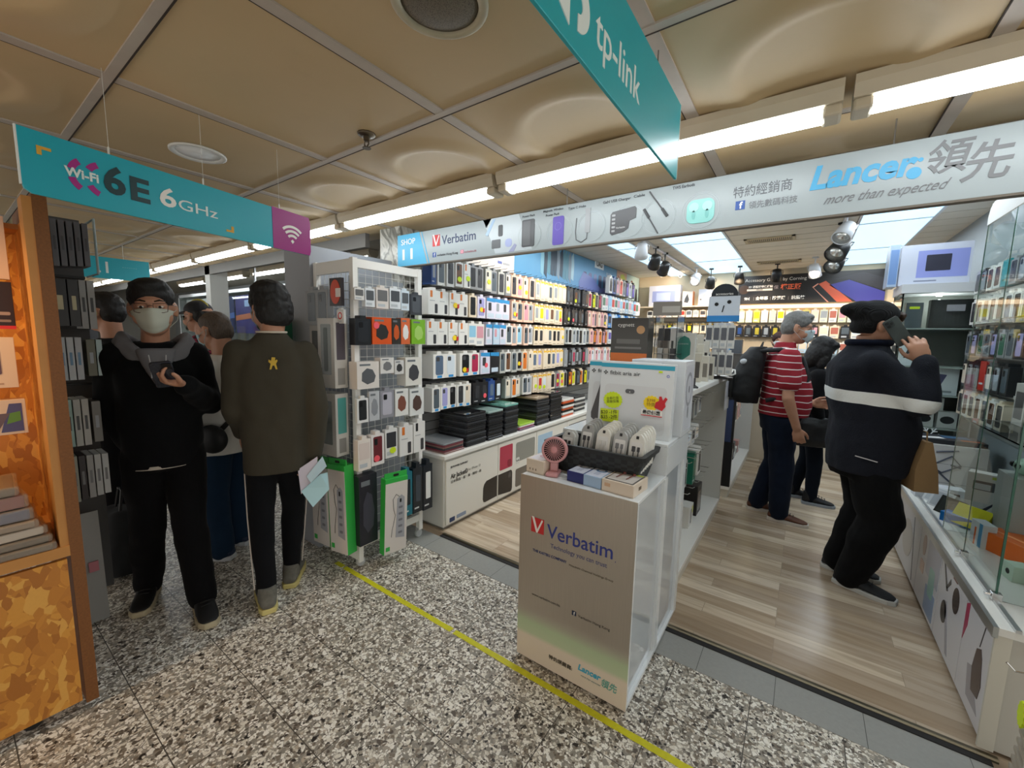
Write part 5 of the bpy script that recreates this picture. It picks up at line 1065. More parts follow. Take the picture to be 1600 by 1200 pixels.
brow(-.90, .86, 17, 1.985, .20, lambda k: ('pale', ['cfd8b8', 'd6dcc8', 'd8cf7a', 'd9d8d4', 'd6dcc8', 'e6e4de'][k % 6] if k != 7 else 'e6e4de', AC2[(k*3) % 5] if k > 7 else ['d8e2ea', 'e7d9c5', 'd9d21f'][k % 3]), 'case_pack', 'pale pack under the banner, %s from the left on the lit top row', 'packs on the lit top row')
brow(-.92, .86, 15, 1.75, .19, lambda k: ('dark', '232326', ['2a4a86', '566068', 'b9a93a', '9aa0a6', 'b9a93a', '3b3b3e'][k % 6]) if k < 8 else ('pale', ['e6e4de', 'e9d9c0', '232326'][k % 3], AC2[k % 7]), 'speaker_pack', 'small gadget pack on the second row under the banner, %s from the left', 'packs on the second back row')
brow(-.2, .86, 9, 1.52, .18, lambda k: ('pale', ['e6e4de', 'b9d3e6', 'e6e4de'][k % 3], AC2[(k*2) % 7]), 'gadget_pack', 'pack on the third row under the banner, %s from the left', 'packs on the third back row')
brow(-2.30, -1.02, 12, 1.99, .12, lambda k: ('pale', ['d9d8d4', 'e9d9c0', 'f0c9b4'][k % 3], ['3b3b3e', 'c8392c', '566068', '9aa0a6'][k % 4]), 'earphone_pack', 'small earphone pack on the glass shelf, %s from the left corner', 'packs on the glass shelf', y=7.30)
brow(-2.30, -1.02, 12, 1.78, .17, lambda k: ('clip', 'e9d9c0' if k % 3 else '232326', ['d9d21f', 'e7d9c5', '3b3b3e'][k % 3]), 'cable_pack', 'cream and yellow cable pack on the back wall, %s from the left corner', 'cream cable packs on the back wall')
brow(-2.30, -1.02, 10, 1.54, .18, lambda k: ('win', ['d9d8d4', '8e9092'][k % 2], '3b3b3e'), 'cable_pack', 'grey cable pack on the lower back row, %s from the left corner', 'grey cable packs on the back wall')
t = thing('sales_counter', 'white and beige sales counter across the back of the shop', 'counter', (-1.15, 6.0, 0)); obj('body', MB().box(0, .03, 0, 1.95, .5, .87), C('d5c8b2', .45), t); obj('counter_top', MB().box(-.02, 0, .87, 1.97, .52, .91), C('e6ddcd', .3), t, bevel=.004)
carton('speaker_box', 'dark brown cube-like box on the sales counter', 'box', -.74, 6.08, .91, .21, .2, .42, C('35302c', .4), 0, (('panel', 'f', rrect(-.09, .02, .09, .39, .006), C('3f3a36', .35)),))
carton('pink_box', 'pale pink box beside the dark box on the sales counter', 'box', -.55, 6.08, .91, .12, .16, .32, C('dcc6c0', .4), 0, (('mark', 'f', rrect(-.02, .15, .02, .2, .002), C('d06a5a', .4)),))
carton('lime_bag', 'lime green packet on the sales counter by the backpack', 'packet', -.40, 6.1, .91, .14, .12, .36, C('b6cf4e', .4), 0, (('mark', 'f', rrect(-.04, .1, .04, .2, .01), C('dbe8a8', .4)),), bevel=.02)
carton('blue_box', 'grey and blue device box on the sales counter', 'box', -.83, 6.34, .91, .28, .12, .60, C('4e5258', .35), 0, (('picture', 'f', rrect(-.12, .38, .0, .56, .004), C('5aa5cf', .3)),))
k = 0
for x, c, h in ((-.2, 'b9c6d4', .30), (.02, 'd3cfc6', .36), (.22, '3a3d44', .28), (.42, '4a6ea8', .40), (.60, 'c9c6be', .30)):
    carton('counter_box', '%s of the boxes along the right half of the sales counter' % ORD[k], 'box', x, 6.1, .91, .15, .14, h, C(c, .4), R(4), (('picture', 'f', rrect(-.05, .05, .05, h-.06, .006), C(AC2[k], .4)),), 'boxes on the sales counter'); k += 1

# ================================================================ track spotlights
def spot(x, y, z, yaw, pitch, m, lab, on=True, sc=1.):
    sc *= 1.3; pitch *= 1.35
    t = thing('track_spotlight', lab, 'spotlight', (x, y, IZ), yaw, 'track spotlights')
    d = IZ-z
    obj('stem', MB().tube([(0, 0, 0), (0, 0, -d+.03)], .008, 8).box(-.03, -.02, -.02, .03, .02, 0), m, t)
    PM = Matrix.Translation((0, 0, -d)) @ Matrix.Rotation(pitch, 4, 'X')
    obj('yoke', MB().tube([PM @ Vector(v) for v in ((-.055*sc, 0, 0), (-.055*sc, 0, .05), (0, 0, .075), (.055*sc, 0, .05), (.055*sc, 0, 0))], .004, 6), m, t)
    h_ = obj('head', MB().lathe([(.012, .06*sc), (.04*sc, .05*sc), (.048*sc, 0), (.055*sc, -.07*sc), (.050*sc, -.07*sc), (.036*sc, -.02*sc), (.01, -.015)], 20, M=PM), m, t, smooth=True)
    obj('bulb', MB().lathe([(.024*sc, -.030*sc), (.020*sc, -.050*sc), (.001, -.056*sc)], 16, M=PM), mat('bulb_glow', 'fff4e0', .4, emit=7) if on else C('8a8a86', .3), h_); obj('inner_reflector', MB().lathe([(.049*sc, -.066*sc), (.035*sc, -.022*sc), (.012, -.016)], 20, M=PM), mat('spot_reflector', 'cfcfca', .25, .8), h_, smooth=True)
    return t
SB = C('1e1e1e', .35); SWm = C('cfd2d6', .3)
spot(-1.53, 4.55, 2.46, .4, R(30), SWm, 'white spotlight nearest the sign on the left track')
spot(-1.53, 5.05, 2.42, .5, R(35), SB, 'black spotlight on the left track, behind the white one')
spot(-1.53, 5.45, 2.40, .6, R(40), SB, 'black spotlight pointing right, farthest of the left cluster')
spot(-1.42, 6.75, 2.42, .4, R(35), SWm, 'white spotlight on the far part of the left track')
spot(-1.25, 6.95, 2.38, .3, R(30), SB, 'black spotlight beside the far white one')
spot(-.86, 6.9, 2.42, 0, R(25), SB, 'small black spotlight at the left end of the banner')
spot(-.40, 6.9, 2.43, 0, R(20), SB, 'black spotlight hanging in front of the banner lettering', on=False)
spot(.02, 6.6, 2.42, -.3, R(25), SWm, 'white spotlight in front of the middle of the banner')
spot(.20, 4.55, 2.44, -.5, R(-30), SWm, 'clear white spotlight nearest the sign on the right track')
spot(.19, 4.85, 2.36, -.5, R(-35), SB, 'black spotlight pointing down right on the right track', sc=1.2)
spot(.19, 5.3, 2.30, -.4, R(-40), SB, 'lower black spotlight on the right track', sc=1.1)
obj_t = thing('light_track', 'thin track holding the left ceiling spotlights', 'track', (-1.53, 4.3, IZ)); obj('rail', MB().box(-.015, 0, -.02, .015, 2.9, 0), SWm, obj_t); obj('end_stop', MB().box(-.017, -.02, -.022, .017, 0, 0), DARK, obj_t)
obj_t = thing('light_track', 'thin track holding the right ceiling spotlights', 'track', (.20, 4.3, IZ)); obj('rail', MB().box(-.015, 0, -.02, .015, 1.6, 0), SWm, obj_t); obj('end_stop', MB().box(-.017, -.02, -.022, .017, 0, 0), DARK, obj_t)
for k, (x, y) in enumerate(((-1.75, 7.2), (-2.0, 7.0))):
    t = thing('security_camera', 'small white dome camera near the far ceiling corner, %s one' % ['right', 'left'][k], 'camera', (x, y, IZ)); obj('mount', MB().lathe([(.03, 0), (.03, -.02), (.01, -.03)], 14), WHITE, t); obj('camera_head', MB().ell((0, -.02, -.05), (.03, .045, .03)), WHITE, t, smooth=True); obj('lens', MB().ell((0, -.055, -.055), (.014, .014, .014), nu=10, nv=8), BLACK, t)
lamp('banner_spot', 'SPOT', (-.86, 6.8, 2.35), 25, (1, .70, .42), size=.03, spot=80, target=(-.9, 7.5, 2.15))
lamp('banner_spot', 'SPOT', (.02, 6.5, 2.35), 45, (1, .78, .55), size=.03, spot=100, target=(.0, 7.5, 1.9))
lamp('wall_spot', 'SPOT', (-1.42, 6.6, 2.35), 45, (1, .80, .58), size=.03, spot=110, target=(-1.9, 7.5, 1.9))
lamp('wall_spot', 'SPOT', (-1.45, 3.6, 2.48), 35, (1, .84, .66), size=.03, spot=110, target=(-2.4, 3.7, 1.4))

# ================================================================ right-hand counter with glass case
t = thing('low_counter', 'low white counter with printed product doors along the right of the aisle', 'counter', (.66, 2.14, 0)); RC = t
obj('carcass', MB().box(.012, 0, .02, .45, 3.8, .47), C('b9b7ae', .45), t); obj('worktop', MB().box(-.015, -.015, .47, .45, 3.8, .50), C('dcdcd6', .25), t, bevel=.002)
obj('edge_profile', MB().box(-.022, -.02, .462, -.008, 3.8, .502).box(.03, -.02, .50, .045, 3.8, .512), mat('aluminium', 'c9cbcb', .28, .9), t); obj('end_post', MB().box(-.012, -.012, .02, .03, .0, .47), C('c8c5b8', .4), t)
dd = []
for a, b in ((.03, .33), (.335, .72), (.73, 1.16), (1.17, 1.75), (1.76, 2.5), (2.51, 3.75)): dd.append(obj('door', MB().box(0, a, .03, .012, b, .462), C('cfced2', .3), t, bevel=.001))
def rp(d, n_, pts, m, h=.0015): return obj(n_, MB().prism(pts, -h, 0, 'x'), m, dd[d])
rp(0, 'printed_charger', [(.09, .14), (.16, .13), (.18, .22), (.16, .31), (.12, .33), (.10, .30), (.075, .2)], C('4a3c3c', .3)); rp(0, 'printed_shadow', [(.07, .08), (.20, .08), (.23, .20), (.18, .22)], C('9d9aa0', .35), .0008); rp(0, 'printed_cord', [(.135, .33), (.14, .33), (.11, .44), (.105, .44)], C('3a3536', .3))
rp(0, 'printed_corner', [(.29, .43), (.325, .41), (.325, .25), (.29, .33)], C('a83358', .3))
rp(1, 'printed_disc', circ(.46, .345, .045, 20, .06), C('3a2e2c', .25)); rp(1, 'printed_disc', circ(.60, .215, .045, 20, .055), C('33302f', .25)); rp(1, 'printed_bar', [(.47, .06), (.50, .06), (.60, .27), (.57, .28)], C('9a99a2', .3)); rp(1, 'printed_card', rrect(.47, .42, .53, .455, .002), C('6a2f2b', .3)); rp(1, 'printed_bracket', [(.60, .32), (.70, .45), (.69, .455), (.58, .33)], C('3b3a3c', .3)); rp(1, 'printed_bracket', [(.55, .38), (.60, .33), (.605, .34), (.56, .40)], C('3b3a3c', .3))
rp(2, 'printed_picture', rrect(.74, .24, .98, .45, .004), C('a9abb8', .3)); rp(2, 'printed_case_teal', rrect(.80, .15, .90, .31, .02), C('7fb0a8', .3), .002); rp(2, 'printed_fan', circ(1.06, .36, .035, 16, .06), C('a98d84', .3)); rp(2, 'printed_case_pink', rrect(1.02, .20, 1.10, .27, .01), C('c9a493', .3)); rp(2, 'printed_case_blue', rrect(.76, .05, .94, .19, .006), C('7d95b8', .3))
rp(3, 'printed_oval', circ(1.48, .24, .14, 20, .12), C('bcb6b0', .3)); rp(3, 'printed_cord', [(1.25, .05), (1.26, .05), (1.36, .42), (1.35, .42)], C('6a6664', .3))
GF = mat('case_glass', 'f6fcfa', .0, trans=1., ior=1.14); GE = mat('glass_edge', '2f5c4c', .1, alpha=.9, coat=.5)
t = thing('glass_display_case', 'tall glass display case with white curved header standing on the right counter', 'display case', (.70, 2.36, .50)); GC = t
obj('glass_pane', MB().box(0, 0, .0, .004, .40, 1.60), GF, t); obj('glass_pane', MB().box(0, .41, 0, .004, .76, 1.60), GF, t); obj('glass_side', MB().box(0, 0, 0, .38, .004, 1.60), GF, t); obj('glass_side', MB().box(0, .756, 0, .38, .76, 1.60), GF, t)
obj('glass_edge', MB().box(-.001, -.001, 0, .006, .005, 1.60), GE, t); obj('glass_edge', MB().box(-.0005, .402, 0, .0045, .408, 1.60), GE, t); obj('glass_edge', MB().box(-.0005, .754, 0, .0045, .761, 1.60), GE, t)
obj('header', MB().prism([(0, 1.55), (0, 1.60), (.02, 1.66), (.06, 1.70), (.40, 1.71), (.40, 1.60), (.05, 1.60), (.02, 1.55)][::1] and [(.76, 1.60), (.76, 1.64), (.74, 1.68), (.70, 1.70), (.0, 1.70), (.0, 1.60)], -.004, .006, 'x').box(0, 0, 1.69, .38, .74, 1.70), C('e2e2de', .35), t)
for z in (.62, 1.12): obj('glass_shelf', MB().box(.012, .01, z, .36, .75, z+.006), GF, t)
for y in (.0, .40): obj('clamp', MB().box(-.012, y-.012, .0, .018, y+.016, .03).lathe([(.008, -.03), (.008, -.012)], 10, axis='x', M=Matrix.Translation((0, y, .018))), CHROME, t, bevel=.002)
obj('back_post', MB().box(.36, .74, 0, .38, .76, 1.6), C('8a8d90', .4), t)
obj('case_light', MB().lathe([(.025, 1.598), (.022, 1.588), (.002, 1.586)], 14, M=Matrix.Translation((.20, .38, 0))), mat('bulb_glow'), t); lamp('case_lamp', 'POINT', (.90, 2.74, 2.05), 7, (1, .98, .94), size=.03)
# goods inside the case
def cc(name, lab, x, y, z, dx, dy, dz, c, rot=R(-90), pr=(), cat='box', grp=None, tilt=0, rough=.4): return carton(name, lab, cat, x, y, z, dx, dy, dz, C(c, rough), rot, pr, grp, tilt=tilt)
cc('orange_box', 'bright orange long box inside the glass case at counter level', .86, 2.86, .50, .30, .16, .09, 'd9661f', R(-60), (('lime_mark', 't', star(.1, .08, .03), LIME), ('side_line', 't', rrect(-.13, .05, .06, .065, .002), C('f0a070', .4))))
cc('mint_camera_box', 'mint green rounded gadget near the clamp in the glass case', .80, 2.62, .50, .07, .06, .07, 'b8cdbb', R(-80), (('lens', 'f', circ(0, .035, .012), BLACK),), rough=.3)
cc('plum_box', 'plum coloured box in the glass case beside the green glass edge', .94, 2.58, .50, .10, .10, .19, '6a4a52', R(-80), (('dark_band', 'f', rrect(.01, .0, .05, .19, .001), C('5c2333', .4)),))
cc('black_gadget', 'small black gadget on the floor of the glass case', .84, 2.52, .50, .03, .03, .07, '222326', R(-80), (('cap', 't', circ(0, .015, .01), C('5a5a5c', .3)),))
cc('blue_white_box', 'white and blue box standing beside the orange one', .79, 2.98, .50, .10, .05, .12, 'd2d6d8', R(-80), (('blue_bar', 'f', rrect(.02, .0, .045, .12, .001), C('4a8fb8', .4)),))
k = 0
for y, z, h, c, a_ in ((2.45, 1.126, .2, 'cfd2d4', '4a4c50'), (2.60, 1.126, .22, 'b9bab4', '8ab56a'), (2.76, 1.126, .17, '8e9092', '2a2b2e'), (2.92, 1.126, .2, 'd9d8d4', '5a5c60'), (2.44, 1.626, .26, 'b3bcc0', '5c6a72'), (2.66, 1.626, .28, '9aa6ac', 'd5dde0'), (2.90, 1.626, .26, '7d868a', 'c4ccd0'), (2.46, .50, .0, 'cfd2d4', '4a4c50')):
    if not h: continue
    cc('boxed_gadget', '%s boxed gadget along the %s glass shelf of the case' % (ORD[k % 4], 'lower' if z < 1.5 else 'upper'), .86, y+.06, z, .12, .08, h, c, R(-90), (('picture', 'f', rrect(-.045, .03, .045, h-.04, .006), C(a_, .35)),), 'box', 'boxed gadgets in the glass case'); k += 1
t = thing('round_speaker', 'round dark brown speaker hanging behind the case glass', 'speaker', (.80, 2.66, 1.47)); obj('speaker_body', MB().lathe([(.001, .0), (.085, .0), (.10, .015), (.10, .035), (.085, .05), (.001, .05)], 32, axis='x'), C('4a3e36', .35), t, smooth=True); obj('hanger', MB().box(.01, -.02, .09, .03, .02, .13), C('35302c', .4), t); obj('yellow_label', MB().box(-.002, -.055, .015, .0, -.03, .03), C('b9a84a', .4), t)
cc('tilted_box', 'white box leaning behind the glass case at shoulder height',   .92, 2.66, .85, .22, .05, .28, 'c9c8c2', R(-70), (('stripe', 'f', rrect(-.12, .10, .12, .12, .001), C('8a8a90', .4)),), tilt=-20)
# counter goods beyond the case
t = cc('drone_box', 'large white box with a grey arm stand picture on the counter beside the paper bag', .87, 3.90, .50, .34, .25, .33, 'd6d4d2', R(4), (('printed_line', 'f', rrect(-.16, .07, .16, .073, .0005), C('8a8a8c', .4)), ('printed_line', 'f', rrect(-.16, .20, .16, .203, .0005), C('9a9a9c', .4))))
for P_ in (((-.10, .18), (.0, .26), (.05, .20), (-.04, .14), (-.10, .18)), ((-.06, .145), (.04, .05)), ((-.08, .28), (.03, .30)), ((.0, .20), (.05, .185))):
    obj('printed_arm', MB().tube([(x, -.001, z) for x, z in P_], .006, 6), C('4c5260', .35), t)
cc('toy_car_box', 'black tray with a tiny racing car and papers on top of the drone box', .87, 3.92, .831, .33, .22, .03, '2a2c31', R(4), (('paper', 't', [(-.15, .03), (-.02, .06), (-.04, .12), (-.16, .07)], C('dedede', .4)), ('blue_print', 't', rrect(-.02, .10, .12, .19, .004), C('33587a', .3)), ('orange_print', 't', rrect(.05, .03, .15, .06, .004), C('d2602c', .4))))
cc('flat_box', 'small white box with two camera icons in front of the drone box', .80, 3.70, .50, .24, .10, .08, 'cfd3d8', R(4), (('icon', 'f', circ(-.02, .04, .012), C('33363c', .4)), ('icon', 'f', rrect(.05, .02, .09, .055, .004), C('33363c', .4))))
k = 0
for x, y, c, lab in ((.745, 3.62, 'd5d9da', 'white'), (.75, 3.52, 'c8cccd', 'pale grey'), (.76, 3.40, '20241f', 'black'), (.775, 3.28, '1d211c', 'black-green')):
    cc('game_case', '%s flat case leaning at the counter edge, %s from the paper bag' % (lab, ORD[k]), x, y, .50, .13, .03, .11, c, R(-55), (('inlay', 'f', rrect(-.05, .01, .05, .10, .002), C(['b9c0c4', 'a9b0b4', '2f3430', '39403a'][k], .3)),), 'box', 'flat cases at the counter edge', tilt=-25); k += 1
cc('yellow_box', 'bright yellow flat box leaning at the counter edge', .80, 3.20, .515, .16, .03, .12, 'e3d92a', R(-50), (('black_corner', 'f', [(.03, .0), (.08, .0), (.08, .07)], BLACK),), tilt=-28)
cc('blue_box', 'glossy deep blue box lying beside the yellow one', .795, 3.22, .50, .20, .16, .055, '1f6fb8', R(-40), (('shine_line', 't', rrect(-.08, .02, .06, .026, .001), C('7db4e0', .3)),), rough=.15)
for k, (x, y) in enumerate(((.93, 3.48), (1.01, 3.30))):
    cc('wall_charger_box', 'upright white box with a black cable picture, %s of two behind the yellow box' % ('farther' if k == 0 else 'nearer'), x, y, .50, .15, .08, .26, 'cfccc6', R(-20), (('window', 'f', rrect(-.05, .16, .035, .215, .004), C('55585c', .3)), ('printed_screen', 'f', rrect(-.042, .165, .02, .20, .002), C('b9bec2', .3), 1), ('printed_cable', 'f', [(-.045, .045), (.0, .05), (.05, .11), (.055, .105), (.01, .038), (-.04, .038)], C('33353a', .3)), ('lime_label', 'f', rrect(.02, .235, .06, .25, .002), C('b5c04a', .4))))
# end glass cabinet facing the door with a tablet box on top
t = thing('glass_cabinet', 'tall glass-fronted cabinet at the far end of the right counter', 'cabinet', (.60, 4.5, .50))
obj('back_panel', MB().box(0, .36, 0, .48, .38, 1.40), C('5b5f5a', .6), t); obj('side_panel', MB().box(0, 0, 0, .01, .38, 1.40), GF, t); obj('side_panel', MB().box(.47, 0, 0, .48, .38, 1.40), C('b9bcbc', .4), t)
obj('top_board', MB().box(-.01, -.01, 1.40, .49, .39, 1.47), C('c9ccce', .35), t); obj('front_glass', MB().box(.01, 0, 0, .47, .004, 1.40), GF, t)
for z in (.34, .60, .82, 1.12): obj('shelf', MB().box(.01, .01, z, .47, .36, z+.008), C('aab3ae', .3), t)
obj('inner_light', MB().lathe([(.02, 1.392), (.018, 1.385), (.002, 1.383)], 12, M=Matrix.Translation((.24, .18, 0))), mat('bulb_glow'), t)
def gb(lab, x0, x1, z, h, c, pr): return carton('boxed_phone', lab, 'box', (x0+x1)/2, 4.56, z, x1-x0, .08, h, C(c, .35), 0, pr)
gb('black box with a curved dark picture on the upper cabinet shelf', .78, 1.04, 1.63, .22, '1c1d1d', (('picture', 'f', [(-.11, .02), (.11, .02), (.11, .14), (.0, .08), (-.08, .19), (-.11, .19)], C('3a3c3c', .25)), ('caption', 'f', rrect(-.04, .13, .06, .18, .002), C('a9a4ac', .4))))
gb('tall dark pack with lime label on the upper cabinet shelf', .64, .74, 1.63, .20, '4a5358', (('label', 'f', rrect(-.03, .15, .03, .17, .004), LIME),))
gb('white box with a black letter mark in the glass cabinet', .64, .74, 1.33, .18, 'd3dade', (('mark', 'f', [(-.03, .06), (-.005, .14), (.005, .14), (.03, .06), (.015, .06), (0, .1), (-.015, .06)], BLACK),))
gb('white phone box with a purple phone picture in the glass cabinet', .77, .99, 1.11, .21, 'd5dadd', (('printed_phone', 'f', [(-.03, .06), (.01, .06), (.045, .16), (.0, .165)], C('4e4f72', .3)), ('caption', 'f', rrect(-.08, .02, .08, .035, .001), C('8a9298', .4))))
for k, x in enumerate((.70, .83, .96)): gb('white box with a dark oval gadget, %s along the lower cabinet shelf' % ['first', 'second', 'third'][k], x-.055, x+.055, .85, .13, 'c9cbc8', (('printed_gadget', 'f', circ(0, .065, .04, 16, .03), C('26272a', .3)),))
gb('small white box above the oval gadget boxes', .80, .93, .985, .10, 'cfd1ce', (('printed_gadget', 'f', circ(0, .05, .04, 16, .025), C('3a3b3e', .3)),))
lamp('cabinet_lamp', 'POINT', (.84, 4.66, 1.84), 2.2, (.95, 1, .97), size=.02); lamp('cabinet_lamp', 'POINT', (.84, 4.60, 1.25), 1.2, (.95, 1, .97), size=.02)
t = thing('snowflake_decal', 'white snowflake decal on the cabinet glass behind the man on the phone', 'decal', (.86, 4.492, 1.42-.70+.02)); m_ = MB()
def flake(cx, cz, r):
    m_ = MB()
    for q in range(6):
        a_ = PI*q/3; ux, uz = math.cos(a_), math.sin(a_)
        m_.tube([(cx, 0, cz), (cx+r*ux, 0, cz+r*uz)], .004, 5)
        for s_ in (-1, 1): b_ = a_+s_*.9; m_.tube([(cx+r*.55*ux, 0, cz+r*.55*uz), (cx+r*.55*ux+r*.35*math.cos(b_), 0, cz+r*.55*uz+r*.35*math.sin(b_))], .004, 5)
    return m_
obj('snowflake', flake(0, .05, .07), C('dfe6e8', .4), t); obj('snowflake_small', flake(-.16, .42+.1, .05), C('dfe6e8', .4), t)
carton('tablet_box', 'large white box with a dark tablet on a violet picture, on top of the cabinet', 'box', .78, 4.62, 1.97, .40, .10, .32, C('c3c8d6', .3), R(-2), (('picture', 'f', rrect(-.10, .06, .185, .27, .003), C('8a93cf', .3)), ('printed_tablet', 'f', rrect(-.05, .11, .09, .235, .006), C('2e2f3e', .25), 1), ('caption', 'f', rrect(-.11, .03, .02, .04, .001), C('7a8094', .4))))
carton('tablet_box', 'narrow blue-white box edge beside the violet tablet box', 'box', .545, 4.66, 1.97, .06, .2, .34, C('a9bdd6', .3), R(0), (('picture', 'f', rrect(-.025, .02, .025, .3, .003), C('6d8fc0', .3)),))
# packs on the right wall
wp = thing('wall_rack', 'white slotted rack of hooks on the right wall behind the counter', 'rack', (1.10, 3.2, .9)); obj('rack_panel', MB().box(-.01, 0, 0, .0, 1.28, 1.2), C('9aa09c', .5), wp)
for z in (.30, .52, .74, .94, 1.10): obj('rack_rail', MB().box(-.10, 0, z, -.09, 1.28, z+.02), C('d9dbd8', .4), wp)
def rr(z, h, n, specs, lab, x=.97):
    for k in range(n):
        c, a_ = specs[k % len(specs)]; pack('win' if c not in ('16979f', 'c8392c') else 'plain', .11, h, .05, c, a_, (x, 4.36-.125*k, z), R(-90), lab % ORD[k], 'package', 'packs on the right wall', name='accessory_pack')
rr(2.03, .16, 7, [('8e9092', '3b3b3e'), ('232326', '9aa0a6'), ('e6e4de', '6d4a34'), ('e6e4de', '6d4a34'), ('16979f', '3a6f57')], 'upper right-wall pack, %s from the glass cabinet')
rr(1.83, .18, 8, [('e6e4de', '3b3b3e'), ('e6e4de', '566068')], 'white-framed grey pack on the second right-wall row, %s from the cabinet')
rr(1.60, .17, 8, [('8e9092', '566068'), ('232326', 'a7a5d6'), ('8e9092', '3a6f57')], 'grey pack on the third right-wall row, %s from the cabinet')
rr(1.40, .19, 7, [('232326', 'e7d9c5'), ('232326', '9aa0a6'), ('232326', '566068'), ('c8392c', 'd8e2ea')], 'black or red pack on the fourth right-wall row, %s from the cabinet')
rr(1.18, .18, 7, [('e9d9c0', '3b3b3e'), ('e6e4de', '6d4a34')], 'cream pack on the lowest right-wall row, %s from the cabinet')
t = thing('mint_gadget', 'mint green rounded camera gadget on the shelf right of the wall packs', 'camera', (.96, 3.1, .86)); obj('mint_body', MB().ell((0, 0, .045), (.05, .075, .045)), C('9dc0ac', .3), t, smooth=True); obj('lens', MB().ell((-.046, -.03, .05), (.01, .014, .014), nu=10, nv=8), BLACK, t); obj('lens', MB().ell((-.046, .03, .05), (.01, .014, .014), nu=10, nv=8), BLACK, t); obj('shelf_block', MB().box(-.07, -.1, -.36, .07, .1, 0), C('a9aca8', .4), t)
# price rack by the entrance, bottom right
t = thing('slatted_price_stand', 'white slatted stand with a lime sticker in the lower right corner', 'price stand', (.715, 1.90, 0), R(-4))
obj('front_board', MB().box(-.02, -.06, .0, .01, .08, .62, Matrix.Rotation(R(4), 4, 'X')), C('c9c5be', .4), t)
for k in range(7): obj('slat', MB().box(-.045, -.07, .05+.04*k, -.02, .09, .065+.04*k, Matrix.Rotation(R(12), 4, 'X')), C('a89f90', .45), t)
obj('upright', MB().box(-.05, -.085, 0, .0, -.06, .60), C('d2cfc8', .4), t); obj('lime_sticker', MB().prism(star(.02, .33, .03, 12, .85, .045), -.052, -.047, 'x'), LIME, t); obj('hook', MB().tube([(-.02, .05, .46), (-.07, .05, .45), (-.09, .05, .47)], .003, 6), CHROME, t)
# ================================================================ people
V = Vector
TMP = bpy.data.scenes.new('workshop')
def clay(mb, m, name, parent, voxel=.010, it=6, amp=0., freq=8., cuts=(), stretch=(1, 1, 1), seed=0., fac=.5, label=None, deci=None):
    """fuse overlapping closed shapes into one smooth continuous surface"""
    me = mb.mesh(name, None, fix=False)
    bm = bmesh.new(); bm.from_mesh(me); bmesh.ops.recalc_face_normals(bm, faces=bm.faces); bm.to_mesh(me); bm.free()
    o = bpy.data.objects.new('clay', me); TMP.collection.objects.link(o)
    r = o.modifiers.new('r', 'REMESH'); r.mode = 'VOXEL'; r.voxel_size = voxel; r.adaptivity = 0
    s = o.modifiers.new('s', 'SMOOTH'); s.factor = fac; s.iterations = it
    vl = TMP.view_layers[0]; vl.update(); dg = vl.depsgraph; out = bpy.data.meshes.new_from_object(o.evaluated_get(dg))
    bpy.data.objects.remove(o); bpy.data.meshes.remove(me)
    if amp:
        cs_ = [v.co.copy() for v in out.vertices]; ns_ = [v.normal.copy() for v in out.vertices]; fl = []
        for c_, n0 in zip(cs_, ns_):
            p = V((c_.x*stretch[0], c_.y*stretch[1], c_.z*stretch[2]))*freq+V((seed, seed*1.7, 0))
            c_ += n0*((noise.noise(p)+.5*noise.noise(p*2.1))*amp); fl += c_[:]
        out.vertices.foreach_set('co', fl); out.update()
    if cuts:
        bm = bmesh.new(); bm.from_mesh(out)
        for co, no in cuts:
            g_ = bmesh.ops.bisect_plane(bm, geom=bm.verts[:]+bm.edges[:]+bm.faces[:], plane_co=co, plane_no=no, clear_outer=True)
            ed = [e for e in g_['geom_cut'] if isinstance(e, bmesh.types.BMEdge)]
            try: bmesh.ops.holes_fill(bm, edges=ed, sides=0)
            except Exception: pass
        bm.to_mesh(out); bm.free()
    out.polygons.foreach_set('use_smooth', [True]*len(out.polygons)); out.materials.clear(); out.materials.append(m); out.name = name
    q = link(name, out, parent)
    if label: q['label'] = label
    return q
def limb(mb, pts, rad, n=14, sub=5):
    """tapering rounded limb through the joints"""
    P = [V(p) for p in pts]; pp = []; rr = []
    for i in range(len(P)-1):
        for k in range(sub):
            t = k/sub; a = P[i-1] if i else P[i]*2-P[i+1]; b, c = P[i], P[i+1]; d = P[i+2] if i+2 < len(P) else P[i+1]*2-P[i]
            pp.append(.5*((2*b)+(c-a)*t*.5+(2*a-5*b+4*c-d)*t*t*.5+(-a+3*b-3*c+d)*t*t*t*.5) if False else b.lerp(c, t)); rr.append(rad[i]+(rad[i+1]-rad[i])*(t*t*(3-2*t)))
    pp.append(P[-1]); rr.append(rad[-1])
    mb.tube(pp, rr, n)
    for i, p in enumerate(P): mb.ell(p, (rad[i]*.99,)*3, nu=14, nv=10)
    return mb
def rings(mb, spec, n=24, M=None):
    """spec: (z, cx, cy, rx, ry) rings of a torso-like loft"""
    out = []
    for z, cx, cy, rx, ry in spec:
        r = []
        for j in range(n):
            a = 2*PI*j/n; c, s = math.cos(a), math.sin(a)
            v = V((cx+rx*math.copysign(abs(c)**.85, c), cy+ry*math.copysign(abs(s)**.85, s), z)); r.append(M @ v if M else v)
        out.append(r)
    return mb.loft(out)
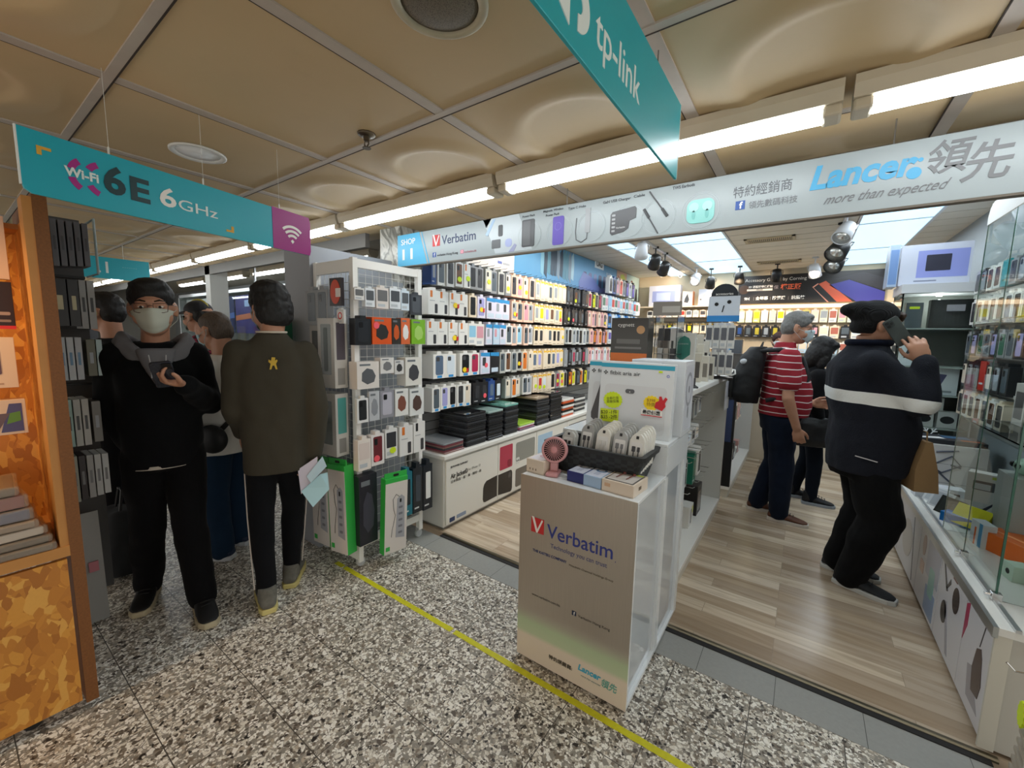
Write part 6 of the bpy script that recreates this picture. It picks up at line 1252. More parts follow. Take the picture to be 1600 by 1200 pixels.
def hand(mb, w, d, n, th, curl=(35, 40, 30), thc=20, s=1., spread=4, fingers=4):
    """w wrist, d towards fingers, n palm normal (side the fingers close to), th thumb side"""
    w = V(w); d = V(d).normalized(); n = V(n); n = (n-d*n.dot(d)).normalized(); t = d.cross(n)
    if t.dot(V(th)) < 0: t = -t
    M = Matrix((t, d, n)).transposed()
    mb.ell(w+d*.05*s, (.040*s, .052*s, .017*s), M); mb.ell(w+d*.075*s, (.042*s, .030*s, .0135*s), M); mb.ell(w+d*.012*s, (.028*s, .03*s, .02*s), M)
    mb.ell(w+d*.04*s+t*.022*s+n*.008*s, (.018*s, .032*s, .016*s), M)
    L = ((.044, .027, .021), (.047, .031, .022), (.044, .029, .021), (.035, .022, .019))
    for k in range(fingers):
        off = (.032, .0105, -.0105, -.031)[k]
        p = w+d*(.092-.006*abs(k-1.2))*s+t*off*s; ax = t; ang = 0; side = R((1.5-k)*spread); dd = (d*math.cos(side)+t*math.sin(side)).normalized()
        pts = [p-dd*.02*s, p]; 
        for q in range(3):
            ang += R(curl[q]+(k*3)); v = dd*math.cos(ang)+n*math.sin(ang); p = p+v*L[k][q]*s; pts.append(p)
        mb.tube(pts, [.0095*s, .0095*s, .0088*s, .0080*s, .0070*s], 10)
        for p_, r_ in zip(pts[1:], (.0095, .0088, .0080, .0070)): mb.ell(p_, (r_*s*.99,)*3, nu=10, nv=8)
    p = w+d*.028*s+t*.028*s+n*.006*s; v = (t*.62+d*.70+n*math.sin(R(thc))*.9).normalized(); pts = [p, p+v*.036*s]; v2 = (t*.25+d*.85+n*math.sin(R(thc))*1.2).normalized(); pts += [pts[-1]+v2*.030*s, pts[-1]+v2*.030*s+(d*.9+n*.4).normalized()*.022*s]
    mb.tube(pts, [.014*s, .0115*s, .0100*s, .0085*s], 10)
    for p_, r_ in zip(pts, (.014, .0115, .0100, .0085)): mb.ell(p_, (r_*s*.99,)*3, nu=10, nv=8)
    return mb
SKIN = N('skin', .5); _n = SKIN.n('TexNoise', i_Scale=14., i_Detail=4.); SKIN.l(SKIN.map(), _n.inputs['Vector']); SKIN.base(SKIN.mix(_n.outputs['Fac'], 'a9795c', 'c4937a')); SKIN.b.inputs['Subsurface Weight'].default_value = .08; SKIN.b.inputs['Subsurface Radius'].default_value = (.01, .004, .002); SKIN = SKIN.m
def hairmat(key, c0, c1):
    g = N(key, .62); n_ = g.n('TexNoise', i_Scale=1., i_Detail=5.); g.l(g.map((260, 260, 34)), n_.inputs['Vector']); g.base(g.mix(n_.outputs['Fac'], c0, c1)); g.bump(n_.outputs['Fac'], .5, .004); return g.m
HB = hairmat('black_hair', '060606', '1d1a18'); HG = hairmat('grey_hair', '3b3b3b', '8f8e8a'); HT = hairmat('thin_hair', '241f1c', '6b5a4c')
EYEW = C('d9d4cc', .2); EYEB = C('120d0a', .15)
def shoe(par, ankle, yaw, um, sm, L=.285, lab=None, w=.05):
    """sneaker under the ankle joint, toe towards yaw (radians, 0 = local +Y)"""
    a = V(ankle); M = Matrix.Translation((a.x, a.y, 0)) @ Matrix.Rotation(yaw, 4, 'Z')
    mb = MB(); rings_ = []
    for y, hw, top, bot in ((-.075, .030, .055, .028), (-.06, .040, .085, .022), (-.02, .044, .105, .022), (.03, .045, .095, .022), (.08, .048, .072, .022), (.14, .050, .056, .022), (.18, .045, .046, .022), (.205, .028, .036, .024)):
        y = y*L/.285; hw = hw*w/.05; zc, hz = (top+bot)/2, (top-bot)/2
        rings_.append([M @ V((hw*math.cos(2*PI*j/14), y, zc+hz*math.sin(2*PI*j/14))) for j in range(14)])
    mb.loft(rings_); mb.lathe([(.047, .05), (.048, .09), (.043, .13)], 14, M=M @ Matrix.Translation((0, -.015, 0)))
    s_ = clay(mb, um, 'shoe', par, .007, 4)
    pts = [(-.032, -.078), (.032, -.078), (.046, -.04), (.046, .03), (.053, .12), (.046, .18), (.025, .213), (-.025, .213), (-.046, .18), (-.051, .12), (-.044, .03), (-.046, -.04)]
    so = MB().prism([(x*w/.05, y*L/.285) for x, y in pts], .0, .030, 'z', M=M); q = obj('sole', so, sm, s_, bevel=.006)
    if lab: s_['label'] = lab
    la = MB()
    for k in range(4): la.tube([M @ V((-.022, .035+.022*k, .098-.009*k)), M @ V((0, .040+.022*k, .106-.010*k)), M @ V((.022, .035+.022*k, .098-.009*k))], .003, 5)
    obj('laces', la, um if um.name.startswith('c_1') else C('3c3c3c', .6), s_)
    return s_
def headM(pos, yaw=0, pitch=0, roll=0): return Matrix.Translation(pos) @ Matrix.Rotation(yaw, 4, 'Z') @ Matrix.Rotation(pitch, 4, 'X') @ Matrix.Rotation(roll, 4, 'Y')
def add_head(mb, HM, s=1.):
    def E(c, r, rot=None):
        M3 = HM.to_3x3(); 
        if rot: M3 = M3 @ rot.to_3x3()
        mb.ell(HM @ (V(c)*s), [x*s for x in r], M3, 18, 12)
    E((0, -.015, .030), (.076, .094, .088)); E((0, .018, -.030), (.064, .070, .088)); E((0, .040, -.082), (.042, .038, .032)); E((0, .072, .030), (.052, .018, .016))
    for x in (-1, 1): E((x*.043, .052, -.035), (.026, .026, .034)); E((x*.077, -.008, -.006), (.010, .021, .033), Matrix.Rotation(x*.35, 4, 'Z')); E((x*.031, .071, .010), (.018, .012, .010))
    E((0, .084, -.052), (.022, .012, .008)); E((0, .082, -.064), (.019, .012, .007))
    mb.tube([HM @ (V(p)*s) for p in ((0, .082, .022), (0, .096, -.008), (0, .106, -.028))], [.008*s, .010*s, .014*s], 10); E((0, .100, -.030), (.019, .014, .011))
def person(name, label, pos, face, P):
    """builds one figure; coordinates of P are metres in the figure's frame: x right, y forward, z up"""
    fx, fy = face; rz = math.atan2(-fx, fy)
    t = thing(name, label, 'person', (pos[0], pos[1], 0), rz)
    g = P.get; B = MB(); vox = g('vox', .009)
    hp = V(g('head', (0, .03, 1.62))); HM = headM(hp, g('hyaw', 0), g('hpitch', 0), g('hroll', 0)); hs = g('hs', 1.)
    add_head(B, HM, hs)
    nb = V(g('neck', (0, -.02, 1.45)))
    B.tube([nb-V((0, 0, .05)), nb, HM @ (V((0, -.03, -.05))*hs)], [.075, .058, .056], 16)
    sw = g('sw', .18); sz = g('sz', 1.40); hipz = g('hipz', .90)
    sh = {s: V((s*sw, nb.y+g('shy', 0), sz)) for s in (-1, 1)}
    rings(B, [(hipz-.06, 0, 0, .13, .09), (hipz+.10, 0, 0, .13, .09), (hipz+.28, 0, .0, .13, .09), (sz-.08, 0, nb.y, .16, .09), (sz+.03, 0, nb.y, .10, .07)])
    ar = g('arms'); lg = g('legs')
    for s, k in ((-1, 'L'), (1, 'R')):
        e, w = V(ar[k][0]), V(ar[k][1]); limb(B, [sh[s], e, w], [.048, .042, .030])
        hd = ar[k][2]
        if hd: hand(B, w, *hd[:3], **(hd[3] if len(hd) > 3 else {}))
        kn, an = V(lg[k][0]), V(lg[k][1]); limb(B, [V((s*.085, 0, hipz)), kn, an], [.075, .052, .036]); B.ell(an+V((0, .02, -.045)), (.026, .05, .022))
    body = clay(B, g('skinm', SKIN), 'body', t, vox, 3)
    # clothing on the upper body
    tr = g('torso'); T = MB(); rings(T, tr, 26)
    sl = g('sleeve', 1.); ra = g('sr', (.068, .058, .045)); cuts = []
    for s, k in ((-1, 'L'), (1, 'R')):
        e, w = V(ar[k][0]), V(ar[k][1])
        if sl >= .99: limb(T, [sh[s], e, e.lerp(w, .96)], ra)
        else: limb(T, [sh[s], sh[s].lerp(e, sl)], [ra[0], ra[1]])
        T.ell(sh[s]+V((-s*.03, 0, 0)), (.075, .075, .06))
    if g('fuse'): g('fuse')(T)
    top = clay(T, g('topm'), g('topn', 'jacket'), t, .010, g('topit', 12), g('topamp', .006), 9., [((0, 0, g('hem')), (0, 0, -1))]+list(g('topcuts', ())), (1, 1, .8), seed=pos[0], label=g('toplab'))
    # trousers
    Q = MB(); lr = g('lr', (.10, .078, .062)); rings(Q, [(hipz-.10, 0, 0, .15, .11), (hipz, 0, 0, .165, .125), (hipz+.14, 0, 0, .155, .12)]) if not g('pelvis') else rings(Q, g('pelvis'))
    for s, k in ((-1, 'L'), (1, 'R')):
        kn, an = V(lg[k][0]), V(lg[k][1]); limb(Q, [V((s*g('lx', .09), 0, hipz-.04)), kn, an+V((0, 0, g('cuff', -.02)))], lr)
    leg = clay(Q, g('legm'), 'trousers', t, .010, 8, g('legamp', .006), 6., (), (1, 1, 1.3), seed=pos[1])
    for s, k in ((-1, 'L'), (1, 'R')): shoe(t, lg[k][1], lg[k][2], g('shoem'), g('solem'), g('sl', .285), w=g('shw', .05))
    # hair
    if g('hair'):
        Hh = MB()
        def E(c, r): Hh.ell(HM @ (V(c)*hs), [x*hs for x in r], HM.to_3x3(), 20, 14)
        g('hair')(E); cs = [(HM @ (V(c)*hs), HM.to_3x3() @ V(n_)) for c, n_ in g('haircuts', (((0, .070, .062), (0, .75, -.66)),))]
        clay(Hh, g('hairm', HB), 'hair', t, .008, 3, g('hamp', .004), 45., cs)
    if g('mask'):
        mc = C(g('mask'), .8)
        vs = []; nu, nv = 16, 9; ma = MB()
        for i in range(nv):
            for j in range(nu):
                u = (j/(nu-1)-.5)*2; v_ = i/(nv-1); ang = u*1.30
                W = .070-.024*v_**1.3; Fr = .098+.010*math.sin(PI*min(1, v_*1.1))-.012*max(0, v_-.7)
                bump_ = .016*max(0, 1-abs(u)*3.2)*(1-v_)+.004*math.sin(v_*PI*4)*max(0, 1-abs(u))
                z = .006-.108*v_-.016*abs(u)**1.5*(1-v_)+.030*abs(u)**1.5*v_
                vs.append(HM @ (V((W*math.sin(ang)/math.sin(1.30), .030+(Fr-.030+bump_)*math.cos(ang), z))*hs))
        ma.add(vs, [(i*nu+j, i*nu+j+1, (i+1)*nu+j+1, (i+1)*nu+j) for i in range(nv-1) for j in range(nu-1)])
        mo = link('face_mask', ma.mesh('mask', mc, smooth=True), t); so_ = mo.modifiers.new('s', 'SOLIDIFY'); so_.thickness = .003; so_.offset = 1
        st = MB()
        for s in (-1, 1):
            for z in (-.012, -.088): st.tube([HM @ (V(p)*hs) for p in ((s*(.070 if z > -.05 else .050), .048, z*.85-.006), (s*.079, .014, z*.6), (s*.085, -.018, z*.3), (s*.084, -.026, .0))], .0013, 5)
        obj('mask_straps', st, mc, mo)
    if g('eyes'):
        for s in (-1, 1):
            e = obj('eye', MB().ell(HM @ (V((s*.031, .0755, .010))*hs), [.0125*hs, .008*hs, .0065*hs], HM.to_3x3(), 14, 10), EYEW, t, smooth=True)
            obj('iris', MB().ell(HM @ (V((s*.031+.001, .0815, .009))*hs), [.0055*hs, .003*hs, .0058*hs], HM.to_3x3(), 12, 8), EYEB, e, smooth=True)
            obj('eyebrow', MB().tube([HM @ (V(p)*hs) for p in ((s*.014, .089, .033), (s*.032, .087, .038), (s*.050, .074, .033))], [.003, .004, .002], 6), EYEB, t)
    if g('glasses'):
        gm = C(g('glasses'), .3); gl = MB()
        for s in (-1, 1):
            gl.tube([HM @ (V(p)*hs) for p in ((s*.010, .101, .024), (s*.050, .093, .026), (s*.058, .088, .016), (s*.054, .088, -.010), (s*.040, .096, -.014), (s*.016, .101, -.012), (s*.009, .101, .004))], .0017, 6, closed=True)
            gl.tube([HM @ (V(p)*hs) for p in ((s*.057, .088, .016), (s*.076, .06, .016), (s*.083, .0, .012), (s*.080, -.02, .0))], .0017, 6)
        gl.tube([HM @ (V(p)*hs) for p in ((-.010, .101, .014), (0, .104, .017), (.010, .101, .014))], .0017, 6)
        obj('glasses', gl, gm, t)
    return t, HM
def short_hair(E): E((0, -.012, .052), (.083, .096, .082)); E((0, -.050, .010), (.078, .062, .080)); E((0, .03, .098), (.066, .060, .034))
def full_hair(E): E((0, -.010, .045), (.092, .104, .088)); E((0, -.040, -.005), (.090, .078, .095)); E((-.01, -.02, .09), (.078, .088, .05)); E((0, -.055, -.04), (.078, .058, .06))
FAB = m_fabric
STD = {'L': ((-.10, .02, .49), (-.10, .0, .09), 0), 'R': ((.10, .02, .49), (.10, .0, .09), 0)}
# 1 --- man reading his phone
J1 = FAB('black_jacket', '0d0e10', nz=.3); GRH = FAB('grey_hood', '6f6f72')
t, HM = person('person', 'masked man in glasses and black jacket walking while looking at his phone', (-2.70, .66), (.971, -.237), dict(
    vox=.0058, head=(.0, .06, 1.595), hs=1.12, hpitch=R(-4), hroll=R(3), hyaw=R(-4), neck=(0, -.01, 1.42), sw=.150, sz=1.36, hipz=.88, hem=.80, eyes=1, lx=.08,
    arms={'R': ((.200, -.06, 1.10), (.135, -.01, .92), ((-.45, -.1, -1), (-1, 0, 0), (0, 1, 0))), 'L': ((-.205, .02, 1.10), (-.095, .255, 1.235), ((.80, .42, .28), (-.35, .2, .9), (0, .6, .8), dict(curl=(38, 45, 25), thc=35, s=1.08)))},
    legs={'R': ((.09, -.03, .47), (.11, -.17, .095), R(-12)), 'L': ((-.08, .10, .47), (-.11, .15, .09), R(4))},
    torso=[(.78, 0, 0, .160, .13), (.95, 0, 0, .165, .135), (1.12, 0, .0, .170, .14), (1.28, 0, .0, .178, .132), (1.36, 0, -.01, .150, .105), (1.43, 0, -.01, .085, .08)], sr=(.075, .064, .050), topm=J1, topn='jacket', topamp=.010,
    legm=FAB('black_trousers', '0c0c0e', nz=.3), lr=(.098, .078, .068), legamp=.007, shoem=C('131314', .6), solem=C('b5a98c', .6), hair=short_hair, haircuts=(((0, .086, .070), (0, .80, -.60)), ((0, 0, -.055), (0, 0, -1))), mask='b9bcae', glasses='5a4238', skinm=SKIN))
m_ = MB(); pts = [V((.125*math.cos(a), -.005+.115*math.sin(a)-.02*(math.sin(a) > .5), 1.425+.035*math.cos(a*2)-.045*max(0, math.sin(a)))) for a in [2*PI*i/22 for i in range(22)]]; m_.tube(pts, .026, 12, closed=True); m_.tube([p-V((0, .0, .03))+V((p.x*.12, 0, 0)) for p in pts], .026, 12, closed=True); m_.ell((0, -.12, 1.37), (.12, .05, .08))
clay(m_, GRH, 'hood', t, .010, 5, .005, 12.)
m_ = MB(); rings(m_, [(1.22, 0, .128, .012, .02), (1.28, 0, .125, .04, .022), (1.34, 0, .108, .065, .030), (1.40, 0, .07, .085, .05)], 16); clay(m_, GRH, 'sweatshirt_front', t, .008, 4, .002)
obj('drawstring', MB().tube([(-.035, .145, 1.37), (-.030, .160, 1.30), (-.026, .165, 1.24)], .003, 6), C('a9a9a9', .6), t); obj('drawstring', MB().tube([(.030, .145, 1.37), (.022, .162, 1.31), (.024, .165, 1.26)], .003, 6), C('a9a9a9', .6), t)
obj('shirt_hem', MB().prism([(.160*math.cos(2*PI*i/26), .128*math.sin(2*PI*i/26)) for i in range(26)], .795, .812, 'z'), C('b8b0a4', .7), t)
# the phone he holds
PH = Matrix.Translation((-.020, .325, 1.290)) @ Matrix.Rotation(R(-38), 4, 'X') @ Matrix.Rotation(R(8), 4, 'Y')
ph = thing('smartphone', 'dark blue smartphone held by the masked man in glasses', 'phone', t.matrix_basis @ PH.translation, 0)
ph.matrix_world = Matrix.Translation((-2.70, .66, 0)) @ Matrix.Rotation(math.atan2(-.971, -.237), 4, 'Z') @ PH
obj('case', MB().prism(rrect(-.040, -.078, .040, .078, .012), -.006, .006, 'y'), C('1c2230', .25, coat=.5), ph, bevel=.002); obj('camera_block', MB().prism(rrect(-.034, .035, .0, .072, .008), .006, .009, 'y'), C('0c0d10', .2), ph); obj('screen', MB().prism(rrect(-.036, -.074, .036, .074, .010), -.0072, -.006, 'y'), C('2c3a4c', .1), ph)
# 2 --- young man in olive shirt seen from behind
t, HM = person('person', 'young man in olive long shirt and black track trousers walking away, holding papers', (-2.36, 1.07), (-.93, .37), dict(
    vox=.0065, head=(0, .03, 1.615), hs=1.09, hyaw=R(22), hpitch=R(-6), neck=(0, -.01, 1.47), sw=.158, sz=1.385, hipz=.90, hem=.735, lx=.07,
    arms={'L': ((-.19, .0, 1.08), (-.16, .15, .92), ((0, .5, -1), (1, 0, 0), (0, 1, 0))), 'R': ((.205, -.07, 1.07), (.185, -.06, .80), ((-.15, .25, -1), (-1, 0, 0), (0, 1, 0), dict(curl=(30, 35, 25))))},
    legs={'L': ((-.09, -.02, .48), (-.085, -.13, .10), R(4)), 'R': ((.075, .07, .47), (.05, .06, .10), R(-16))},
    torso=[(.70, 0, 0, .162, .125), (.9, 0, 0, .168, .132), (1.1, 0, 0, .172, .130), (1.30, 0, -.005, .180, .122), (1.40, 0, -.01, .145, .098), (1.455, 0, -.012, .095, .080), (1.49, 0, -.01, .072, .068)], sr=(.068, .058, .046), topm=FAB('olive_shirt', '413d33', nz=.1), topn='shirt', topamp=.007,
    legm=FAB('black_track', '101114', nz=.2), lr=(.086, .064, .050), cuff=.0, shoem=mat('grey_knit', '66645c', .8, nz=.3, nscale=60), solem=C('cfc27e', .5), hair=full_hair, haircuts=(((0, .082, .052), (0, .80, -.60)), ((0, 0, -.075), (0, .2, -1))), hamp=.006, mask='a7c0c8'))
obj('collar_line', MB().tube([(.070*math.cos(a), -.012+.066*math.sin(a), 1.492) for a in [2*PI*i/20 for i in range(20)]], .006, 6, closed=True), C('c9bfae', .7), t)
for s, k in ((-1, 'L'), (1, 'R')):
    kn, an = (V((-.09, -.02, .48)), V((-.085, -.13, .10))) if k == 'L' else (V((.075, .07, .47)), V((.05, .06, .10)))
    hip = V((s*.07, 0, .86)); m_ = MB()
    for o_ in (-.008, .008): m_.tube([hip+V((s*.088, o_-.01, -.10)), kn+V((s*.066, o_-.012, 0)), an+V((s*.056, o_-.012, .03))], .0035, 5)
    obj('side_stripes', m_, C('b9b0a6', .6), t)
lg = obj('shirt_emblem', MB().prism([(-.018, .0), (-.010, .0), (-.004, .02), (.004, .02), (.010, .0), (.018, .0), (.012, .03), (.020, .045), (.016, .052), (.008, .045), (.010, .062), (-.006, .064), (-.010, .045), (-.02, .052), (-.022, .04), (-.012, .03)], .0, .003, 'y'), C('c4a236', .6), t, loc=(-.005, -.134, 1.30), rot=(R(6), 0, 0))
pp = thing('folded_papers', 'crumpled pale blue and white papers in the hand of the olive-shirted man', 'papers', (0, 0, 0)); pp.matrix_world = Matrix.Translation((-2.36, 1.07, 0)) @ Matrix.Rotation(math.atan2(.93, .37), 4, 'Z')
def sheet(pts, c, nm, th=.002):
    vs = [V(p) for p in pts]; n_ = (vs[1]-vs[0]).cross(vs[2]-vs[0]).normalized()*th; k = len(vs)
    return obj(nm, MB().add(vs+[v+n_ for v in vs], [tuple(range(k))[::-1], tuple(range(k, 2*k))]+[(i, (i+1) % k, k+(i+1) % k, k+i) for i in range(k)]), C(c, .6), pp)
sheet([(.20, -.125, .70), (.10, -.13, .62), (.155, -.14, .52), (.245, -.12, .60), (.24, -.11, .70)], 'a9cdd4', 'blue_sheet'); sheet([(.19, -.11, .80), (.09, -.11, .74), (.10, -.12, .60), (.19, -.115, .68)], 'c4bfcc', 'white_sheet'); sheet([(.215, -.12, .80), (.13, -.125, .70), (.15, -.13, .66), (.235, -.122, .74)], 'b2cbd6', 'folded_sheet', .004)
# 3 --- balding man in white shirt
t, HM = person('person', 'balding man in white shirt and jeans with dark bag strap, looking left', (-3.06, 1.08), (-.80, -.42), dict(
    head=(0, .05, 1.49), hs=1.02, hpitch=R(-18), neck=(0, 0, 1.33), sw=.175, sz=1.26, hipz=.83, hem=.72,
    arms={'L': ((-.25, .02, .99), (-.25, .10, .77), ((0, .2, -1), (1, 0, 0), (0, 1, 0))), 'R': ((.25, -.02, .99), (.24, .06, .77), ((0, .2, -1), (-1, 0, 0), (0, 1, 0)))},
    legs={'L': ((-.10, .03, .45), (-.10, .0, .09), R(8)), 'R': ((.10, .06, .45), (.10, .04, .09), R(-8))},
    torso=[(.70, 0, 0, .19, .15), (.9, 0, .01, .20, .16), (1.08, 0, .01, .20, .15), (1.2, 0, 0, .19, .13), (1.28, 0, 0, .14, .10), (1.34, 0, 0, .075, .07)], sr=(.075, .070, .055), topm=FAB('white_shirt', 'd2cfc8', nz=.06), topn='shirt', topamp=.010,
    legm=FAB('blue_jeans', '1d3147', nz=.25), lr=(.10, .085, .075), shoem=C('1c2b44', .6), solem=C('c9ccd0', .5), hair=lambda E: (E((0, -.02, .036), (.080, .092, .084)), E((0, -.05, -.01), (.077, .058, .075))), hairm=HT, haircuts=(((0, .045, .07), (0, .80, -.45)), ((0, 0, -.07), (0, 0, -1))), mask='9fc3cc'))
obj('bag_strap', MB().tube([(.10, .12, 1.24), (.12, .0, 1.315), (.05, -.12, 1.22), (-.10, -.17, .98), (-.19, -.10, .86)], .017, 6), BLACK, t)
m_ = MB(); m_.ell((-.22, -.10, .84), (.05, .10, .09)); clay(m_, C('121316', .6), 'waist_bag', t, .01, 3)
# 4 --- man with cap and plaid shirt
PL = N('red_plaid', .85); _c = PL.n('TexChecker', i_Scale=1.); PL.l(PL.map((26, 26, 26)), _c.inputs['Vector']); PL.base(PL.mix(_c.outputs['Fac'], '7c1530', '2a1016'))
t, HM = person('person', 'man in black and yellow cap and red plaid shirt, behind the phone reader', (-4.02, 1.30), (-.88, -.42), dict(
    head=(0, .05, 1.60), hs=1.10, neck=(0, 0, 1.44), sw=.185, sz=1.36, hipz=.88, hem=.80,
    arms={'L': ((-.25, .05, 1.08), (-.15, .25, 1.02), ((0, 1, 0), (1, 0, 0), (0, 0, 1))), 'R': ((.25, .05, 1.08), (.15, .25, 1.02), ((0, 1, 0), (-1, 0, 0), (0, 0, 1)))},
    legs={'L': ((-.10, .03, .47), (-.10, .0, .09), R(4)), 'R': ((.10, .06, .47), (.12, .04, .09), R(-20))},
    torso=[(.78, 0, 0, .19, .15), (.95, 0, .02, .20, .16), (1.15, 0, .01, .205, .15), (1.3, 0, 0, .20, .13), (1.38, 0, 0, .15, .10), (1.45, 0, 0, .08, .07)], sr=(.08, .07, .055), topm=PL.m, topn='shirt',
    legm=FAB('khaki_trousers', '6e5f52', nz=.15), lr=(.10, .075, .058), shoem=C('8d9299', .6), solem=C('b6bcc0', .5), hair=short_hair, haircuts=(((0, .02, .05), (0, .8, -.6)), ((0, 0, .04), (0, 0, 1)), ((0, 0, -.07), (0, 0, -1))), mask='6f7a72', glasses='1a1a1a'))
m_ = MB(); m_.ell(HM @ V((0, -.008, .050)), (.092, .108, .082), HM.to_3x3()); cap_ = clay(m_, C('15151a', .7), 'cap', t, .008, 3, cuts=[(HM @ V((0, 0, .038)), HM.to_3x3() @ V((0, .05, -1)))])
obj('cap_brim', MB().prism([(-.07, .06), (-.068, .12), (-.04, .165), (0, .178), (.04, .165), (.068, .12), (.07, .06)], .040, .048, 'z', M=HM @ Matrix.Rotation(R(-8), 4, 'X')), C('17171c', .6), cap_, bevel=.002)
m_ = MB(); m_.tube([HM @ V((0, .094*math.cos(a)-.008, .050+.086*math.sin(a))) for a in [R(5+17*i) for i in range(11)]], .010, 6); obj('yellow_panel', m_, C('a79a3c', .6), cap_)
m_ = MB(); m_.ell((0, -.20, 1.18), (.15, .09, .22)); clay(m_, C('17181b', .6), 'backpack', t, .012, 4)
# 5 --- man behind at the far left
t, HM = person('person', 'dark-haired man with yellow patterned mask standing behind the hanging packs', (-3.70, .69), (-.72, -.68), dict(
    head=(0, .04, 1.59), hs=1.04, neck=(0, 0, 1.43), sw=.18, sz=1.35, hipz=.88, hem=.80, arms={'L': ((-.22, .0, 1.08), (-.2, .06, .86), ((0, .2, -1), (1, 0, 0), (0, 1, 0))), 'R': ((.22, .0, 1.08), (.2, .06, .86), ((0, .2, -1), (-1, 0, 0), (0, 1, 0)))},
    legs=STD, torso=[(.78, 0, 0, .18, .14), (.95, 0, 0, .19, .14), (1.15, 0, 0, .20, .14), (1.3, 0, 0, .195, .12), (1.38, 0, 0, .14, .09), (1.43, 0, 0, .08, .07)], topm=FAB('black_top', '141416'), topn='jacket', legm=FAB('dark_trousers', '18191c'), shoem=C('202226', .6), solem=C('5a5a5a', .5), hair=short_hair, haircuts=(((0, .075, .065), (0, .8, -.6)), ((0, 0, -.06), (0, 0, -1))), mask='a9ad5c'))
# 6 --- man in red striped shirt
ST = N('red_striped', .85); _s = ST.n('SeparateXYZ'); ST.l(ST.tc.outputs['Object'], _s.inputs[0]); _n = ST.n('TexNoise', i_Scale=5.); ST.l(ST.map(), _n.inputs['Vector'])
_z = ST.math('ADD', _s.outputs[2], ST.math('MULTIPLY', _n.outputs['Fac'], .03)); ST.base(ST.mix(ST.math('LESS_THAN', ST.math('FRACT', ST.math('DIVIDE', _z, .052)), .14), '8c1826', 'dcd3d0'))
t, HM = person('person', 'grey-haired man in red striped polo, jeans and black backpack', (-.12, 4.08), (.95, .22), dict(
    vox=.0065, head=(0, .06, 1.61), hs=1.06, hpitch=R(-10), hyaw=R(-8), neck=(0, -.01, 1.46), sw=.18, sz=1.375, hipz=.88, hem=.90,
    arms={'L': ((-.26, .08, 1.08), (-.2, .26, .98), ((0, 1, 0), (1, 0, 0), (0, 0, 1))), 'R': ((.27, -.01, 1.06), (.25, .07, .83), ((0, .25, -1), (-1, .2, 0), (0, 1, 0), dict(curl=(35, 45, 30))))},
    legs={'L': ((-.10, .02, .46), (-.10, -.09, .09), R(0)), 'R': ((.09, .03, .47), (.09, .04, .09), R(-14))}, sleeve=.62,
    torso=[(.85, 0, .01, .19, .165), (.98, 0, .03, .205, .185), (1.12, 0, .03, .205, .175), (1.30, 0, 0, .205, .145), (1.40, 0, -.01, .155, .108), (1.45, 0, -.012, .095, .08), (1.50, 0, -.01, .074, .07)], sr=(.085, .082, .06), topm=ST.m, topn='polo_shirt', topamp=.008,
    legm=FAB('dark_jeans', '131b2b', nz=.25), lr=(.112, .092, .076), legamp=.009, cuff=-.01, pelvis=[(.76, 0, 0, .16, .13), (.88, 0, 0, .175, .15), (1.0, 0, .01, .18, .155)], shoem=C('5a3522', .6), solem=C('c4bcb2', .5), hair=lambda E: (E((0, -.010, .052), (.085, .096, .080)), E((0, -.045, .005), (.082, .066, .082)), E((0, .03, .095), (.06, .06, .03))), hairm=HG, haircuts=(((0, .082, .066), (0, .80, -.60)), ((0, 0, -.062), (0, 0, -1))), mask='b9c9cc', glasses='1a1414'))
obj('belt', MB().prism([(.180*math.cos(2*PI*i/26), .008+.160*math.sin(2*PI*i/26)) for i in range(26)], .895, .935, 'z'), C('2a1f18', .5), t)
m_ = MB(); rings(m_, [(.98, 0, -.26, .13, .09), (1.06, 0, -.285, .155, .125), (1.22, 0, -.27, .155, .115), (1.36, 0, -.235, .14, .09), (1.45, 0, -.20, .10, .06)])
bp_ = clay(m_, mat('backpack_nylon', '131415', .75, bump=.3, bscale=30), 'backpack', t, .010, 4, .006, 10.)
m_ = MB(); rings(m_, [(1.02, 0, -.39, .10, .035), (1.1, 0, -.40, .115, .045), (1.22, 0, -.385, .11, .035)]); clay(m_, mat('backpack_nylon'), 'front_pocket', bp_, .010, 3, .003, 12.)
for s in (-1, 1): obj('shoulder_strap', MB().tube([(s*.10, -.20, 1.42), (s*.12, -.06, 1.435), (s*.13, .09, 1.37), (s*.15, .14, 1.22), (s*.17, .05, 1.08), (s*.16, -.14, 1.02)], .018, 7), C('1d1e20', .7), bp_, smooth=True)
obj('badge', MB().ell((.115, -.315, 1.33), (.015, .028, .022)), C('b9bdc0', .5), bp_); obj('carry_loop', MB().tube([(-.03, -.18, 1.45), (0, -.17, 1.49), (.03, -.18, 1.45)], .007, 6), C('1d1e20', .7), bp_)
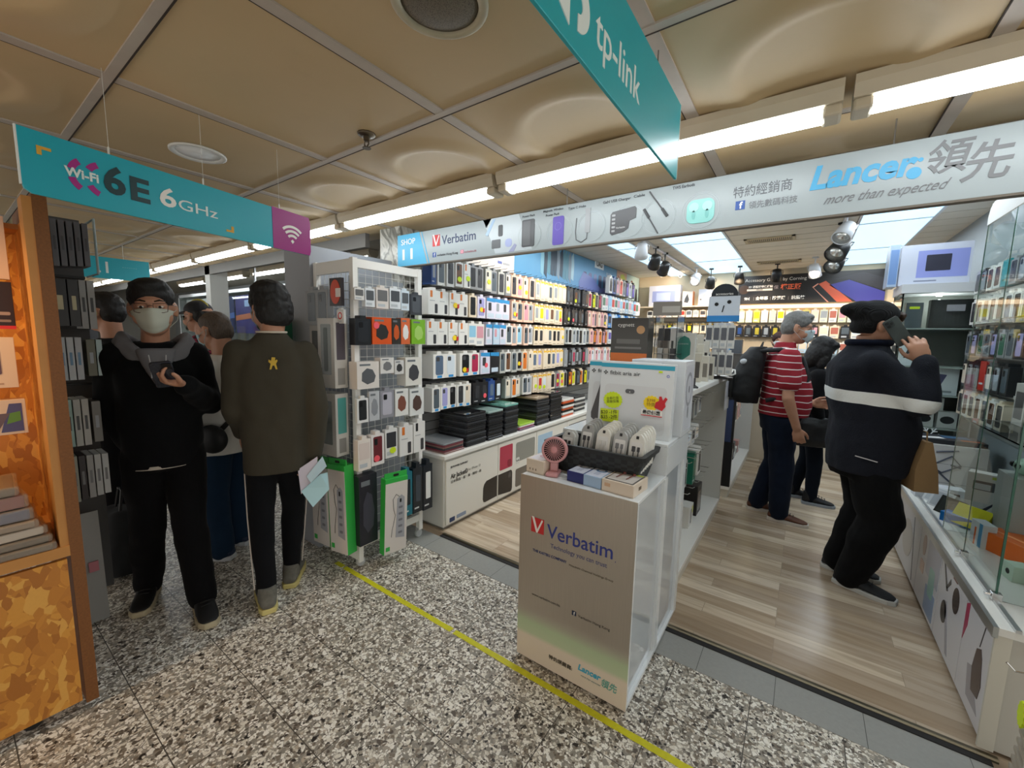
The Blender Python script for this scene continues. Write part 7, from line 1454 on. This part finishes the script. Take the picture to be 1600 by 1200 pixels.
# 7 --- woman in black
t, HM = person('person', 'woman with straight black hair, black jacket and shoulder bag, beside the striped shirt', (.10, 4.68), (.94, .2), dict(
    head=(0, .04, 1.43), hs=.98, hpitch=R(-22), neck=(0, 0, 1.28), sw=.155, sz=1.20, hipz=.80, hem=.74,
    arms={'L': ((-.2, .0, .96), (-.19, .06, .74), ((0, .2, -1), (1, 0, 0), (0, 1, 0))), 'R': ((.20, -.02, .95), (.19, .04, .74), ((0, .2, -1), (-1, 0, 0), (0, 1, 0)))},
    legs={'L': ((-.08, .03, .43), (-.08, -.06, .085), R(2)), 'R': ((.08, .05, .43), (.08, .05, .085), R(-6))},
    torso=[(.70, 0, 0, .16, .13), (.85, 0, 0, .165, .13), (1.0, 0, 0, .165, .125), (1.13, 0, 0, .165, .115), (1.21, 0, 0, .12, .09), (1.29, 0, 0, .065, .06)], sr=(.066, .058, .045), topm=FAB('black_wool', '111113'), topn='jacket', legm=FAB('navy_jeans', '10151f', nz=.2), lr=(.088, .064, .05), shoem=C('151518', .6), solem=C('8f959c', .5), sl=.25,
    hair=lambda E: (E((0, -.012, .04), (.090, .104, .092)), E((0, -.035, -.05), (.100, .080, .16)), E((0, .005, -.02), (.103, .080, .11)), E((.072, .035, -.08), (.030, .045, .10)), E((-.072, .035, -.08), (.030, .045, .10)), E((0, .055, .075), (.07, .05, .035))), haircuts=(((0, .110, .04), (0, 1, 0)),), hamp=.003, mask='c9d2d4'))
m_ = MB(); rings(m_, [(.60, .0, 0, .14, .05), (.66, 0, 0, .155, .07), (.80, 0, 0, .14, .06), (.86, 0, 0, .11, .035)], 20, M=Matrix.Translation((.21, -.02, -.02)) @ Matrix.Rotation(R(90), 4, 'Z')); bg_ = clay(m_, mat('bag_leather', '141416', .45, bump=.2, bscale=40), 'shoulder_bag', t, .010, 4, .004, 14.)
obj('bag_strap', MB().tube([(.22, -.12, .80), (.12, -.10, 1.05), (-.08, -.05, 1.26), (-.10, .06, 1.22), (.10, .12, 1.0), (.22, .08, .80)], .009, 6), BLACK, bg_)
# 8 --- large man in a beanie on the phone
NV = N('navy_fleece', .95); _s = NV.n('SeparateXYZ'); NV.l(NV.tc.outputs['Object'], _s.inputs[0]); _n = NV.n('TexNoise', i_Scale=3.); NV.l(NV.map(), _n.inputs['Vector'])
_z = NV.math('ADD', NV.math('ADD', _s.outputs[2], NV.math('MULTIPLY', _s.outputs[1], .06)), NV.math('MULTIPLY', _n.outputs['Fac'], .03))
_a = NV.math('MULTIPLY', NV.math('GREATER_THAN', _z, 1.165), NV.math('LESS_THAN', _z, 1.235)); NV.base(NV.mix(_a, '080c18', 'd9d9d4')); _q = NV.n('TexNoise', i_Scale=150.); NV.l(NV.map(), _q.inputs['Vector']); NV.bump(_q.outputs['Fac'], .5, .004)
t, HM = person('person', 'large man in black beanie and navy jumper with pale chest stripe, phone at his ear', (.36, 3.25), (.985, .12), dict(
    vox=.0058, head=(0, -.02, 1.605), hs=1.13, hpitch=R(-4), hyaw=R(8), neck=(0, -.05, 1.47), sw=.165, topit=20, sz=1.375, hipz=.86, hem=.74,
    arms={'L': ((-.28, .02, 1.05), (-.24, .12, .86), ((0, .3, -1), (1, 0, 0), (0, 1, 0))), 'R': ((.235, .15, 1.19), (.170, .155, 1.405), ((-.18, -.32, .92), (-.85, .1, -.15), (.0, -1, .1), dict(curl=(22, 28, 22), thc=30, s=1.08, spread=6)))},
    legs={'L': ((-.10, .06, .46), (-.12, -.05, .095), R(-14)), 'R': ((.11, .08, .47), (.08, -.02, .095), R(-26))},
    torso=[(.72, 0, .0, .205, .185), (.88, 0, .01, .222, .205), (1.05, 0, .015, .230, .208), (1.22, 0, -.03, .240, .205), (1.36, 0, -.06, .220, .170), (1.43, 0, -.06, .160, .130), (1.48, 0, -.055, .110, .100), (1.515, 0, -.05, .095, .09)], sr=(.092, .078, .056), topm=NV.m, topn='jumper', topamp=.009,
    legm=FAB('black_cargo', '0c0c0d', nz=.3), lr=(.12, .112, .085), legamp=.010, pelvis=[(.70, 0, 0, .19, .16), (.84, 0, 0, .215, .185), (.95, 0, .0, .21, .18)], shoem=C('1f2124', .7), solem=C('b9b9b4', .5), sl=.30, shw=.054, eyes=1))
m_ = MB(); m_.ell(HM @ V((0, -.02, .055)), (.100, .115, .095), HM.to_3x3()); m_.ell(HM @ V((0, -.085, .075)), (.082, .075, .066), HM.to_3x3()); m_.ell(HM @ V((0, -.145, .085)), (.055, .05, .040), HM.to_3x3()); m_.ell(HM @ V((0, -.06, -.005)), (.088, .07, .065), HM.to_3x3())
KN = N('black_knit', .95); _w = KN.n('TexWave', i_Scale=60.); KN.l(KN.map(), _w.inputs['Vector']); KN.base(KN.mix(_w.outputs['Fac'], '050506', '131314')); KN.bump(_w.outputs['Fac'], .6, .004)
clay(m_, KN.m, 'beanie', t, .008, 4, .005, 12., [(HM @ V((0, .07, .050)), HM.to_3x3() @ V((0, .70, -.60))), (HM @ V((0, 0, -.05)), HM.to_3x3() @ V((0, 0, -1)))])
m_ = MB(); m_.ell(HM @ V((.02, .085, .055)), (.06, .022, .03), HM.to_3x3()); m_.ell(HM @ V((.075, .04, .03)), (.014, .03, .03), HM.to_3x3()); clay(m_, hairmat('brown_hair', '1a110b', '4a3524'), 'hair', t, .006, 2, .009, 40.)
m_ = MB(); m_.tube([(.10*math.cos(a), -.05+.095*math.sin(a), 1.505) for a in [2*PI*i/20 for i in range(20)]], .022, 8, closed=True); clay(m_, FAB('navy_collar', '0b1020'), 'collar', t, .009, 3)
obj('watch', MB().lathe([(.046, -.02), (.049, 0), (.046, .02)], 18, M=Matrix.Translation((.172, .157, 1.392)) @ Matrix.Rotation(R(-12), 4, 'Y')), C('101012', .4), t)
obj('pocket_zip', MB().tube([(.232, -.10, .86), (.238, .0, .84)], .004, 5), STEEL, t)
ph = thing('smartphone', 'grey-green smartphone pressed to the ear of the man in the beanie', 'phone', (0, 0, 0)); FW = Matrix.Translation((.36, 3.25, 0)) @ Matrix.Rotation(math.atan2(-.985, .12), 4, 'Z')
ph.matrix_world = FW @ (Matrix.Translation((.112, .045, 1.570)) @ Matrix.Rotation(R(12), 4, 'Z') @ Matrix.Rotation(R(34), 4, 'X'))
obj('case', MB().prism(rrect(-.039, -.082, .039, .082, .012), -.005, .005, 'x'), C('454b49', .35), ph, bevel=.002); obj('camera_block', MB().prism(rrect(-.034, .036, .006, .076, .010), .005, .008, 'x'), C('33383a', .3), ph)
for y, z in ((-.024, .066), (-.024, .046), (-.006, .056)): obj('lens', MB().lathe([(.008, .008), (.008, .010), (.0005, .010)], 12, axis='x', M=Matrix.Translation((0, y, z))), BLACK, ph)
pb = thing('paper_bag', 'brown paper bag hanging at the front of the man in the beanie', 'bag', (0, 0, 0)); pb.matrix_world = FW @ Matrix.Translation((.10, .215, .69)) @ Matrix.Rotation(R(10), 4, 'Z')
KR = mat('kraft_paper', '8a6d48', .8, bump=.5, bscale=14)
obj('bag_body', MB().loft([[(-.08, -.05, 0), (.08, -.05, 0), (.08, .06, 0), (-.08, .06, 0)], [(-.08, -.055, .12), (.08, -.055, .12), (.08, .045, .12), (-.08, .045, .12)], [(-.07, -.02, .28), (.07, -.02, .28), (.07, .01, .28), (-.07, .01, .28)]]), KR, pb); obj('bag_handle', MB().tube([(-.04, 0, .26), (-.03, 0, .33), (.03, 0, .33), (.04, 0, .26)], .004, 6), KR, pb)
# 9 --- shop assistant behind the counter
t, HM = person('person', 'shop assistant with red and black hair wearing a mask, behind the counter', (-.30, 6.93), (.1, -1), dict(
    head=(0, .03, 1.50), hs=1.0, neck=(0, 0, 1.34), sw=.17, sz=1.27, hipz=.84, hem=.78, arms={'L': ((-.22, .05, 1.0), (-.14, .22, .98), ((0, 1, 0), (1, 0, 0), (0, 0, 1))), 'R': ((.22, .05, 1.0), (.14, .22, .98), ((0, 1, 0), (-1, 0, 0), (0, 0, 1)))},
    legs=STD, torso=[(.75, 0, 0, .17, .13), (.95, 0, 0, .175, .13), (1.1, 0, 0, .18, .13), (1.22, 0, 0, .175, .115), (1.29, 0, 0, .12, .09), (1.35, 0, 0, .07, .06)], topm=FAB('dark_red_top', '3a1a1c'), topn='shirt', legm=FAB('dark_trousers', '18191c'), shoem=C('202226', .6), solem=C('5a5a5a', .5), hair=full_hair, hairm=hairmat('red_black_hair', '120a0a', '3a1214'), haircuts=(((0, .075, .045), (0, .8, -.6)), ((0, 0, -.07), (0, 0, -1))), mask='c4ccd0', eyes=1))
# ================================================================ goods in the plywood case
t = hangbox(-2.40, .085, 1.665, .20, .225, .03, KRAFT, 'pale kraft box with two round icons, highest in the chipboard case', (('printed_gadget', 'f', [(.0, .14), (.06, .18), (.05, .20), (-.02, .17)], C('57423a', .4)), ('icon', 'f', circ(.05, .085, .010, 12), C('7d6a58', .4)), ('icon', 'f', circ(.055, .055, .010, 12), C('55483e', .4)), ('caption', 'f', rrect(-.05, .02, .07, .028, .001), C('b08a72', .4))), rot=R(90))
t = hangbox(-2.385, .10, 1.485, .17, .17, .04, C('2b1712', .4), 'dark brown pack with gold gadget and red base in the chipboard case', (('red_base', 'f', [(-.085, .0), (.085, .0), (.085, .012), (-.085, .012)], C('cf2a2a', .4)), ('printed_gold', 'f', rrect(.0, .10, .045, .135, .006), C('d09a2a', .4)), ('printed_ring', 'f', rrect(.02, .05, .075, .062, .004), C('a08a80', .4)), ('printed_ring', 'f', rrect(-.02, .025, .075, .034, .003), C('8a766c', .4))), rot=R(90))
t = hangbox(-2.38, .09, 1.27, .17, .185, .04, C('e2c9ae', .45), 'cream box with a purple phone picture in the chipboard case', (('printed_phone', 'f', rrect(-.01, .05, .045, .14, .008), C('8d6a72', .35)), ('printed_phone_edge', 'f', rrect(.035, .05, .048, .138, .004), C('5d4450', .35), 1), ('caption', 'f', rrect(.0, .012, .05, .018, .001), C('b8967a', .4))), rot=R(90))
t = hangbox(-2.38, .10, 1.095, .17, .13, .05, C('dcc4ac', .45), 'cream box with green and purple picture, lowest hanging in the chipboard case', (('picture', 'f', [(.02, .01), (.075, .01), (.075, .115), (.045, .115)], C('4b4a78', .35)), ('green_patch', 'f', [(.035, .04), (.07, .05), (.07, .085), (.045, .08)], C('5c8a2c', .35), 1), ('grey_phone', 'f', [(-.03, .01), (.01, .01), (.045, .08), (.0, .08)], C('66525a', .35), 1)), rot=R(90))
BAGM = mat('plastic_wrap', 'c9b9a6', .12, alpha=.35, coat=.8)
k = 0
for c, h in (('4a443e', .03), ('3e3a36', .03), ('d8cdbf', .035), ('8a7a6a', .03), ('35507e', .045), ('8e2338', .05), ('5c5048', .035)):
    z = .686+sum((.03, .03, .035, .03, .045, .05, .035)[:k]); tt = thing('wrapped_case', '%s wrapped flat case, %s from the bottom of the glossy pile' % ({'4a443e': 'dark grey', '3e3a36': 'charcoal', 'd8cdbf': 'white', '8a7a6a': 'taupe', '35507e': 'blue', '8e2338': 'crimson', '5c5048': 'brown'}[c], ORD[k]), 'case', (-2.28, .03, z), R(3*(k % 3)-3), 'wrapped cases in the chipboard case')
    obj('case', MB().box(-.15, -.20, 0, .09-.004*k, .17-.012*k, h-.006), C(c, .3), tt, bevel=.006); obj('wrap', MB().box(-.155, -.21, -.0, .095-.004*k, .18-.012*k, h-.002), BAGM, tt, bevel=.007); k += 1
# hanging packs on the far side of the chipboard case
t = thing('hanging_rack', 'wire rack of boxed cases on the far side of the chipboard case', 'rack', (-2.98, .30, 0)); obj('panel', MB().box(-.02, 0, .1, 0, .17, 2.02), C('4a4a4a', .6), t); obj('guard_rail', MB().tube([(.05, .175, 1.99), (.27, .175, 1.99), (.27, .175, 1.745), (.05, .175, 1.745)], .005, 7), C('8fa0a0', .3), t)
for z in (1.99, 1.735, 1.485, 1.205, .925): obj('hook_rail', MB().box(0, 0, z, .02, .17, z+.012), DARK, t)
def lr(y, z0, z1, w, c, lab, d=.13, a='8c9094', x=-2.715):
    t = carton('boxed_case', lab, 'box', x, y, z0, w, d, z1-z0, C(c, .4), R(90), (('spine_print', 'f', rrect(-w*.2, (z1-z0)*.35, w*.2, (z1-z0)*.65, .001), C(a, .4)),), 'boxed cases on the hanging rack', bevel=.001)
for k in range(6): lr(.322+.0245*k, 1.76+.003*k, 1.965, .019, '5b5b60', 'dark grey zipped slim case, %s from the chipboard on the rack top row' % ORD[k], a='47474b')
lr(.345, 1.50, 1.71, .045, '1c1a19', 'black box on the second row, nearest the chipboard', a='b9b08c'); lr(.388, 1.50, 1.71, .034, '211f1e', 'second black box of the hanging rack', a='b9b08c')
lr(.418, 1.49, 1.71, .022, '8b8b89', 'pale grey slim box on the second row beside the black ones', a='2c2c2c'); lr(.445, 1.49, 1.71, .024, '969694', 'outermost pale grey slim box on the second row', a='2c2c2c')
for k in range(3): lr(.335+.026*k, 1.255, 1.45, .022, ['a6acae', 'adb0b1', 'a5a6a8'][k], 'white slim box with blue label on the third rack row, %s one' % ORD[k], a='5b7f9c')
lr(.427, 1.27, 1.44, .03, '5c5a48', 'dark olive box on the third row of the hanging rack'); lr(.455, 1.27, 1.44, .02, 'a5b8b8', 'pale teal edged box at the end of the third row', a='6b8a8c')
for k in range(3): lr(.335+.027*k, .945, 1.165, .023, ['8aa59c', 'a3a29b', 'a8a59e'][k], 'slim box on the fourth row of the hanging rack, %s one' % ORD[k], a='3c3c3c')
lr(.425, .955, 1.15, .03, '6e6c66', 'grey hanging pack at the end of the fourth row')
for k in range(5): lr(.335+.026*k, .68+.004*k, .90-.002*k, .022, ['8a8a7c', '251c1c', '8f8d8a', 'a3a3a0', 'a9aaa8'][k], 'slim box on the fifth row of the hanging rack, %s one' % ORD[k], a='6a6a6a')
t = thing('leaning_boards', 'pale grey printed boards leaning below the hanging rack', 'boards', (-2.78, .36, .02), R(90))
for k in range(3): obj('board', MB().box(-.05-.01*k, .02+.03*k, 0, .055-.012*k, .028+.03*k, .56-.03*k, Matrix.Rotation(R(-5-2*k), 4, 'X')), C(['8b8b88', '77776f', '9a9a98'][k], .5), t)
obj('pink_label', MB().box(.0, .008, .26, .035, .018, .31, Matrix.Rotation(R(-5), 4, 'X')), C('a8666e', .5), t)
t = thing('cloth_bag', 'dark grey slumped bag standing on the floor behind the phone reader', 'bag', (-3.32, .57, 0)); m_ = MB(); rings(m_, [(.02, 0, 0, .14, .11), (.12, 0, 0, .17, .13), (.28, -.01, 0, .14, .10), (.40, -.03, 0, .09, .06)]); clay(m_, FAB('grey_canvas', '303234'), 'bag_body', t, .012, 4, .012, 9.)
obj('handle', MB().tube([(-.07, 0, .38), (-.05, .02, .52), (.03, .02, .52), (.04, 0, .38)], .008, 6), BLACK, t)
# ================================================================ neighbouring shop beyond the grey partition
struct('wall_neighbour', MB().box(-13, 3.6, 0, -2.78, 3.7, 2.6), C('8c8f8e', .7)); struct('ceiling_neighbour', MB().box(-13, 2.30, 2.36, -2.6, 3.7, 2.40), C('a09a8c', .7)); o = struct('beam', MB().box(-13, 2.10, 2.19, -2.97, 2.14, 2.30), C('6e6c68', .6))
struct('pillar', MB().box(-6.35, 2.1, 0, -6.2, 2.3, 2.3), C('a9a9a4', .6))
t = thing('wall_cabinet', 'white framed glass wall cabinet with posters in the neighbouring shop', 'cabinet', (-10.2, 2.9, 0)); obj('base', MB().box(0, 0, 0, 4.6, .6, .95), C('9a9c9c', .5), t); obj('frame', MB().box(0, 0, .95, .05, .6, 2.15).box(3.55, 0, .95, 3.60, .6, 2.15).box(4.55, 0, .95, 4.6, .6, 2.15).box(0, 0, 2.10, 4.6, .6, 2.15), C('c6c9ca', .4), t); obj('front_glass', MB().box(.05, 0, .95, 4.55, .006, 2.10), GF, t)
for z in (1.3, 1.62, 1.86): obj('shelf', MB().box(3.6, .03, z, 4.55, .5, z+.02), C('a9b4b6', .4), t)
for k, (x, w, c) in enumerate(((.35, .62, 'd9dadc'), (1.05, .62, 'd5d7da'), (1.9, .6, '2c3560'), (2.55, .85, '3e3a7a'))):
    q = thing('shop_poster', ['white notice with small portraits, left of two', 'white notice with small portraits, right of two', 'dark blue poster beside the notices', 'violet evening picture poster in the cabinet'][k]+', neighbouring shop', 'poster', (-10.2+x, 2.93, 1.45)); obj('sheet', MB().box(0, 0, 0, w, .006, .60), C(c, .4), q)
    if k < 2:
        for a_ in range(3): obj('printed_face', MB().prism(circ(.14+.17*a_, .25, .05, 12), -.003, 0, 'y'), C('b08a7c', .5), q)
        obj('caption', MB().box(.06, -.002, .45, w-.06, 0, .5), C('9a8f96', .5), q)
    else: obj('printed_glow', MB().prism([(0, .2), (w, .25), (w, .34), (0, .28)], -.003, 0, 'y'), C('c97a5a' if k == 3 else '5a7ac0', .4), q); obj('printed_lights', MB().prism(rrect(w*.4, .42, w*.6, .52, .01), -.003, 0, 'y'), C('a9c4f0', .4), q)
rn = random.Random(3)
for k in range(22):
    x = -10.1+.165*k; h = .14+.1*rn.random(); c = rn.choice(['3f6f9a', 'c9c9c4', 'b84a3a', '2d3440', '7fa8b8', 'd8d4c8', '4a8a6a'])
    carton('boxed_gadget', 'small boxed gadget on the neighbouring cabinet ledge, %s along' % ordn(k), 'box', x, 2.72, .95, .12, .1, h, C(c, .4), R(rn.uniform(-8, 8)), (('picture', 'f', rrect(-.04, .03, .04, h-.03, .004), C(rn.choice(['e4e4e0', '3a3a3c', '8ab4c8']), .4)),), 'boxed gadgets in the neighbouring shop')
t = thing('counter', 'grey counter in front of the neighbouring cabinet', 'counter', (-11.1, 2.62, 0)); obj('body', MB().box(0, 0, 0, 4.7, .26, .92), C('6f7274', .5), t); obj('counter_top', MB().box(-.02, -.02, .92, 4.72, .27, .95), C('a9acac', .4), t)
BG2 = mat('black_nylon', '121214', .45, bump=.6, bscale=12)
for k in range(7):
    x = -5.95+.27*k; t = thing('hanging_bag', 'black bag hung high in the neighbouring shop, %s from the pillar' % ORD[k], 'bag', (x, 2.55+.08*(k % 2), 1.95), 0, 'bags hung in the neighbouring shop')
    m_ = MB(); m_.ell((0, 0, -.18), (.12, .07, .17)); m_.ell((.02, -.05, -.22), (.08, .05, .09)); clay(m_, BG2, 'bag_body', t, .016, 3, .012, 10., seed=k); obj('strap', MB().tube([(-.05, 0, -.04), (0, 0, .10), (.05, 0, -.04)], .008, 5), BG2, t); obj('buckle', MB().box(-.012, -.012, .05, .012, .0, .07), STEEL, t)
t = thing('hanging_bar', 'metal bar the black bags hang from', 'rail', (-6.1, 2.58, 2.05)); obj('bar', MB().tube([(0, 0, 0), (2.2, 0, 0)], .012, 8), STEEL, t); obj('bracket', MB().box(0, -.01, 0, .03, .01, .31).box(2.15, -.01, 0, 2.18, .01, .31), STEEL, t)
for k in range(10):
    x = -5.9+.3*k; carton('stacked_box', 'box on the shelf below the hung black bags, %s from the pillar' % ORD[k], 'box', x, 2.62, 1.0, .24, .2, .16+.05*(k % 3), C(['8b9a9c', 'c4c4be', '35383c', '9a6a5c'][k % 4], .5), R(3), (('label', 'f', rrect(-.06, .04, .06, .1, .003), C('dcdcd8', .5)),), 'boxes under the black bags')
t = thing('stock_shelf', 'grey stock shelf beneath the hung bags', 'shelf', (-6.05, 2.55, 0)); obj('shelf_board', MB().box(0, 0, .96, 3.0, .4, 1.0), C('7d8082', .5), t); obj('body', MB().box(.05, .05, 0, 2.95, .38, .96), C('5b5e60', .6), t)
t = carton('green_box', 'dark green and white box against the grey partition behind the olive-shirted man', 'box', -2.90, 1.30, 1.18, .19, .10, .40, C('1f5a40', .4), R(10), (('grey_top', 'f', [(-.095, .30), (.095, .30), (.095, .40), (-.095, .40)], C('a9aba8', .4)), ('white_panel', 'f', rrect(-.03, .03, .07, .14, .004), C('a8b4ae', .4))))
obj('hanger_shelf', MB().box(-.11, .0, -.02, .11, .16, 0), C('8d8f92', .5), t)
# far end of the corridor
struct('wall_far_end', MB().box(-12.6, .2, 0, -12.5, 2.1, 2.3), C('73757a', .7))
for k in range(8):
    carton('far_display_box', 'bright box in the far corridor display, %s across' % ORD[k], 'box', -12.35, .35+.2*k, 1.2, .17, .1, .3+.1*(k % 2), C(['c9ced2', 'd04a3a', '4a7ab0', 'd9c84a', '8fae9c', 'c9ced2', '2c2f36', 'b0b8c0'][k], .4), R(90), (('panel', 'f', rrect(-.05, .05, .05, .2, .004), C('e4e6e6', .4)),), 'boxes in the far corridor display')
t = thing('display_counter', 'counter at the far corridor end', 'counter', (-12.45, .25, 0)); obj('body', MB().box(0, 0, 0, .3, 1.8, 1.17), C('85878a', .5), t); obj('counter_top', MB().box(0, -.02, 1.17, .32, 1.82, 1.2), C('b4b6b6', .4), t)

bpy.data.scenes.remove(TMP)
bpy.data.scenes.remove(TXS)
